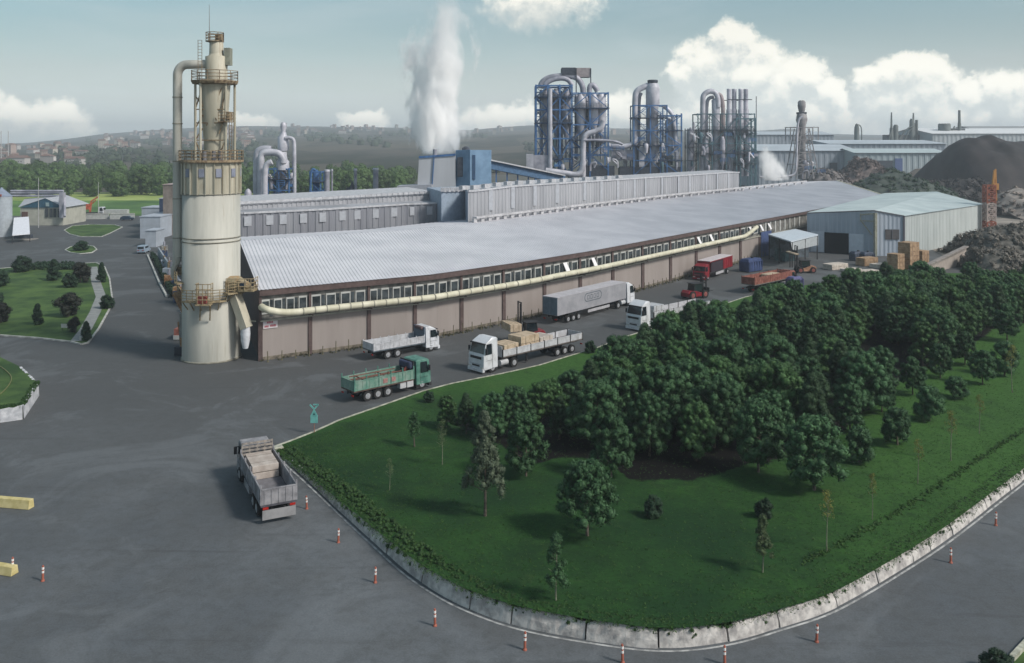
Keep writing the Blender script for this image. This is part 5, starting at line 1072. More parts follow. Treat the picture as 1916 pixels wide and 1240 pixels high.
# turquoise sign by the lawn edge
p = G(588, 811); T = Thing("road_sign", "turquoise arrow and triangle shaped sign board on a thin reddish pole at the lawn edge", "sign", p, local=True); mb = MB(); mb.cyl((0, 0, -.1), (0, 0, 1.7), .04, seg=8); T.part("pole", mb, M("reddish_pole", (.25, .13, .10)))
m_tq = M("turquoise_sign", (.15, .42, .40), var=.15, scale=4, rough=.5)
m_tq2 = M("dark_teal_sign", (.03, .12, .12))
mb = MB(); mb.box((0, -.05, 1.2), (.62, .04, .55)); T.part("lower_board", mb, m_tq)
mb = MB(); mb.add([(-.34, -.05, 1.5), (.34, -.05, 1.5), (0, -.05, 2.15), (-.34, -.09, 1.5), (.34, -.09, 1.5), (0, -.09, 2.15)], [(0, 1, 2)[::-1], (3, 4, 5), (0, 1, 4, 3), (1, 2, 5, 4), (2, 0, 3, 5)]); T.part("triangle_board", mb, m_tq); mb = MB(); mb.add([(-.13, -.10, 1.6), (.13, -.10, 1.6), (0, -.10, 1.85)], [(0, 1, 2)]); T.part("triangle_mark", mb, m_tq2)
mb = MB(); mb.beam((-.36, -.06, 2.5), (0, -.06, 2.1), .12, .05, up=(0, 1, 0)); mb.beam((.36, -.06, 2.5), (0, -.06, 2.1), .12, .05, up=(0, 1, 0)); mb.beam((-.08, -.06, 2.5), (.38, -.06, 2.5), .1, .05, up=(0, 1, 0)); T.part("arrow_board", mb, m_tq)
# ---------------------------------------------------------------- shed at the right end, annex, timber
m_shed = M("shaded_blue_cladding", (.33, .385, .46), var=.08, scale=.5, col2=(.38, .43, .50), streak=True)  # front wall: its shade is put into a darker, bluer colour
m_shedw = M("sunlit_grey_cladding", (.40, .44, .44), var=.08, scale=.5, col2=(.46, .50, .50), streak=True)  # sun-facing side: the sunlight is put into a brighter, warmer colour
m_shedroof = M("pale_aqua_roof", (.42, .50, .52), var=.08, scale=.15, col2=(.50, .57, .58))
hs_ = 8.7
a = G(1510, 398.5, hs_); b = G(1691, 404, hs_); c = G(1838.5, 382.6, hs_); pk = G(1635, 394, hs_ + 1.15); pb = G(1753, 359, hs_ + 1.15); lb = G(1655, 362, hs_)
SHD = Thing("gable_shed", "big pale blue shed with a dark open doorway at the far end of the yard", "shed", (b.x, b.y, 0))
def dn(p, z=0): return Vector((p.x, p.y, z))
mb = MB(); ruled(mb, [dn(a), dn(pk)], [a, pk], .9, .06, nrm=(-.45, -.89, 0)); ruled(mb, [dn(pk), dn(b)], [pk, b], .9, .06, nrm=(-.45, -.89, 0)); SHD.part("front_wall", mb, m_shed)
mb = MB(); ruled(mb, [dn(b), dn(c)], [b, c], .9, .08, nrm=(.7, -.7, 0)); SHD.part("side_wall", mb, m_shedw)
mb = MB(); mb.add([dn(c), dn(pb), pb, c], [(0, 1, 2, 3)]); mb.add([dn(pb), dn(lb), lb, pb], [(0, 1, 2, 3)]); SHD.part("back_wall", mb, m_shedw)
up = Vector((0, 0, .12)); mb = MB(); ruled(mb, [b + up + Vector((.3, -.3, -.05)), c + up + Vector((.4, 0, -.05))], [pk + up, pb + up], 1.1, .04, nrm=(0, 0, 1)); ruled(mb, [a + up, lb + up], [pk + up, pb + up], 1.1, .04, nrm=(0, 0, 1)); SHD.part("roof", mb, m_shedroof)
mb = MB(); mb.beam(b + Vector((.0, -.15, .0)), dn(b) + Vector((0, -.15, 0)), .35, .35); mb.beam(a + Vector((0, -.12, .05)), pk + Vector((0, -.12, .05)), .2, .2); mb.beam(pk + Vector((0, -.12, .05)), b + Vector((0, -.12, .05)), .2, .2); SHD.part("corner_trim", mb, M("trim_dark_grey", (.12, .12, .14)))
def shf(px, h, d=.12):     # a point on the shed's front wall
    u, v = (a, pk) if px < 1635.5 else (pk, b); r_ = (px - CX) / F; n = Vector((v.y - u.y, -(v.x - u.x))).normalized(); t = (u.x - r_ * u.y) / (r_ * (v.y - u.y) - (v.x - u.x)); x, y = u.x + (v.x - u.x) * t, u.y + (v.y - u.y) * t
    return Vector((x + n.x * d * (1 if n.y < 0 else -1), y - abs(n.y) * d, h))
def shq(name, x0, x1, z0, z1, mat, d=.14, lab=None):
    mb = MB(); q = [shf(x0, z0, d), shf(x1, z0, d), shf(x1, z1, d), shf(x0, z1, d)]; q2 = [shf(x0, z0, d - .1), shf(x1, z0, d - .1), shf(x1, z1, d - .1), shf(x0, z1, d - .1)]
    mb.add(q + q2, [(0, 1, 2, 3), (1, 0, 4, 5), (2, 1, 5, 6), (3, 2, 6, 7), (0, 3, 7, 4)]); return SHD.part(name, mb, mat, label=lab)
shq("doorway", 1543, 1588, .02, 4.6, M("dark_doorway", (.008, .009, .013), rough=.9)); shq("sliding_door", 1518, 1542, .1, 4.7, M("white_door", (.50, .55, .62), var=.05), .2, "left leaf of the open sliding door"); shq("sliding_door", 1589, 1616, .1, 4.6, M("white_door", (.5, .55, .62)), .2, "right leaf of the open sliding door")
shq("window", 1656, 1682, 3.6, 5.8, M("brown_grey_window", (.10, .095, .10), rough=.3), .16)
mb = MB(); mb.beam(shf(1669, 3.6, .2), shf(1669, 5.8, .2), .15); SHD.part("window_mullion", mb, M("trim_dark_grey", (.12, .12, .14)))
mb = MB(); mb.beam(shf(1636, 0, .6), shf(1636, 9.4, .6), .8, .5); mb.beam(shf(1612, 8.9, .5), shf(1636, 9.3, .5), .25); mb.beam(shf(1611, 7.6, .5), shf(1636, 7.6, .5), .2); mb.beam(shf(1612, 7.6, .5), shf(1632, 4.6, .5), .22); mb.beam(shf(1611, 9.2, .5), shf(1611, 7.4, .5), .16); SHD.part("lifting_bracket", mb, M("faded_yellow_steel", (.30, .30, .24), var=.25, scale=2))
# annex with its canopy
P_ = [G(1437.6, 440, 5), G(1480, 453.5, 5), G(1531, 440.5, 5), G(1488, 430, 5)]
AN = Thing("canopy_annex", "small open annex with a pale sloping canopy roof between the warehouse and the shed", "annex", dn(P_[1])); mb = MB(); mb.add([p for p in P_] + [p + Vector((0, 0, .25)) for p in P_], [(3, 2, 1, 0), (4, 5, 6, 7)] + [(i, (i + 1) % 4, 4 + (i + 1) % 4, 4 + i) for i in range(4)]); AN.part("canopy_roof", mb, M("canopy_white", (.48, .54, .60), var=.08))
for i, (u, v) in enumerate(((1, 2), (0, 1))):
    for t in (.04, .5, .96):
        p = P_[u].lerp(P_[v], t); mb = MB(); mb.beam(dn(p), p, .18); AN.part("canopy_post", mb, m_chas)
mb = MB(); p, q = P_[1], P_[2]; mb.add([p + Vector((0, 0, -.1)), q + Vector((0, 0, -.1)), q + Vector((0, 0, -2.0)), p + Vector((.5, .5, -1.7))], [(3, 2, 1, 0)]); AN.part("side_board", mb, M("pale_side_board", (.34, .37, .39), var=.1))
mb = MB(); mb.add([dn(P_[0]) + Vector((1, 3, 0)), dn(P_[2]) + Vector((-1, 3, 0)), P_[2] + Vector((-1, 3, 0)), P_[0] + Vector((1, 3, 0))], [(0, 1, 2, 3)]); AN.part("back_wall", mb, M("dim_wall", (.14, .17, .20), var=.3, scale=1))
mb = MB(); q0 = dn(P_[0].lerp(P_[1], .4)) + Vector((1.0, 1.2, 0)); mb.box((q0.x + 2, q0.y + 1, .9), (2.6, 1.2, 1.8), 0, .4); mb.box((q0.x, q0.y + 1.6, 1.3), (.9, 1, 2.6), 0, .4); AN.part("machine", mb, M("dim_teal_machine", (.05, .10, .11), var=.3))
mb = MB(); p, q = eW(1422, 0, .3), eW(1441, 0, .3); mb.add([p, q, q + Vector((0, 0, 5.3)), p + Vector((0, 0, 5.3)), p + Vector((-.2, .2, 0)), q + Vector((-.2, .2, 0)), q + Vector((-.2, .2, 5.3)), p + Vector((-.2, .2, 5.3))], [(0, 1, 2, 3), (3, 2, 6, 7), (1, 5, 6, 2), (4, 0, 3, 7)]); o = mb.build("blue_door", M("blue_door_paint", (.05, .08, .19), var=.15), origin=p); tag(o, "tall blue door panel at the end of the pink beige wall", "door")
# timber and pallets
def stack(px, py, rz, dims, layers, label, mat=None, group="timber stacks by the shed", lift=0):
    p = G(px, py); p.z = lift; return crate("timber_stack", label, p, rz, dims, mat or m_crate, layers, group)
m_brn = M("orange_brown_timber", (.30, .19, .11), var=.2, scale=1.5, col2=(.40, .28, .18)); m_pal = M("pale_boards", (.50, .44, .38), var=.15, scale=1.5, col2=(.6, .54, .48))
for (x, y, rz, d, n, lb_, mt) in ((1563, 503, .5, (4.5, 2.4, 1.1), 2, "low pinkish board stack, leftmost beyond the grove's treetops", m_pal), (1592, 508, .4, (3.6, 2.0, .6), 1, "flat pale board stack right of the leftmost one", m_pal), (1622, 510, .4, (4.5, 2.0, .5), 1, "thin pale board stack lying in front of the shed", m_pal),
      (1622, 496, .5, (4.0, 2.2, 1.6), 2, "reddish brown board stack before the shed doorway's right leaf", m_brn), (1650, 500, .5, (4.5, 2.2, .8), 1, "long flat stack between the reddish stack and the tall timber pile", m_pal), (1676, 505, .6, (2.3, 2.3, 3.2), 4, "left lower timber pile beside the tall one", m_brn),
      (1700, 502, .6, (3.2, 2.6, 5.2), 6, "tallest orange brown timber pile at the shed's corner", m_brn), (1722, 500, .6, (2.4, 2.3, 3.4), 4, "right lower timber pile beside the tall one", m_brn), (1786, 452, .7, (3.0, 2.6, 4.2), 5, "dark sided timber pile against the shed's long wall", m_brn), (1802, 446, .7, (2.8, 2.6, 4.2), 5, "brown timber pile next to the dark sided pile", m_brn), (1820, 438, .7, (3.6, 2.6, 3.8), 4, "brown timber pile near the foot of the red white mast", m_brn)):
    stack(x, y, rz, d, n, lb_, mt)
for x, y, lb_ in ((1604, 487, "dark blue covered bin left of pair before the shed's right wall"), (1622, 488, "dark blue covered bin right of pair before the shed's right wall")): container("scrap_bin", lb_, (x, y), .3, (2.6, 2.0, 1.9), M("dark_blue_bin", (.05, .065, .10), var=.3), "bin")
# sloping pale wall right of the timber
p, q = G(1722, 517), G(1808, 493); W_ = Thing("boundary_wall", "pale beige concrete wall with a sloping coping right of the timber piles", "wall", p)
mb = MB(); zt0, zt1 = 1.4, 3.4; th = Vector((-.3, .35, 0)); mb.add([p, q, q + Vector((0, 0, zt1)), p + Vector((0, 0, zt0)), p + th, q + th, q + th + Vector((0, 0, zt1)), p + th + Vector((0, 0, zt0))], [(0, 1, 2, 3), (3, 2, 6, 7), (1, 5, 6, 2), (4, 0, 3, 7)]); W_.part("wall_face", mb, M("beige_concrete", (.34, .30, .27), var=.12, scale=.6)); mb = MB(); mb.beam(p + Vector((0, 0, zt0 + .1)), q + Vector((0, 0, zt1 + .1)), .9, .3); W_.part("coping", mb, M("coping_grey", (.24, .215, .20), var=.2))
# red and white lattice mast
p = G(1851, 448); MT = Thing("lattice_mast", "red and white lattice crane mast standing behind the shed's right corner", "mast", p); zt = H - (318 - YH) * p.y / F
m_mr, m_mw = M("mast_red", (.26, .09, .06), var=.2), M("mast_white", (.36, .30, .28), var=.2)
n = 9; zz = np.linspace(0, H - (346 - YH) * p.y / F, n + 1)
for i in range(n):
    mb = MB(); w = 1.05; cs = [Vector((p.x + sx_ * w, p.y + sy_ * w, 0)) for sx_, sy_ in ((-1, -1), (1, -1), (1, 1), (-1, 1))]; z0_, z1_ = zz[i], zz[i + 1]
    for j in range(4):
        c1_, c2_ = cs[j], cs[(j + 1) % 4]; mb.beam(c1_ + Vector((0, 0, z0_)), c1_ + Vector((0, 0, z1_)), .3); mb.beam(c1_ + Vector((0, 0, z0_)), c2_ + Vector((0, 0, z1_)), .2); mb.beam(c1_ + Vector((0, 0, z1_)), c2_ + Vector((0, 0, z0_)), .2); mb.beam(c1_ + Vector((0, 0, z1_)), c2_ + Vector((0, 0, z1_)), .24)
    MT.part("mast_section", mb, m_mr if i in (0, 1, 2, 6, 7, 8) else m_mw)
mb = MB(); mb.beam((p.x + .8, p.y, zz[-1] - 1), (p.x + 1.4, p.y, zt), .5, .5); mb.beam((p.x + 1.8, p.y, zz[-1] - 4), (p.x + 1.6, p.y, zt + .3), .3, .3); mb.box((p.x + 1.6, p.y, zz[-1] - .4), (1.2, 1, 1.6)); MT.part("jib_head", mb, M("mast_orange", (.40, .20, .06)))

# ---------------------------------------------------------------- heaps, far halls
def heap(name, label, outline, Z, depth, mat, seed, rough=.06, cat="heap", zb=0.0):
    """a mound whose skyline passes through the given photo points at distance Z"""
    xs = [(px - CX) * Z / F for px, py in outline]; hs__ = [H - (py - YH) * Z / F for px, py in outline]; N, Mm = 70, 26; vs = []; rg = np.random.default_rng(seed); ph = rg.uniform(0, 6, 12)
    for i in range(N + 1):
        x = xs[0] + (xs[-1] - xs[0]) * i / N; h = max(0, float(np.interp(x, xs, hs__)))
        for j in range(Mm + 1):
            v = -1 + 2 * j / Mm; e = max(0, 1 - abs(v) ** 1.8); y = Z + v * depth
            k = sum(math.sin(x * (.11 * 1.9 ** q) * 40 / depth + ph[q]) * math.cos(y * (.13 * 1.8 ** q) * 40 / depth + ph[q + 5]) / 1.6 ** q for q in range(5)); vs.append((x + k * rough * 3, y, zb + max(-.3, h * e * (1 + (rough * k if e < .97 else rough * .3 * k)) - .2)))
    m = Mm + 1; mb = MB(); mb.add(vs, [(i * m + j, (i + 1) * m + j, (i + 1) * m + j + 1, i * m + j + 1) for i in range(N) for j in range(Mm)], 0, True); o = mb.build(name, mat, origin=(xs[0] + (xs[-1] - xs[0]) / 2, Z, 0)); tag(o, label, cat); return o
def debris(o, n, mat, rr, leaf, label, seed, zmin=.4):
    r = random.Random(seed); vv = [v.co + o.location for v in o.data.vertices if v.co.z > zmin]; cl = []
    for i in range(n): v = r.choice(vv); cl.append((v.x + r.uniform(-1, 1), v.y + r.uniform(-1, 1), v.z - rr * .2, r.uniform(rr * .5, rr * 1.3)))
    q = leafcloud(o.name.split('.')[0] + '_debris', cl, 16, leaf, mat, .7, lw=.3); tag(q, label, 'debris', kind='stuff')
m_chip = M("dark_wood_chips", (.014, .012, .014), var=.25, scale=.12, col2=(.030, .025, .027), bump=1.0, bscale=1.2)
heap("chip_heap", "huge dark brown heap of wood chips at the right edge below the far plants", [(1745, 345), (1756, 315), (1768, 288), (1786, 268), (1810, 257), (1832, 258), (1852, 250), (1878, 260), (1905, 263), (1960, 262), (2060, 280), (2130, 340)], 395, 42, m_chip, 3)
HB6 = heap("scrub_mound", "dark green scrub covered mound behind the long warehouse's far end", [(1600, 345), (1640, 330), (1670, 322), (1700, 324), (1722, 340), (1760, 352)], 330, 25, M("scrub_green", (.035, .05, .045), var=.3, scale=.3, col2=(.07, .09, .075), bump=1, bscale=1), 5, .12)
HB4 = heap("log_pile", "reddish brown log pile in front of the far pale halls", [(1578, 322), (1596, 304), (1625, 297), (1640, 302), (1655, 318)], 420, 16, M("log_brown", (.09, .07, .068), var=.4, scale=.35, col2=(.19, .15, .14), bump=1, bscale=1.4), 7, .16)
HB5 = heap("dark_rubble_bank", "low bank of blackish rubble along the foot of the chip heap", [(1700, 352), (1740, 344), (1800, 336), (1830, 338), (1850, 352)], 345, 18, M("black_rubble", (.025, .025, .03), var=.4, scale=.5, col2=(.06, .055, .055), bump=1, bscale=1), 8, .15)
heap("tan_bank", "low tan earth bank between the scrub mound and the chip heap", [(1690, 330), (1715, 315), (1760, 312), (1790, 330)], 440, 20, M("tan_earth", (.17, .14, .12), var=.2, scale=.2), 14, .08)
HB7 = heap("far_rubble_heap", "small brownish grey heap left of the reddish log pile", [(1505, 338), (1525, 322), (1560, 318), (1580, 334)], 390, 14, M("grey_rubble", (.12, .11, .11), var=.35, scale=.3, col2=(.2, .18, .18), bump=1, bscale=1), 15, .2)
HB1 = heap("brush_heap", "grey brown brushwood heap on the slope right of the pale wall", [(1800, 470), (1830, 432), (1870, 425), (1910, 422), (1960, 430), (2010, 470)], 190, 12, M("brushwood", (.06, .06, .052), var=.4, scale=.8, col2=(.15, .14, .125), bump=1, bscale=2.5), 9, .14)
HB2 = heap("brush_heap", "lower pile of cut branches nearest the grove at the right edge", [(1812, 498), (1830, 465), (1870, 462), (1905, 478), (1950, 500)], 172, 7, M("brushwood", (.06, .06, .052)), 10, .16)
HB3 = heap("earth_bank", "pale earth bank with junk at the right edge beyond the mast", [(1850, 385), (1880, 362), (1916, 352), (1990, 360), (2050, 390)], 300, 22, M("pale_earth", (.24, .205, .185), var=.2, scale=.25, col2=(.34, .30, .27)), 11, .10)
debris(HB1, 650, M("branch_grey", (.07, .068, .058), var=.4, scale=.6, col2=(.21, .19, .165)), .55, .45, "tangle of grey brown cut branches over the upper brushwood heap", 1)
debris(HB2, 420, M("branch_grey", (.07, .068, .058)), .45, .4, "tangle of cut branches over the brushwood pile nearest the grove", 2)
debris(HB3, 260, M("junk_mixed", (.09, .08, .08), var=.5, scale=.3, col2=(.30, .25, .22)), .9, .7, "mixed junk and broken boards strewn over the pale earth bank", 3)
debris(HB4, 420, M("log_brown", (.09, .07, .068)), 1.1, .9, "loose reddish brown logs over the far log pile", 4); debris(HB5, 420, M("black_rubble", (.025, .025, .03)), 1.1, .8, "blackish loose rubble along the foot of the chip heap", 5)
debris(HB6, 420, m_dark, 1.0, .5, "dark scrub bushes covering the mound behind the warehouse end", 6); debris(HB7, 200, M("grey_rubble", (.12, .11, .11)), 1.0, .8, "grey loose rubble left of the log pile", 7)
m_hallb = M("far_blue_grey_hall", (.25, .29, .345), var=.1, scale=.05, col2=(.30, .34, .39)); m_hallr = M("far_hall_roof", (.40, .45, .50), var=.1, scale=.05)
def hall(label, x0, x1, yr, ye, yb, Z, depth, wall=None, roof=None, doors=()):
    """long low hall: eave row ye, ridge row yr, foot row yb at distance Z"""
    k = Z / F; X0, X1 = (x0 - CX) * k, (x1 - CX) * k; he, hr = H - (ye - YH) * k, H - (yr - YH) * (Z + depth * .5) / F; T = Thing("industrial_hall", label, "hall", ((X0 + X1) / 2, Z, 0), group="far industrial halls")
    mb = MB(); ruled(mb, [Vector((X0, Z, 0)), Vector((X1, Z, 0))], [Vector((X0, Z, he)), Vector((X1, Z, he))], 3.0, .2, nrm=(0, -1, 0)); mb.add([(X0, Z, 0), (X0, Z + depth, 0), (X0, Z + depth, he), (X0, Z + depth / 2, hr), (X0, Z, he)], [(0, 1, 2, 3, 4)]); mb.add([(X1, Z, 0), (X1, Z + depth, 0), (X1, Z + depth, he), (X1, Z + depth / 2, hr), (X1, Z, he)], [(4, 3, 2, 1, 0)]); T.part("wall", mb, wall or m_hallb)
    mb = MB(); mb.add([(X0 - 1, Z - 1, he + .1), (X1 + 1, Z - 1, he + .1), (X1 + 1, Z + depth / 2, hr + .1), (X0 - 1, Z + depth / 2, hr + .1)], [(0, 1, 2, 3)]); mb.add([(X0 - 1, Z + depth + 1, he + .1), (X1 + 1, Z + depth + 1, he + .1), (X1 + 1, Z + depth / 2, hr + .1), (X0 - 1, Z + depth / 2, hr + .1)], [(3, 2, 1, 0)]); T.part("roof", mb, roof or m_hallr)
    for (a_, b_, t_, mt) in doors: mb = MB(); z1 = H - (t_ - YH) * k; mb.box((((a_ + b_) / 2 - CX) * k, Z - .35, z1 / 2), ((b_ - a_) * k, .4, z1)); T.part("door", mb, mt)
    return T
m_bld = M("far_blue_door", (.09, .13, .27)); m_dkd = M("far_dark_door", (.05, .065, .085))
hall("longest far hall with a pale roof line right of the blue frame plants", 1552, 1770, 262, 269, 330, 500, 60, doors=())
hall("nearer far hall with a blue door behind the log pile", 1600, 1770, 278, 286, 325, 455, 30, M("far_aqua_wall", (.32, .38, .41), var=.08, scale=.05), M("far_aqua_roof", (.38, .45, .47)), ((1674, 1688, 296, m_bld), (1604, 1618, 304, m_dkd), (1640, 1670, 300, m_dkd)))
hall("far hall with dark openings left behind the conical tower", 1420, 1602, 270, 282, 325, 470, 50, doors=((1552, 1566, 304, m_dkd), (1500, 1515, 300, m_dkd)))
hall("far pale hall beyond the chip heap at the right edge", 1745, 2060, 240, 250, 300, 620, 70, M("far_pale_wall", (.36, .40, .43), var=.08, scale=.04), M("far_white_roof", (.62, .64, .66)))
hall("hazy long hall on the skyline right of the far chimneys", 1830, 2040, 236, 243, 280, 820, 60, M("far_dim_wall", (.20, .21, .22)), M("far_dim_roof", (.25, .26, .27)))
hall("hazy flat hall on the skyline below the cumulus cloud", 1410, 1560, 246, 252, 290, 700, 60)
# ---------------------------------------------------------------- process plants
m_blue = M("plant_blue_steel", (.05, .135, .32), var=.2, scale=.6, col2=(.08, .19, .40)); m_duct = M("galvanised_duct", (.42, .43, .49), rough=.5, metal=.1, var=.15, scale=.35, col2=(.56, .56, .62)); m_duct2 = M("dull_duct", (.27, .28, .34), rough=.5, metal=.1, var=.2, scale=.4, col2=(.40, .40, .46)); m_teal = M("teal_steel", (.075, .14, .17), var=.2, scale=.6); m_dkst = M("dark_steel", (.045, .055, .075), var=.3)
class Plant:
    def __init__(s, name, label, cat, cx, Z): s.Z = Z; s.k = Z / F; s.T = Thing(name, label, cat, ((cx - CX) * Z / F, Z, 0), group="process towers behind the press hall")
    def P(s, px, py, d=0.0): return Vector(((px - CX) * s.k, s.Z + d, H - (py - YH) * s.k))
    def frame(s, x0, x1, ytop, rows, dep, cols=2, w=.5, mat=None, brace=True, ybot=None):
        zb = 0 if ybot is None else s.P(0, ybot).z; xs = np.linspace(x0, x1, cols + 1)
        for d in (0, dep):
            mb = MB()
            for x in xs: p = s.P(x, ytop, d); mb.beam((p.x, p.y, zb), p, w)
            for y in rows: mb.beam(s.P(x0, y, d), s.P(x1, y, d), w * .9)
            if brace:
                rr = list(rows) + [rows[-1] + (rows[-1] - rows[-2])]
                for i in range(len(rr) - 1):
                    for c in range(cols):
                        xa, xb = xs[c], xs[c + 1]
                        if (i + c) % 2: xa, xb = xb, xa
                        mb.beam(s.P(xa, rr[i + 1], d), s.P(xb, rr[i], d), w * .6)
            s.T.part("steel_frame", mb, mat or m_blue)
        for y in rows:
            for x in (x0, x1): mb = MB(); mb.beam(s.P(x, y, 0), s.P(x, y, dep), w * .8); s.T.part("cross_beam", mb, mat or m_blue)
        mb = MB(); ym = (rows[0] + rows[1]) / 2
        for i in range(len(rows) - 1):
            y = (rows[i] + rows[i + 1]) / 2; mb.beam(s.P(x0, y, dep * .5), s.P(x1, y, dep * .5), w * .5)
            for c in range(cols): mb.beam(s.P(xs[c], rows[i], dep * .5), s.P(xs[c + 1], rows[i + 1], dep * .5), w * .4)
        for x in xs[1:-1]: p = s.P(x, ytop, dep * .5); mb.beam((p.x, p.y, 0), p, w * .7)
        s.T.part("inner_frame", mb, mat or m_blue)
        for y in rows[1::2]:
            mb = MB(); p, q = s.P(x0, y, -.6), s.P(x1, y, dep); mb.box(((p.x + q.x) / 2, (p.y + q.y) / 2, p.z), (q.x - p.x + .8, q.y - p.y, .18)); railing(mb, [s.P(x0, y, -.6), s.P(x1, y, -.6)], 1.2, .06, 2.0); s.T.part("walkway", mb, m_dkst)
    def vessel(s, x, w, prof, d=2.0, mat=None, name="vessel"):
        """prof: [(row, width factor)] bottom to top"""
        p = s.P(x, 0, d); r = w * s.k / 2; mb = MB(); mb.lathe([(max(.05, r * f), s.P(0, y).z) for y, f in prof], (p.x, p.y), 20); return s.T.part(name, mb, mat or m_duct)
    def duct(s, pts, w, d=1.0, mat=None, name="duct"):
        P = [s.P(x, y, d) for x, y in pts]
        Q = smooth_poly(P, 2); mb = MB(); mb.tube(Q, w * s.k / 2, 12); return s.T.part(name, mb, mat or m_duct)
    def box(s, x0, x1, y0, y1, d=0.0, dep=3.0, mat=None, name="cabin"):
        p, q = s.P(x0, y0, d), s.P(x1, y1, d + dep); mb = MB(); mb.box(((p.x + q.x) / 2, (p.y + q.y) / 2, (p.z + q.z) / 2), (abs(q.x - p.x), dep, abs(p.z - q.z))); return s.T.part(name, mb, mat or m_duct2)
    def clutter(s, x0, x1, y0, y1, n, seed, d=1.0):
        r = random.Random(seed)
        for i in range(n):
            x, y = r.uniform(x0, x1), r.uniform(y0, y1); c = r.random()
            if c < .35: s.vessel(x, r.uniform(4, 9), [(y + r.uniform(8, 20), .6), (y + 6, 1), (y, 1), (y - 2, .3)], d + r.uniform(0, 5), r.choice([m_duct, m_duct2, m_teal]), "small_tank")
            elif c < .65: s.box(x, x + r.uniform(4, 11), y, y + r.uniform(4, 10), d + r.uniform(0, 5), 2, r.choice([m_duct2, m_blue, m_dkst, m_duct]), "equipment_box")
            elif c < .85: s.duct([(x, y + 14), (x, y), (x + r.uniform(-14, 14), y - 3), (x + r.uniform(-14, 14), y + 8)], r.uniform(2, 4), d + r.uniform(-1, 4), r.choice([m_duct, m_duct2]), "small_pipe")
            else: mb = MB(); railing(mb, [s.P(x, y, d - 1), s.P(x + 14, y, d - 1)], 1.2, .07, 1.5); s.T.part("railing", mb, m_blue)
# 1: tallest blue frame
p1 = Plant("dryer_tower", "tallest and widest blue steel frame tower with pale cyclones and a dark box on top", "process tower", 1070, 262)
p1.frame(1003, 1070, 158, [160, 181, 205, 230, 259, 298], 9, 3); p1.frame(1070, 1138, 172, [174, 202, 233, 262, 290], 9, 2, .42)
for x, dd in ((1022, 3), (1042, 5), (1060, 3)): p1.vessel(x, 17, [(300, .15), (262, .25), (225, 1), (178, 1), (170, .7), (164, .5)], dd, m_duct2, "cyclone")
for x, dd in ((1088, 3), (1112, 3), (1128, 5)): p1.vessel(x, 19, [(300, .15), (255, .3), (222, 1), (184, 1), (177, .6), (172, .5)], dd, m_duct, "cyclone")
p1.duct([(1029, 330), (1029, 175), (1029, 166)], 8, -1.2); p1.duct([(1012, 164), (1014, 152), (1030, 142), (1060, 140), (1080, 142), (1092, 158), (1093, 178)], 11, 3, m_duct2); p1.duct([(1018, 166), (1022, 154), (1040, 146), (1062, 146), (1072, 160)], 9, 1, m_duct2); p1.duct([(1105, 178), (1104, 160), (1112, 156), (1120, 170)], 10, 3, m_duct2)
p1.box(1052, 1078, 125, 139, 2, 6, m_dkst, "top_box"); p1.box(1080, 1107, 125, 142, 3, 5, M("pinkish_grey_box", (.30, .27, .28), var=.15), "top_box"); mb = MB(); mb.beam(p1.P(1107, 126, 3), p1.P(1107, 175, 3), .3); mb.beam(p1.P(1079, 126, 2), p1.P(1079, 172, 2), .3); p1.T.part("top_post", mb, m_dkst)
p1.duct([(1090, 335), (1090, 262), (1096, 250), (1112, 246), (1124, 240), (1128, 226)], 10, -2); p1.duct([(1090, 262), (1120, 262), (1150, 264), (1163, 270)], 5, -2.5, m_duct2); p1.box(998, 1030, 290, 320, -1, 5, m_duct2, "base_cabin"); p1.box(985, 998, 288, 330, -1, 4, m_duct, "base_cabin"); p1.duct([(1020, 318), (1050, 322), (1085, 328), (1090, 300)], 11, -4); p1.box(1095, 1150, 310, 330, 0, 6, m_dkst, "base_cabin"); p1.clutter(1035, 1145, 268, 318, 34, 5, -1); p1.clutter(1008, 1128, 185, 262, 30, 15, 1)
for x, y0_, y1_ in ((1014, 300, 168), (1052, 300, 170), (1081, 300, 178), (1100, 290, 180), (1121, 290, 178)): p1.vessel(x, 7, [(y0_, 1), (y1_, 1), (y1_ - 3, .5)], 6, m_duct2, 'riser')
# 2
p2 = Plant("dryer_tower", "slim blue framed tower with one big domed pale stack in mid row", "process tower", 1230, 285)
p2.frame(1186, 1248, 196, [197, 220, 244, 272, 300], 8, 2, .36); p2.frame(1236, 1275, 212, [216, 244, 272, 300], 8, 1, .45)
p2.vessel(1224, 26, [(330, .8), (200, .8), (196, 1), (164, 1), (158, .9), (153, .55)], 3); p2.vessel(1224, 20, [(154, .9), (151, 1), (149, 1), (148, .8)], 3, m_dkst, "cap"); p2.duct([(1190, 320), (1190, 180), (1194, 168), (1206, 162), (1216, 158)], 11, 3); p2.duct([(1199, 300), (1199, 182), (1204, 172)], 7, 5, m_duct2)
p2.duct([(1242, 198), (1254, 206), (1262, 220), (1268, 300), (1268, 330)], 8, 1); p2.vessel(1256, 17, [(310, .3), (270, 1), (226, 1), (220, .5)], 3, m_duct, "cyclone"); p2.duct([(1140, 273), (1170, 275), (1188, 268), (1190, 255)], 10, 1); p2.box(1145, 1188, 280, 300, 1, 6, m_duct2, "duct_house"); p2.box(1196, 1206, 274, 312, 0, 3, m_duct, "base_cabin"); p2.clutter(1150, 1270, 262, 318, 34, 6, -1); p2.box(1160, 1275, 312, 330, 0, 5, m_dkst, "base_cabin")
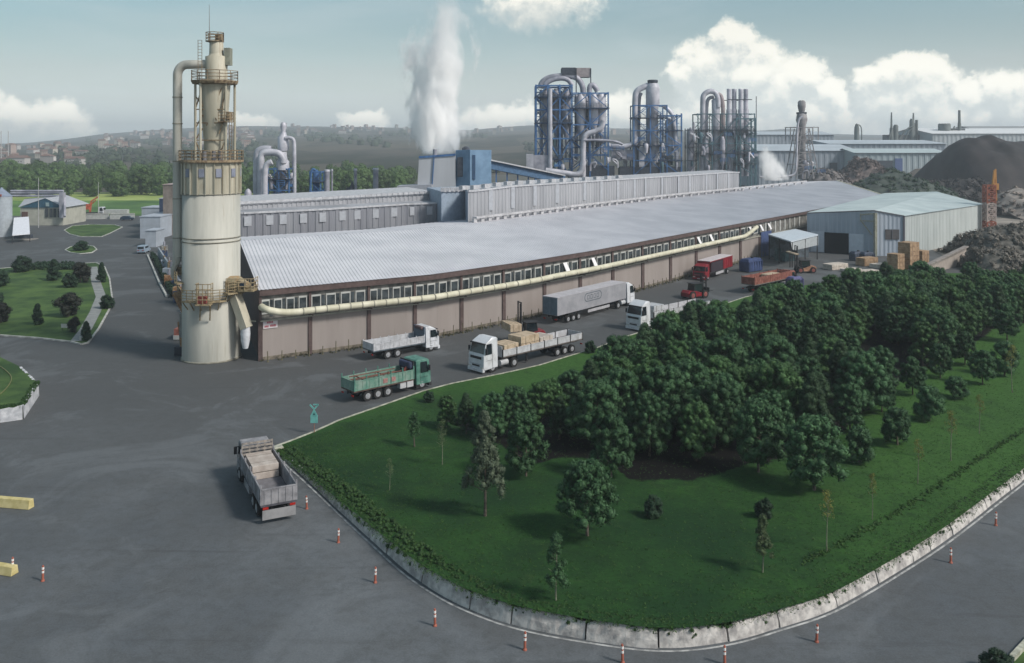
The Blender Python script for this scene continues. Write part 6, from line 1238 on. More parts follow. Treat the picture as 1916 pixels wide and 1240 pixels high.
# 3
p3 = Plant("dryer_tower", "dense plant with a big looped duct and four slim chimneys side by side", "process tower", 1350, 315)
p3.frame(1306, 1412, 212, [213, 243, 268, 287], 9, 4, .36, m_teal); p3.frame(1378, 1414, 220, [222, 250, 282, 306], 6, 1, .5, m_teal)
p3.duct([(1317, 320), (1317, 190), (1318, 176), (1330, 169), (1342, 172), (1346, 186), (1346, 200)], 10, 2); p3.duct([(1326, 300), (1326, 196), (1330, 182), (1340, 180)], 7, 4, m_duct2); p3.duct([(1346, 176), (1352, 176), (1356, 190), (1357, 215), (1357, 320)], 8, 3, M("pinkish_duct", (.32, .27, .28), rough=.5)); p3.vessel(1343, 16, [(320, .9), (215, .9), (186, 1), (183, .5)], 3)
for i, x in enumerate((1368, 1379, 1390, 1401)):
    p3.vessel(x, 8.5, [(330, 1.25), (205, 1.25), (203, 1), (169, 1), (166, 1.05), (165, .9)], 3 + i % 2, m_duct if i % 2 == 0 else m_duct2, "chimney")
mb = MB(); [mb.beam(p3.P(1362, y, d), p3.P(1407, y, d), .3) for y in (186, 213) for d in (0, 6)]; mb.beam(p3.P(1415, 180, 0), p3.P(1415, 300, 0), .22); p3.T.part("chimney_bracing", mb, m_dkst)
p3.vessel(1294, 15, [(325, 1), (250, 1), (243, .6), (238, .2)], 2, m_duct2, "tank"); p3.vessel(1300, 8, [(245, .6), (235, .6), (228, .3)], 2, m_duct2, "tank"); p3.frame(1287, 1308, 240, [243, 275, 300], 5, 1, .28, m_dkst); p3.clutter(1290, 1412, 240, 312, 46, 7, -1)
for x in (1322, 1338, 1352, 1372, 1388, 1402): p3.vessel(x, 11, [(318, .3), (292, 1), (262, 1), (255, .5)], random.Random(x).uniform(-1, 4), random.Random(x).choice([m_duct, m_duct2]), "cyclone")
# 4 conical tower
p4 = Plant("cyclone_tower", "greyish conical lattice tower with a round bulb cap, right of the four chimneys", "process tower", 1505, 330)
m_gry = M("hazy_grey_steel", (.21, .205, .22), var=.2, scale=.4, col2=(.30, .29, .30))
p4.vessel(1505, 15, [(212, .5), (207, .75), (198, 1), (190, .95), (187, .6)], 3, m_gry, "bulb_cap"); p4.vessel(1505, 14, [(335, 1.0), (236, 1.0), (224, 1.5), (214, 1.3), (211, .5)], 3, m_gry); p4.box(1498, 1513, 209, 213, 2, 3, m_dkst, "platform"); mb = MB()
for (a_, b_) in (((1496, 240), (1478, 335)), ((1514, 240), (1534, 335)), ((1500, 240), (1490, 335)), ((1512, 240), (1522, 335)), ((1479, 238), (1479, 262)), ((1531, 238), (1531, 262))):
    for d in (0, 6): mb.beam(p4.P(*a_, d), p4.P(*b_, d), .3)
for y, x0, x1 in ((238, 1478, 1532), (262, 1492, 1518), (285, 1487, 1524), (308, 1483, 1530)):
    for d in (0, 6): mb.beam(p4.P(x0, y, d), p4.P(x1, y, d), .3)
for i in range(7): y = 245 + i * 12; mb.beam(p4.P(1494 - i * 1.6, y, 0), p4.P(1516 + i * 1.6, y + 12, 0), .2); mb.beam(p4.P(1516 + i * 1.6, y, 0), p4.P(1494 - i * 1.6, y + 12, 0), .2)
p4.T.part("splayed_frame", mb, m_gry); p4.duct([(1420, 331), (1470, 330), (1487, 326), (1489, 300), (1490, 240), (1493, 222), (1500, 218)], 4, -1, m_duct); p4.clutter(1500, 1532, 300, 330, 10, 9, 0)
# 5 left cyclone group behind the low halls
p5 = Plant("cyclone_plant", "blue framed plant with tall pale bent ducts just right of the silo", "process tower", 510, 200)
p5.duct([(476, 375), (476, 295), (478, 283), (488, 279), (503, 280)], 15, 2); p5.duct([(488, 375), (488, 300), (490, 286), (504, 284), (522, 286), (530, 296), (530, 305)], 13, 0); p5.duct([(500, 378), (500, 318), (504, 306), (513, 302)], 11, -2); p5.duct([(549, 375), (549, 270), (547, 260), (540, 257), (532, 258)], 7, 1)
p5.vessel(526, 21, [(282, .9), (278, 1), (256, 1), (252, .6), (245, .4), (236, .55), (231, .5), (228, .25)], 2); p5.vessel(527, 24, [(318, 1), (302, 1), (298, .7), (284, .6)], 1); p5.vessel(520, 22, [(375, .5), (340, .9), (318, .9)], 3, m_duct2, "hopper"); p5.frame(502, 541, 314, [316, 335, 356, 370], 5, 2, .28); p5.vessel(469, 13, [(375, 1), (360, 1), (355, .7), (352, .3)], -2, m_duct2, "small_tank"); p5.clutter(504, 540, 325, 365, 22, 11, 0); p5.vessel(484, 9, [(378, 1), (322, 1), (318, .6)], 4, m_duct2); p5.vessel(541, 6, [(378, 1), (300, 1)], 4, m_duct2); p5.vessel(515, 18, [(340, .5), (318, 1), (300, 1)], 6, m_duct2)
p6 = Plant("filter_unit", "small dark blue steel frame with a column left of the two slim stacks", "process unit", 590, 215); p6.frame(580, 600, 320, [322, 340, 358], 4, 1, .3); p6.vessel(588, 12, [(372, 1), (325, 1), (318, .5)], 2, m_blue)
p6.duct([(583, 372), (583, 322), (587, 315), (592, 318)], 4, -1, m_blue)
for (x, y, w, Z, lb_) in ((612, 317, 10, 215, "pale round stack right of the small dark blue frame"), (621, 316, 4, 217, "very thin pole stack beside the pale round stack"), (665, 315, 6, 225, "slim grey stack in the middle of the gap before the woods"), (703, 314, 10, 225, "single pale stack with a bright cap left of the white roof house")):
    P_6 = Plant("stack", lb_, "stack", x, Z); P_6.T.o['group'] = "slim stacks behind the low hall"; P_6.vessel(x, w, [(378, 1), (y + 4, 1)], 0, m_duct2, "shaft"); P_6.vessel(x, w * 1.15, [(y + 4, 1), (y + 1, 1), (y, .8)], 0, m_duct, "cap")
heap("dark_machine_heap", "low dark machinery heap at the foot of the slim grey stack", [(640, 378), (645, 356), (655, 350), (664, 362), (676, 376)], 222, 4, m_dkst, 12, .15)
# penthouse with the steam and the blue block
k = 205 / F
def AA(px, py, d=0): return A(px, py, 205) + Vector((0, d, 0))
PH = Thing("steam_house", "white tapering roof house under the big white steam plume", "roof house", (AA(815, 340).x, 205, 0)); mb = MB(); bot = [AA(776, 352), AA(853, 352), AA(853, 352, 9), AA(776, 352, 9)]; tp = [AA(784, 295), AA(852, 290), AA(852, 290, 9), AA(784, 295, 9)]
bot = [Vector((p.x, p.y, 3)) for p in bot]; mb.add(bot + tp, [(3, 2, 1, 0), (4, 5, 6, 7)] + [(i, (i + 1) % 4, 4 + (i + 1) % 4, 4 + i) for i in range(4)]); PH.part("walls", mb, M("white_sheeting", (.46, .48, .52), var=.07, scale=.3, streak=True)); mb = MB(); mb.beam(AA(784, 294), AA(852, 289), .4, .5); mb.beam(AA(812.5, 292, -.2), AA(809, 345, -.2), .22, .2); PH.part("blue_trim", mb, m_blue); mb = MB(); mb.cyl(AA(813, 294, 1), AA(813, 279, 1), .5, seg=10); PH.part("flue", mb, m_duct2)
LB_ = Thing("low_roof_house", "low pale box house left of the white tapering roof house", "roof house", (AA(777, 355).x, 203, 0)); mb = MB(); p, q = AA(745, 347), AA(809, 344); mb.add([(p.x, 203, 3), (q.x, 203, 3), (q.x, 203, q.z), (p.x, 203, p.z), (p.x, 209, 3), (q.x, 209, 3), (q.x, 209, q.z), (p.x, 209, p.z)], [(0, 1, 2, 3), (3, 2, 6, 7), (4, 0, 3, 7), (1, 5, 6, 2)]); LB_.part("walls", mb, M("pale_sheeting", (.33, .35, .40), var=.07))
BB = Thing("blue_block", "bright blue cabin block right of the steam house", "roof house", (AA(885, 340).x, 205, 0)); m_bb = M("sky_blue_cladding", (.15, .26, .40), var=.1, scale=.4, col2=(.19, .31, .46)); mb = MB(); p, q, r__ = AA(852, 281), AA(880, 280), AA(918, 281); mb.add([(p.x, 206, 3), (q.x, 203.6, 3), (r__.x, 206, 3), (r__.x, 213, 3), (p.x, 213, 3), (p.x, 206, p.z), (q.x, 203.6, q.z), (r__.x, 206, r__.z), (r__.x, 213, r__.z), (p.x, 213, p.z)], [(0, 1, 6, 5), (1, 2, 7, 6), (2, 3, 8, 7), (3, 4, 9, 8), (4, 0, 5, 9), (5, 6, 7, 8, 9)]); BB.part("walls", mb, m_bb)
mb = MB(); mb.box((AA(861, 312).x, 205.0, AA(0, 312).z), (1.3, .5, 4.5)); BB.part("dark_opening", mb, m_dkst); mb = MB(); mb.box((AA(887, 312).x, 204, AA(0, 312).z), (.7, .5, 5.6)); BB.part("louvre_strip", mb, M("dark_blue_strip", (.05, .10, .19))); mb = MB(); mb.lathe([(.9, p.z), (.9, p.z + .5), (.3, p.z + .9)], (AA(870, 281).x, 209), 12); BB.part("roof_cowl", mb, m_dkst)
# inclined conveyor from the blue block to the plants
CV = Thing("conveyor_gallery", "long blue sided conveyor gallery sloping down from the blue block", "conveyor", (AA(920, 310).x, 208, 0)); a_, b_ = A(914, 308, 212), A(1052, 336, 224); mb = MB(); mb.beam(a_, b_, 2.2, 1.9); CV.part("gallery", mb, M("gallery_blue", (.07, .14, .25), var=.2)); mb = MB(); mb.beam(a_ + Vector((0, -.6, 1.15)), b_ + Vector((0, -.6, 1.15)), 2.6, .3); CV.part("gallery_roof", mb, M("gallery_roof_white", (.46, .47, .50)))
mb = MB()
for t in np.linspace(.1, .95, 7): p = a_.lerp(b_, t); mb.beam((p.x, p.y, 5), p, .3)
CV.part("trestle", mb, m_blue)
# far process plants on the skyline
for (x, Z, lb_, parts_) in ((1606, 560, "small hazy tank frame on the hall roof line, leftmost of the far plants", (('v', 1603, 9, [(264, 1), (240, 1), (233, .6), (231, .2)]), ('d', [(1611, 264), (1611, 240), (1608, 234), (1603, 233)], 2))),
    (1675, 620, "hazy far plant with a thin mast and sloping chutes left of its twin", (('v', 1668, 4, [(266, 2), (240, 1.6), (238, 1), (210, .6)]), ('v', 1676, 9, [(266, 1), (236, 1), (233, .6)]), ('d', [(1661, 264), (1668, 240)], 3), ('d', [(1680, 262), (1695, 240), (1708, 236)], 2.5), ('b', 1660, 1690, 252, 266))),
    (1710, 640, "hazy far plant with a slim mast right of its twin", (('v', 1709, 4, [(266, 2), (232, 1.6), (228, 1), (211, .6)]), ('v', 1706, 8, [(266, 1.2), (226, 1), (222, .6)]), ('v', 1715, 5, [(266, 1), (224, 1)]), ('d', [(1690, 264), (1700, 244), (1706, 240)], 2.5), ('b', 1690, 1722, 252, 266))),
    (1780, 640, "far plant with a dark drum and one tall dark chimney above the chip heap", (('v', 1795, 5, [(258, 1.4), (232, 1.2), (228, 1), (206, .9)]), ('v', 1767, 22, [(254, 1), (233, 1), (231, .9)]), ('d', [(1775, 254), (1785, 236)], 2.5), ('b', 1778, 1806, 240, 256)))):
    pl = Plant("far_process_plant", lb_, "process plant", x, Z)
    for q in parts_:
        if q[0] == 'v': pl.vessel(q[1], q[2], q[3], 0, M("far_grey_green_steel", (.12, .14, .14), var=.2, scale=.2), "tower")
        elif q[0] == 'd': pl.duct(q[1], q[2], -1, M("far_grey_green_steel", (.12, .14, .14)))
        else: pl.box(q[1], q[2], q[3], q[4], 0, 8, M("far_dark_base", (.10, .11, .12)), "base_building")
# ---------------------------------------------------------------- hills, town, woods
SKY = [(-900, 268), (0, 268), (60, 265), (120, 259), (200, 250), (330, 240), (450, 236), (600, 235), (760, 238), (880, 243), (940, 238), (1010, 234), (1100, 239), (1300, 243), (1410, 244), (1480, 240), (1560, 250), (1650, 253), (1800, 246), (1916, 244), (2800, 246)]
ZF = 3900.0
def terr(X, Z):
    px = CX + X * F / Z; s = H - (float(np.interp(px, [p[0] for p in SKY], [p[1] for p in SKY])) - YH) * ZF / F
    t = (Z - 620) / (ZF - 620)
    if t <= 0: return -.5
    k = t * t * (3 - 2 * t) if t < 1 else 1 - (t - 1) * 1.2
    n = math.sin(X * .004 + 1) * math.cos(Z * .0031) + .5 * math.sin(X * .011 + Z * .007) + .25 * math.sin(X * .027 - Z * .021)
    return s * (t ** 1.15 if t < 1 else k) + n * 5.0 * min(1, t * 3) * (1 - .6 * t) - .4
mb = MB(); cols_ = np.linspace(-1000, 2900, 260); rows_ = [620 + 120 * i for i in range(28)] + [4050, 4300, 4700]; vs = []
for z in rows_:
    for px in cols_: X = (px - CX) * z / F; vs.append((X, z, terr(X, z)))
nc = len(cols_); mb.add(vs, [(j * nc + i, j * nc + i + 1, (j + 1) * nc + i + 1, (j + 1) * nc + i) for j in range(len(rows_) - 1) for i in range(nc - 1)], 0, True)
def hill_mat():
    m = bpy.data.materials.new("hillside"); m.use_nodes = True; t = NT(m.node_tree); p = m.node_tree.nodes['Principled BSDF']; v = t.node('ShaderNodeTexCoord').outputs['Object']
    mp = t.node('ShaderNodeMapping'); mp.inputs['Scale'].default_value = (1, .35, 1); t.L.new(v, mp.inputs[0]); v2 = mp.outputs[0]
    a = t.ramp(t.noise(v2, .006, 5, .65, .5), .40, .60); b = t.ramp(t.noise(v2, .022, 6, .7), .42, .62); c = t.mix(a, (.035, .042, .034), (.085, .078, .066)); c = t.mix(t.math('MULTIPLY', b, .55), c, (.025, .033, .027))
    vo = t.node('ShaderNodeTexVoronoi'); vo.inputs['Scale'].default_value = .012; t.L.new(v2, vo.inputs['Vector']); s_ = t.node('ShaderNodeSeparateColor'); t.L.new(vo.outputs['Color'], s_.inputs[0]); c = t.mix(t.math('MULTIPLY', t.ramp(s_.outputs[0], .62, .7), .5), c, (.13, .115, .095))
    t.L.new(c, p.inputs['Base Color']); p.inputs['Roughness'].default_value = 1; p.inputs['Specular IOR Level'].default_value = 0; return m
tag(mb.build("hills", hill_mat()), kind='structure')
# bright meadow in front of the woods, and the darker grass nearer
m_mead = M("yellow_green_meadow", (.22, .32, .07), var=.25, scale=.03, col2=(.36, .42, .13), bump=.3, bscale=.5); m_mead2 = M("meadow_grass", (.065, .15, .03), var=.3, scale=.03, col2=(.13, .24, .05), bump=.4, bscale=.6)
sheet("meadow", [G(-400, 404), G(560, 403), G(800, 385), G(800, 372), G(-400, 372)], .012, m_mead2); sheet("far_meadow", [G(-400, 375), G(800, 375), G(800, 360), G(-400, 360)], .03, m_mead)
# wooded belt: separate trees
for i in range(3): make_tree('w%d' % i, 'broadleaf_tree', 10, (10, 8.5, 12)[i], 1.2, 60, 1.7, ('dome', 'round', 'dome')[i], 60, .42, m_wood, seed=200 + i, trunk_r=.25, limbs=4); NOM['w%d' % i] = 10
TREE_LAB = "leafy green tree crowded in the wooded belt beyond the meadow"; r = random.Random(31); n = 0; wl = []
for zz_ in (405, 425, 450, 480, 515, 555, 600):
    px = -45 + r.uniform(0, 10)
    while px < 800:
        if not (330 < px < 432 and zz_ > 430) and not (775 < px): wl.append((px + r.uniform(-4, 4), zz_ + r.uniform(-9, 9)))
        px += 10.5 * F / zz_ * r.uniform(.75, 1.2) * (1 if zz_ < 500 else 1.15)
for px, z in wl:
    X = (px - CX) * z / F; s = r.uniform(.75, 1.2) * (1.0 if px < 440 else .95) * (1 + .12 * math.sin(px * .03)); place_tree(r.choice(('w0', 'w1', 'w2')), X, z, 0, s, r.uniform(0, 6), TREE_LAB, 'tree', "trees of the wooded belt")
# low scrub patches on the slope behind the woods (uncountable)
cl = []
for i in range(900):
    px = r.uniform(-40, 1000); z = r.uniform(640, 1500) if r.random() < .6 else r.uniform(1500, 2600); k = math.sin(px * .021 + z * .004) + math.sin(px * .007 - z * .0023 + 2)
    if k < .25: continue
    X = (px - CX) * z / F; cl.append((X, z, terr(X, z) + 2.0, r.uniform(4, 9) * (z / 1100) ** .5))
o = leafcloud("hillside_scrub", cl, 26, 2.2, leaf_mat("far_scrub", (.025, .04, .026), (.045, .065, .038), (.06, .08, .05), 0), .8); tag(o, "dark scrub and tree clumps scattered over the slope behind the woods", "scrub", kind='stuff')
# the town: each house on its own
m_rt = M("red_tile_roof", (.17, .105, .09), var=.25, scale=.02, rnd=.35); hw = [M("house_cream", (.36, .33, .29), rnd=.25), M("house_white", (.45, .43, .42), rnd=.2), M("house_pink", (.32, .24, .21), rnd=.25), M("house_grey", (.21, .2, .2), rnd=.25)]
HS = []
for i, (l, w, hh) in enumerate(((12, 10, 7), (16, 11, 10), (11, 10, 13), (22, 12, 9), (14, 12, 17))):
    mb = MB(); mb.box((0, 0, hh / 2 - 1), (l, w, hh + 2), 0); e = .8
    mb.add([(-l / 2 - e, -w / 2 - e, hh), (l / 2 + e, -w / 2 - e, hh), (l / 2 + e, w / 2 + e, hh), (-l / 2 - e, w / 2 + e, hh), (-l / 2, 0, hh + 3), (l / 2, 0, hh + 3)], [(0, 1, 5, 4), (2, 3, 4, 5), (1, 2, 5), (3, 0, 4), (3, 2, 1, 0)], 1)
    for q in range(int(hh // 3.2)):
        for x in np.arange(-l / 2 + 1.8, l / 2 - 1, 3.2): mb.box((x, -w / 2 - .02, 1.6 + q * 3.1), (1.3, .1, 1.4), 2)
    for v_ in range(2): o = mb.build("house", [hw[(i + v_ * 2) % 4], m_rt, M("house_window", (.05, .05, .06))]); HS.append([o, False])
HL_ = "small red roofed town house among many on the hazy hillside"; cnt = 0
def in_town(px, z):
    y = YH + (H - terr((px - CX) * z / F, z)) * F / z
    return y
tries = 0; hp = []
while cnt < 240 and tries < 20000:
    tries += 1; c = r.random()
    if c < .42: px, z = r.uniform(-10, 200), r.uniform(820, 1900)
    elif c < .75: px, z = r.uniform(190, 470), r.uniform(1150, 3200)
    elif c < .93: px, z = r.uniform(440, 780), r.uniform(2300, 3500)
    else: px, z = r.uniform(860, 1180), r.uniform(2200, 3300)
    if math.sin(px * .05 + z * .002) + r.random() * 1.2 < .35: continue
    X = (px - CX) * z / F
    if any(abs(X - a_) < 15 and abs(z - b_) < 40 for a_, b_ in hp): continue
    hp.append((X, z)); q = r.choice(HS); o = q[0] if not q[1] else q[0].copy()
    if q[1]: COL.objects.link(o)
    q[1] = True; s = r.uniform(.5, .85) * (1.2 if z > 2000 else 1); o.location = (X, z, terr(X, z)); o.rotation_euler = (0, 0, r.gauss(0, .5)); o.scale = (s, s, s); tag(o, HL_, "house", "houses of the hillside town"); cnt += 1
for q in HS:
    if not q[1]: bpy.data.objects.remove(q[0])
for (px, z, hgt, lb_) in ((15.5, 900, 22, "thin pale mast rising left of the town above the woods"), (2, 880, 22, "thin pale mast at the extreme left edge above the woods"), (236, 1500, 14, "dark narrow tower block on the hillside left of the silo pipe")):
    X = (px - CX) * z / F; b0 = terr(X, z); mb = MB()
    if hgt == 14: mb.box((X, z, b0 + 5), (8, 8, 12)); mb.box((X, z, b0 + 13), (4, 4, 5))
    else: mb.cyl((X, z, b0 - 1), (X, z, b0 + hgt + 12), .5, .3, 6)
    tag(mb.build("tower_block" if hgt == 14 else "mast", M("far_dark_block", (.07, .075, .085)) if hgt == 14 else M("pale_mast", (.4, .4, .4)), origin=(X, z, b0)), lb_, "building" if hgt == 14 else "mast")

# ---------------------------------------------------------------- left side of the yard
m_kw = M("white_kerb_paint", (.40, .40, .38), var=.25, scale=.9, col2=(.55, .55, .52))
m_turf = M("garden_turf", (.030, .078, .018), var=.3, scale=.22, col2=(.075, .135, .030), bump=.6, bscale=8, rough=.9)
def island(name, px, z=.10, kerb=True, mat=None, hgt=.16):
    P = [G(*p) for p in px]; n = len(P)
    mb = MB(); mb.prism([(p.x, p.y) for p in P], -.01, z); o = mb.build(name, mat or m_turf); tag(o, kind='structure')
    if kerb:
        mb = MB(); c = sum(P, Vector()) / n
        for i in range(n): a, b = P[i], P[(i + 1) % n]; mb.beam(a + Vector((0, 0, hgt / 2)), b + Vector((0, 0, hgt / 2)), .24, hgt)
        o = mb.build("kerb", m_kw); tag(o, kind='structure')
GAR = [(-220, 630), (0, 628), (70, 633), (132, 640), (152, 645), (165, 642), (185, 615), (207, 575), (210, 560), (205, 522), (196, 500), (180, 492), (60, 498), (0, 503), (-220, 510)]
island("garden_lawn", GAR)
mb = MB(); pc = [G(x, y) for x, y in ((174, 500), (180, 530), (189, 556), (178, 585), (160, 618), (143, 640))]; n = len(pc)
la, lb2 = offset(pc, .75), offset(pc, -.75); mb.add([(p.x, p.y, .125) for q in zip(la, lb2) for p in q], [(2 * i, 2 * i + 2, 2 * i + 3, 2 * i + 1) for i in range(n - 1)]); o = mb.build("garden_path", M("path_concrete", (.24, .25, .25), var=.15, scale=.8)); tag(o, kind='structure')
if o.data.polygons[0].normal.z < 0: o.data.flip_normals()
for k, x, y, t_, lb_, w_ in (('shrub', 41, 508, 478, "round dark shrub at the garden's far left corner", 1.15), ('cypress', 101, 524, 484, "conical dark shrub in the middle of the garden's far edge", 1.2), ('redshrub', 151, 528, 490, "large dark round bush by the far end of the path", 1.1), ('shrub', 131, 537, 510, "small round dark bush in front of the large far bush", 1.0),
      ('redshrub', 127, 592, 547, "biggest blackish round bush in the middle of the garden", 1.15), ('cypress', 70, 607, 567, "dark egg shaped conifer left of the biggest bush", .95), ('cypress', 190, 528, 490, "dark upright shrub between the path and the far kerb", .85), ('shrub', 200, 577, 550, "small dark bush in the strip right of the path", .9),
      ('cypress', 161, 636, 600, "pointed dark conifer at the garden's near corner", 1.0), ('redshrub', 138, 622, 592, "reddish thin bush beside the near end of the path", .8), ('redshrub', 0, 604, 566, "purple brown bush cut by the left edge, lower one", 1.1), ('shrub', -2, 535, 503, "dark bush cut by the left edge, upper one", 1.1), ('shrub', -4, 566, 545, "small dark bush at the left edge between the two cut bushes", 1)):
    put(k, x, y, t_, lb_, 'shrub', wide=w_ * 1.08, g0=.1)
cl = []
for i in range(300): p = G(r.uniform(52, 140), r.uniform(497, 506)); cl.append((p.x, p.y, r.uniform(.2, .9), r.uniform(.22, .4)))
hd = leafcloud("garden_hedge", cl, 34, .08, m_dark, .8); tag(hd, "low clipped hedge running along the garden's far edge between bushes", "hedge")
p = G(121, 620); T = Thing("garden_sign", "small white notice board standing in the garden turf near the corner", "sign", p, local=True); mb = MB(); mb.box((0, 0, .75), (.95, .06, .5)); T.part("board", mb, m_wfr)
for s_ in (-.35, .35): mb = MB(); mb.cyl((s_, .05, 0), (s_, .05, .95), .03, seg=6); T.part("leg", mb, m_chas)
p = G(153, 637); mb = MB(); mb.lathe([(.3, 0), (.32, .3), (.25, .55)], (p.x, p.y), 10); tag(mb.build("planter", m_wfr, origin=p), "small white planter beside the pointed conifer", "planter")
island("traffic_island", [(120, 431), (135, 423), (170, 420), (215, 421), (229, 425), (205, 437), (190, 443), (150, 443), (130, 438)])
island("traffic_island", [(122, 468), (132, 462), (155, 458), (175, 461), (181, 467), (172, 473), (150, 475), (132, 473)])
put('shrub', 152, 468, 450, "dark bush mound in the middle of the smaller traffic island", 'shrub', wide=1.6, g0=.1)
# raised lawn, lower left, with its whitish wall
P = [G(x, y) for x, y in ((-260, 815), (0, 790), (48, 782), (71, 741), (71, 700), (52, 712))][:4]
base_ = [G(-200, 800), G(0, 790), G(42, 784), G(71, 740)]; zt = 1.25; top_ = [Vector((p.x, p.y, zt)) for p in base_]; back_ = [G(71, 700, zt), G(40, 682, zt), G(0, 664, zt), G(-200, 600, zt)]
back_[0] = Vector((top_[-1].x - .1, top_[-1].y + 1.0, zt)); poly = top_ + [G(40, 686, zt), G(0, 667, zt), G(-200, 590, zt)]
mb = MB(); mb.prism([(p.x, p.y) for p in poly], -.02, zt - .04); tag(mb.build("raised_lawn", m_turf), kind='structure')
T = Thing("planter_wall", "whitish painted wall holding the small raised lawn at the left edge", "wall", base_[2]); nseg = 26
for a, b in list(zip(base_, base_[1:])) + [(base_[-1], Vector((poly[4].x, poly[4].y, 0)))]:
    d = (b - a).normalized(); nn = Vector((d.y, -d.x, 0)); mb = MB(); n = max(4, int((b - a).length / .3)); vs = []
    for i in range(n + 1): p = a.lerp(b, i / n); h = zt + r.uniform(-.12, .05); vs += [(p.x + nn.x * .12, p.y + nn.y * .12, -.05), (p.x + nn.x * .05, p.y + nn.y * .05, h), (p.x - nn.x * .2, p.y - nn.y * .2, h)]
    mb.add(vs, [(3 * i + j, 3 * i + 3 + j, 3 * i + 4 + j, 3 * i + 1 + j) for i in range(n) for j in (0, 1)]); T.part("wall_segment", mb, M("whitewashed_stone", (.42, .44, .48), var=.2, scale=1.4, col2=(.56, .57, .60), bump=.6, bscale=4))
cl = []
for i in range(260): t = r.random(); q = base_[1].lerp(base_[2], t) if r.random() < .5 else base_[2].lerp(base_[3], t); cl.append((q.x - r.uniform(0, .5), q.y + r.uniform(0, .6), zt + r.uniform(-.1, .05), r.uniform(.08, .17)))
o = leafcloud("rim_plants", cl, 26, .05, m_moss, .6); tag(o, "grass edge creeping over the whitish wall of the raised lawn", "ground cover", kind='stuff')
mb = MB(); q_ = smooth_poly([G(0, 685, zt), G(14, 695, zt), G(24, 708, zt), G(10, 730, zt), G(-12, 745, zt)]); mb.tube([p + Vector((0, 0, .0)) for p in q_], .06, 5); tag(mb.build("garden_edging", M("dry_edging", (.14, .15, .06), var=.2)), kind='structure')

# buildings and tank at the far left
def A2(px, py, Z=262): return A(px, py, Z)
BH = Thing("blue_gable_building", "low cream building with a dark blue gable and white roof at the far left", "building", (A2(75, 400).x, 262, 0)); Z = 262; z_ = lambda y, Z=262: H - (y - YH) * Z / F
xl, xr, xm = A2(38, 0).x, A2(118, 0).x, A2(86, 0).x; zg = z_(388); zp = z_(371); mb = MB()
mb.add([(xl, Z, 0), (xr, Z, 0), (xr, Z, zg), (xl, Z, zg), (xl, Z + 14, 0), (xr, Z + 14, 0), (xr, Z + 14, zg), (xl, Z + 14, zg)], [(0, 1, 2, 3), (4, 0, 3, 7), (1, 5, 6, 2), (5, 4, 7, 6)]); BH.part("walls", mb, M("cream_wall", (.38, .38, .33), var=.12, scale=.5))
mb = MB(); mb.add([(xl, Z - .3, zg), (xr + .5, Z - .3, zg), (xm, Z - .3, zp)], [(0, 1, 2)]); mb.add([(xl, Z - .1, zg), (xr + .5, Z - .1, zg), (xm, Z - .1, zp)], [(2, 1, 0)]); BH.part("gable", mb, M("petrol_blue", (.03, .09, .14), var=.15))
mb = MB(); mb.add([(xl - .5, Z - .4, zg + .05), (xm, Z - .4, zp + .1), (xm - 1.5, Z + 15, zp + .1), (xl - 7, Z + 15, zg + 1.6)], [(0, 1, 2, 3)]); mb.add([(xm, Z - .4, zp + .1), (xr + .6, Z - .4, zg + .05), (xr + .6, Z + 15, zg + .1), (xm - 1.5, Z + 15, zp + .1)], [(0, 1, 2, 3)]); BH.part("roof", mb, M("grey_white_roof", (.36, .38, .42), var=.1))
mb = MB(); mb.box((A2(90, 0).x, Z - .45, z_(382)), (1.0, .1, 1.1)); BH.part("gable_window", mb, M("pale_teal_pane", (.25, .34, .36)))
mb = MB(); mb.box((A2(47, 0).x, Z - .15, z_(401)), (1.7, .2, 1.6)); BH.part("window", mb, M("brownish_window", (.12, .07, .06)))
for x in (88, 96, 103, 111): mb = MB(); mb.box((A2(x, 0).x, Z - .15, z_(398)), (.8, .2, 2.6)); BH.part("door_bay", mb, M("dim_bay", (.05, .06, .07)))
PR = Thing("pipe_rack", "grey overhead pipe rack passing above the blue gable building", "pipe rack", (A2(70, 400).x, 259, 0))
for y in (357, 361, 366): mb = MB(); mb.tube([A2(20, y, 276), A2(119, y, 276), A2(121, y + 4, 262), A2(121, 405, 258)] if y == 361 else [A2(20, y, 276), A2(119, y, 276)], .35, 8); PR.part("pipe", mb, m_duct2)
mb = MB(); mb.box((A2(120, 0).x, 261, z_(383) / 1), (1.3, 1.3, (z_(358) - z_(405)))); PR.part("riser", mb, m_duct2)
TK = Thing("storage_tank", "pale cylindrical tank with a cone roof cut by the left edge", "tank", (A(4, 430, 232).x, 232, 0)); zt_ = H - (367 - YH) * 232 / F; mb = MB(); mb.lathe([(2.5, 0), (2.5, zt_)], (A(3, 0, 232).x, 232), 28); TK.part("shell", mb, M("tank_pale_blue", (.34, .38, .42), var=.1)); mb = MB(); mb.lathe([(2.6, zt_), (.4, zt_ + 2.0), (.1, zt_ + 2.4)], (A(3, 0, 232).x, 232), 28); TK.part("cone_roof", mb, M("tank_roof_blue", (.20, .24, .32)))
mb = MB(); mb.box((A(6, 0, 232).x, 229.4, zt_ + .4), (2.0, .3, .6)); TK.part("red_frame", mb, M("dull_red", (.25, .07, .05)))
AW = Thing("white_canopy", "white sloping canopy shelter near the left edge with junk beneath", "canopy", G(40, 450)); c_ = [G(23, 441, 1.9), G(56, 438, 1.9), G(54, 406, 4.6), G(26, 408, 4.6)]; mb = MB(); mb.add(c_ + [p + Vector((0, 0, .15)) for p in c_], [(3, 2, 1, 0), (4, 5, 6, 7)] + [(i, (i + 1) % 4, 4 + (i + 1) % 4, 4 + i) for i in range(4)]); AW.part("sheet", mb, M("white_tarp", (.62, .64, .70), var=.06))
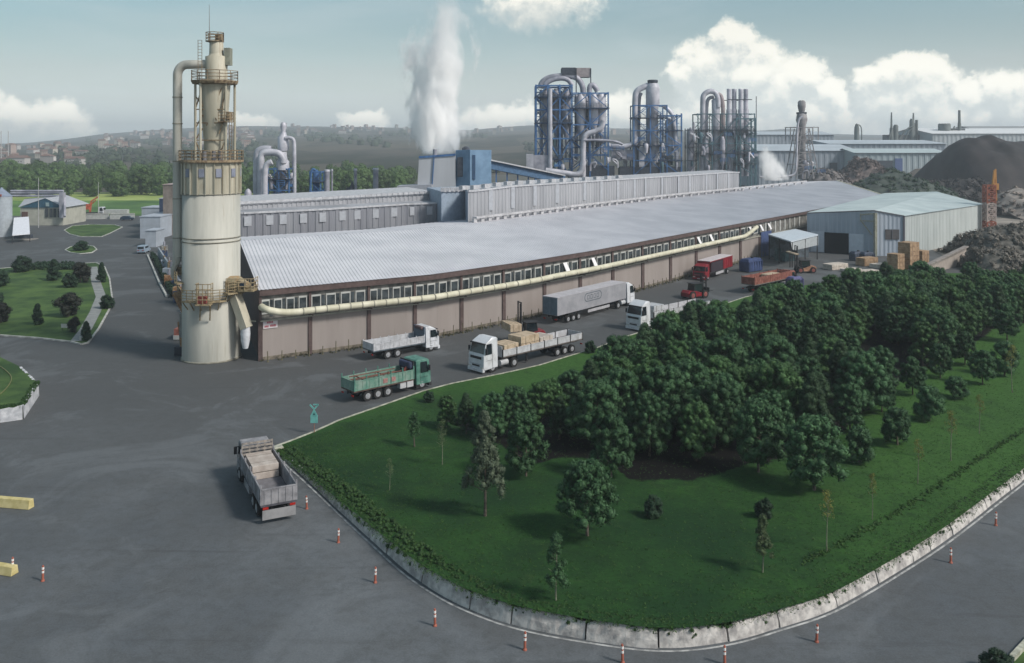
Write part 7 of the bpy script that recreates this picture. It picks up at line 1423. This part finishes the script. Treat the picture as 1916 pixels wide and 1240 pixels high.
for p in c_: mb = MB(); mb.cyl(dn(p), p, .09, seg=6); AW.part("post", mb, m_chas)
mb = MB(); q = G(40, 447); mb.box((q.x, q.y + 1, .5), (4.0, 1.6, 1.0)); AW.part("stored_box", mb, m_dkst); mb = MB(); q = G(40, 448); mb.box((q.x, q.y, .05), (6.6, 4, .1)); AW.part("slab", mb, M("slab_beige", (.26, .24, .22)))
mb = MB(); W3 = Thing("low_white_wall", "long low white wall between the yard and the bright meadow", "wall", G(190, 410))
for x0_, x1_ in ((118, 160), (161, 204), (206, 252)): mb = MB(); a, b = G(x0_, 410), G(x1_, 409.5); mb.beam(a + Vector((0, 0, .8)), b + Vector((0, 0, .8)), .3, 1.6); W3.part("wall_panel", mb, M("dull_white_wall", (.40, .42, .41), var=.12)); mb = MB(); mb.beam(a + Vector((0, 0, 1.75)), b + Vector((0, 0, 1.75)), .5, .2); W3.part("coping", mb, m_kw)
# orange truck crane beyond the wall
q = G(158, 406) + Vector((0, 6, 0)); T = Thing("crane_truck", "truck with a folded orange crane arm behind the low white wall", "truck", q, R(5), local=True); mb = MB(); mb.box((0, 0, .9), (7, 2.4, .4)); T.part("chassis", mb, m_chas); wheels(T, (-2.4, -1.2, 2.4), 2.4, .5); cab_part(T, 3.8, 1.8, 2.3, 2.9, m_white, 'old'); mb = MB(); mb.box((6.5, .5, 1.3), (9.5, 2.2, 1.3)); T.part("white_trailer", mb, M("dull_white_wall", (.4, .42, .41)))
mb = MB(); mb.beam((-1, 0, 1.2), (-.6, 0, 4.8), .5); mb.beam((-.6, 0, 4.8), (1.6, 0, 6.3), .4); mb.beam((-1.4, 0, 3), (.9, 0, 5.2), .3); mb.box((-1.8, 0, 3), (1.3, 1.4, 1.8)); T.part("crane_arm", mb, M("orange_red_crane", (.42, .10, .05), var=.2))
q = G(238, 412); T = Thing("parked_car", "small dark blue car parked by the low white wall", "car", q, R(3), local=True); mb = MB(); mb.loft_y([(-2, .3, .8), (2, .3, .8), (2, .8, .8), (1, .95, .8), (.5, 1.4, .68), (-1.2, 1.4, .68), (-1.9, .95, .8)]); T.part("body", mb, M("dark_blue_car", (.02, .035, .06), rough=.3)); wheels(T, (-1.3, 1.3), 1.6, .3); mb = MB(); mb.box((-.3, 0, 1.18), (1.5, 1.42, .28)); T.part("windows", mb, m_wglass)
for x, y0_, y1_ in ((72, 372, 332), (184, 400, 340)):
    Z = 255 if x < 100 else 285; mb = MB(); p_, q_ = A(x, y0_, Z), A(x, y1_, Z); mb.cyl((p_.x, p_.y, 0), q_, .12, .07, 6); tag(mb.build("lamp_post", M("pale_mast", (.4, .4, .4)), origin=(p_.x, p_.y, 0)), "thin pale pole above the blue gable building" if x < 100 else "thin pale pole standing in the meadow behind the low wall", "pole")
# white plant room boxes left of the silo, brown tower and hedge trench
m_pb = M("white_blue_box", (.36, .40, .46), var=.1, scale=.5)
def blk(name, label, cat, px0, px1, yt, yb, dep, mat, roof=None):
    a, b = G(px0, yb), G(px1, yb); zt = H - (yt - YH) * a.y / F; T = Thing(name, label, cat, a); mb = MB(); mb.box(((a.x + b.x) / 2, a.y + dep / 2, zt / 2), (b.x - a.x, dep, zt)); T.part("walls", mb, mat); mb = MB(); mb.box(((a.x + b.x) / 2, a.y + dep / 2, zt + .12), (b.x - a.x + .3, dep + .3, .22)); T.part("flat_roof", mb, roof or m_pb); return T, a, b, zt
T, a, b, zt = blk("plant_room", "white box building with a flat roof left of the silo's long pipe", "plant room", 262, 300, 406, 446, 16, m_pb); mb = MB(); mb.box((a.x - .03, a.y + 5, zt / 2), (.1, 9, zt * .9)); T.part("blue_end", mb, M("dark_blue_panel", (.035, .06, .12)))
blk("plant_room", "smaller white box building behind the first, left of the brown tower", "plant room", 265, 301, 389, 425, 8, m_pb); blk("plant_room", "little white kiosk in front of the white box building", "plant room", 272, 292, 432, 462, 5, m_pb)
blk("brown_tower", "brownish square plant tower half hidden behind the silo's long pipe", "plant tower", 305, 330, 346, 440, 9, M("brown_grey_cladding", (.19, .155, .14), var=.25, scale=.3, col2=(.28, .24, .21)), M("pinkish_top", (.36, .29, .28)))
blk("blue_panel_house", "narrow dark blue panel house between the white boxes and brown tower", "plant room", 298, 306, 372, 430, 5, M("dark_blue_panel", (.035, .06, .12)))
for i in range(16):
    t = i / 15; x = 294 + 44 * t + r.uniform(-7, 7); y = 470 + 110 * t + r.uniform(-14, 10); p = G(x + 6, y); s = r.uniform(.6, 1.3); q = Thing("plant_equipment", ("orange brown", "dark blue", "grey", "white")[i % 4] + " machine box " + ("low", "upright", "leaning", "broad")[i // 4] + " in the clutter between hedge and silo", "machinery", p, group="machines in the strip beside the silo")
    mt = [M("rusty_orange", (.26, .12, .05)), M("dark_blue_panel", (.035, .06, .12)), M("grey_housing", (.22, .22, .21)), m_pb][i % 4]; mb = MB(); mb.box((p.x, p.y, .7 * s), (1.3 * s, 1.4 * s, 1.4 * s), 0, r.uniform(0, 1)); q.part("housing", mb, mt, bevel=.05); mb = MB(); mb.cyl((p.x, p.y, 1.4 * s), (p.x, p.y, 1.9 * s + .4), .2 * s, seg=8); mb.beam((p.x - .5, p.y - .5, .1), (p.x + .8, p.y - .8, 1.6 * s), .12); q.part("pipework", mb, m_rust if i % 2 else m_duct2)
ka = [G(276, 478), G(298, 530), G(312, 556), G(322, 553)]; mb = MB()
for a, b in zip(ka, ka[1:]): mb.beam(a + Vector((0, 0, .15)), b + Vector((0, 0, .15)), .3, .3)
tag(mb.build("kerb", m_kw), kind='structure'); cl = []
for i in range(420): t = r.random(); p = ka[0].lerp(ka[2], t) + Vector((.95 + r.uniform(-.35, .45), 0, 0)); cl.append((p.x, p.y, r.uniform(.1, 1.0), r.uniform(.2, .36)))
hd = leafcloud("roadside_hedge", cl, 30, .08, m_dark, .8); tag(hd, "long dark green hedge behind a kerb left of the silo", "hedge")
p0_, p1_ = ka[0] + Vector((2.4, 0, 0)), ka[2] + Vector((2.2, 1, 0)); mb = MB(); mb.beam(p0_ + Vector((0, 0, .9)), p1_ + Vector((0, 0, .9)), .3, 1.8); tag(mb.build("yard_wall", M("pale_blue_wall", (.30, .33, .37), var=.15), origin=p0_), "low pale bluish wall behind the dark hedge left of the silo", "wall")
p, q = G(326, 585), G(333, 630); T = Thing("small_loader", "small red and white cart parked against the silo's left foot", "cart", G(334, 636)); mb = MB(); c = T.at + Vector((0, 1, 0)); mb.box((c.x, c.y, .9), (1.1, 2.2, 1.0)); T.part("body", mb, M("faded_red_cart", (.25, .09, .07), var=.3)); mb = MB(); mb.box((c.x, c.y - .9, .35), (1.2, .6, .5)); T.part("base", mb, m_wfr)
# lower right corner: hedge and kerb of the opposite verge
mb = MB(); a, b = G(1893, 1236), G(1930, 1196); mb.beam(a + Vector((0, 0, .1)), b + Vector((0, 0, .1)), .25, .25); tag(mb.build("kerb", m_kerb), kind='structure')
sheet("verge", [G(1897, 1238), G(1932, 1200), G(2100, 1100), G(2100, 1300), G(1880, 1300)], .02, m_turf)
put('shrub', 1868, 1262, 1216, "green bush cut by the bottom edge in the lower right corner", 'shrub', wide=1.35, g0=0)

# ---------------------------------------------------------------- steam and haze
def steam(name, label, c, rad, axis, dens, nscale, seed):
    """a plume: density falls off around a bent axis, broken up by noise. axis: [(height, x shift, radius)]"""
    z0, z1 = axis[0][0], axis[-1][0]; m = bpy.data.materials.new(name); m.use_nodes = True; t = NT(m.node_tree); m.node_tree.nodes.clear(); out = t.node('ShaderNodeOutputMaterial'); pv = t.node('ShaderNodeVolumePrincipled'); t.L.new(pv.outputs[0], out.inputs['Volume'])
    tcn = t.node('ShaderNodeTexCoord'); sp = t.node('ShaderNodeSeparateXYZ'); t.L.new(tcn.outputs['Object'], sp.inputs[0]); x, y, z = sp.outputs
    def curve(k, lo=0):
        c_ = t.node('ShaderNodeFloatCurve'); cv_ = c_.mapping; cv_.clip_max_y = 60; cv_.clip_min_y = -60; cv_.use_clip = False; pts = cv_.curves[0].points
        S = 40.0
        while len(pts) < len(axis): pts.new(.5, .5)
        for q, a_ in zip(pts, axis): q.location = ((a_[0] - z0) / (z1 - z0), a_[k] / S)
        cv_.update(); t.L.new(t.math('DIVIDE', z, (z1 - z0)), c_.inputs[1]); return t.math('MULTIPLY', c_.outputs[0], S)
    ax, rr = curve(1), curve(2); mp = t.node('ShaderNodeMapping'); mp.inputs['Location'].default_value = (seed, seed * 2, 0); mp.inputs['Scale'].default_value = (1, 1, .55); t.L.new(tcn.outputs['Object'], mp.inputs[0])
    nb = t.noise(mp.outputs[0], nscale, 6, .62, .3); ns = t.noise(mp.outputs[0], nscale * 3.2, 5, .65)
    xx = t.math('SUBTRACT', x, ax); d = t.math('SQRT', t.math('ADD', t.math('MULTIPLY', xx, xx), t.math('MULTIPLY', y, y))); q = t.math('DIVIDE', d, rr)
    f = t.math('SUBTRACT', .92, q); f = t.math('ADD', f, t.math('MULTIPLY', t.math('SUBTRACT', t.ramp(nb, .34, .66), .5), 1.25)); f = t.math('ADD', f, t.math('MULTIPLY', t.math('SUBTRACT', t.ramp(ns, .3, .7), .5), .35))
    zt_ = t.math('DIVIDE', z, (z1 - z0)); fade = t.math('MULTIPLY', t.ramp(zt_, 0.0, .04), t.ramp(zt_, 1.0, .72))
    thin = t.math('MULTIPLY_ADD', t.ramp(zt_, .35, .95), -.8, 1.0)
    den = t.math('MULTIPLY', t.math('MULTIPLY', t.ramp(f, .0, .8), fade), t.math('MULTIPLY', thin, dens)); t.L.new(den, pv.inputs['Density']); pv.inputs['Color'].default_value = (1, 1, 1, 1); pv.inputs['Anisotropy'].default_value = 0.0
    R_ = max(abs(a_[1]) + a_[2] * 1.5 for a_ in axis); mb = MB(); mb.lathe([(R_, 0), (R_, z1 - z0)], (0, 0), 16, smooth=False); o = mb.build(name, m); o.location = (c[0], c[1], z0); tag(o, label, "steam", kind='stuff'); m.cycles.volume_step_rate = 0.1
    return o
try:
    Zs = 212; kk = Zs / F; zb = H - (292 - YH) * kk
    steam("steam_plume", "big white steam plume rising from the white tapering roof house", ((818 - CX) * kk, Zs), 0, [(zb, .3, 4.6), (zb + 4, .2, 6.0), (zb + 12, .0, 7.1), (zb + 19, .0, 7.6), (zb + 26, .6, 7.8), (zb + 33, 2.2, 6.0), (zb + 42, 4.5, 3.6)], .9, .15, 3.0)
    Zs = 300; kk = Zs / F; zb = H - (339 - YH) * kk
    steam("steam_puff", "small white steam puff above the far end of the warehouse ridge", ((1443 - CX) * kk, Zs), 0, [(zb, 1.0, 3.0), (zb + 3, .4, 4.8), (zb + 7, -.8, 3.4), (zb + 11, -1.8, 2.0), (zb + 15, -1.6, 1.4)], .7, .24, 9.0)
except Exception as e:
    import traceback; traceback.print_exc()
m = bpy.data.materials.new("haze_air"); m.use_nodes = True; t = NT(m.node_tree); m.node_tree.nodes.clear(); out = t.node('ShaderNodeOutputMaterial'); pv = t.node('ShaderNodeVolumePrincipled'); t.L.new(pv.outputs[0], out.inputs['Volume'])
pv.inputs['Color'].default_value = (.80, .87, .95, 1); pv.inputs['Density'].default_value = 0.00030; pv.inputs['Anisotropy'].default_value = 0.1
mb = MB(); mb.box((0, 2010, 55), (8400, 4620, 112)); o = mb.build("haze", m); tag(o, "thin pale haze filling the air over the whole site", "haze", kind='stuff')
for nm in ("hidden",): pass
for k, (root, used) in TREES.items():
    if not used:
        for ch in list(root.children): bpy.data.objects.remove(ch)
        bpy.data.objects.remove(root)
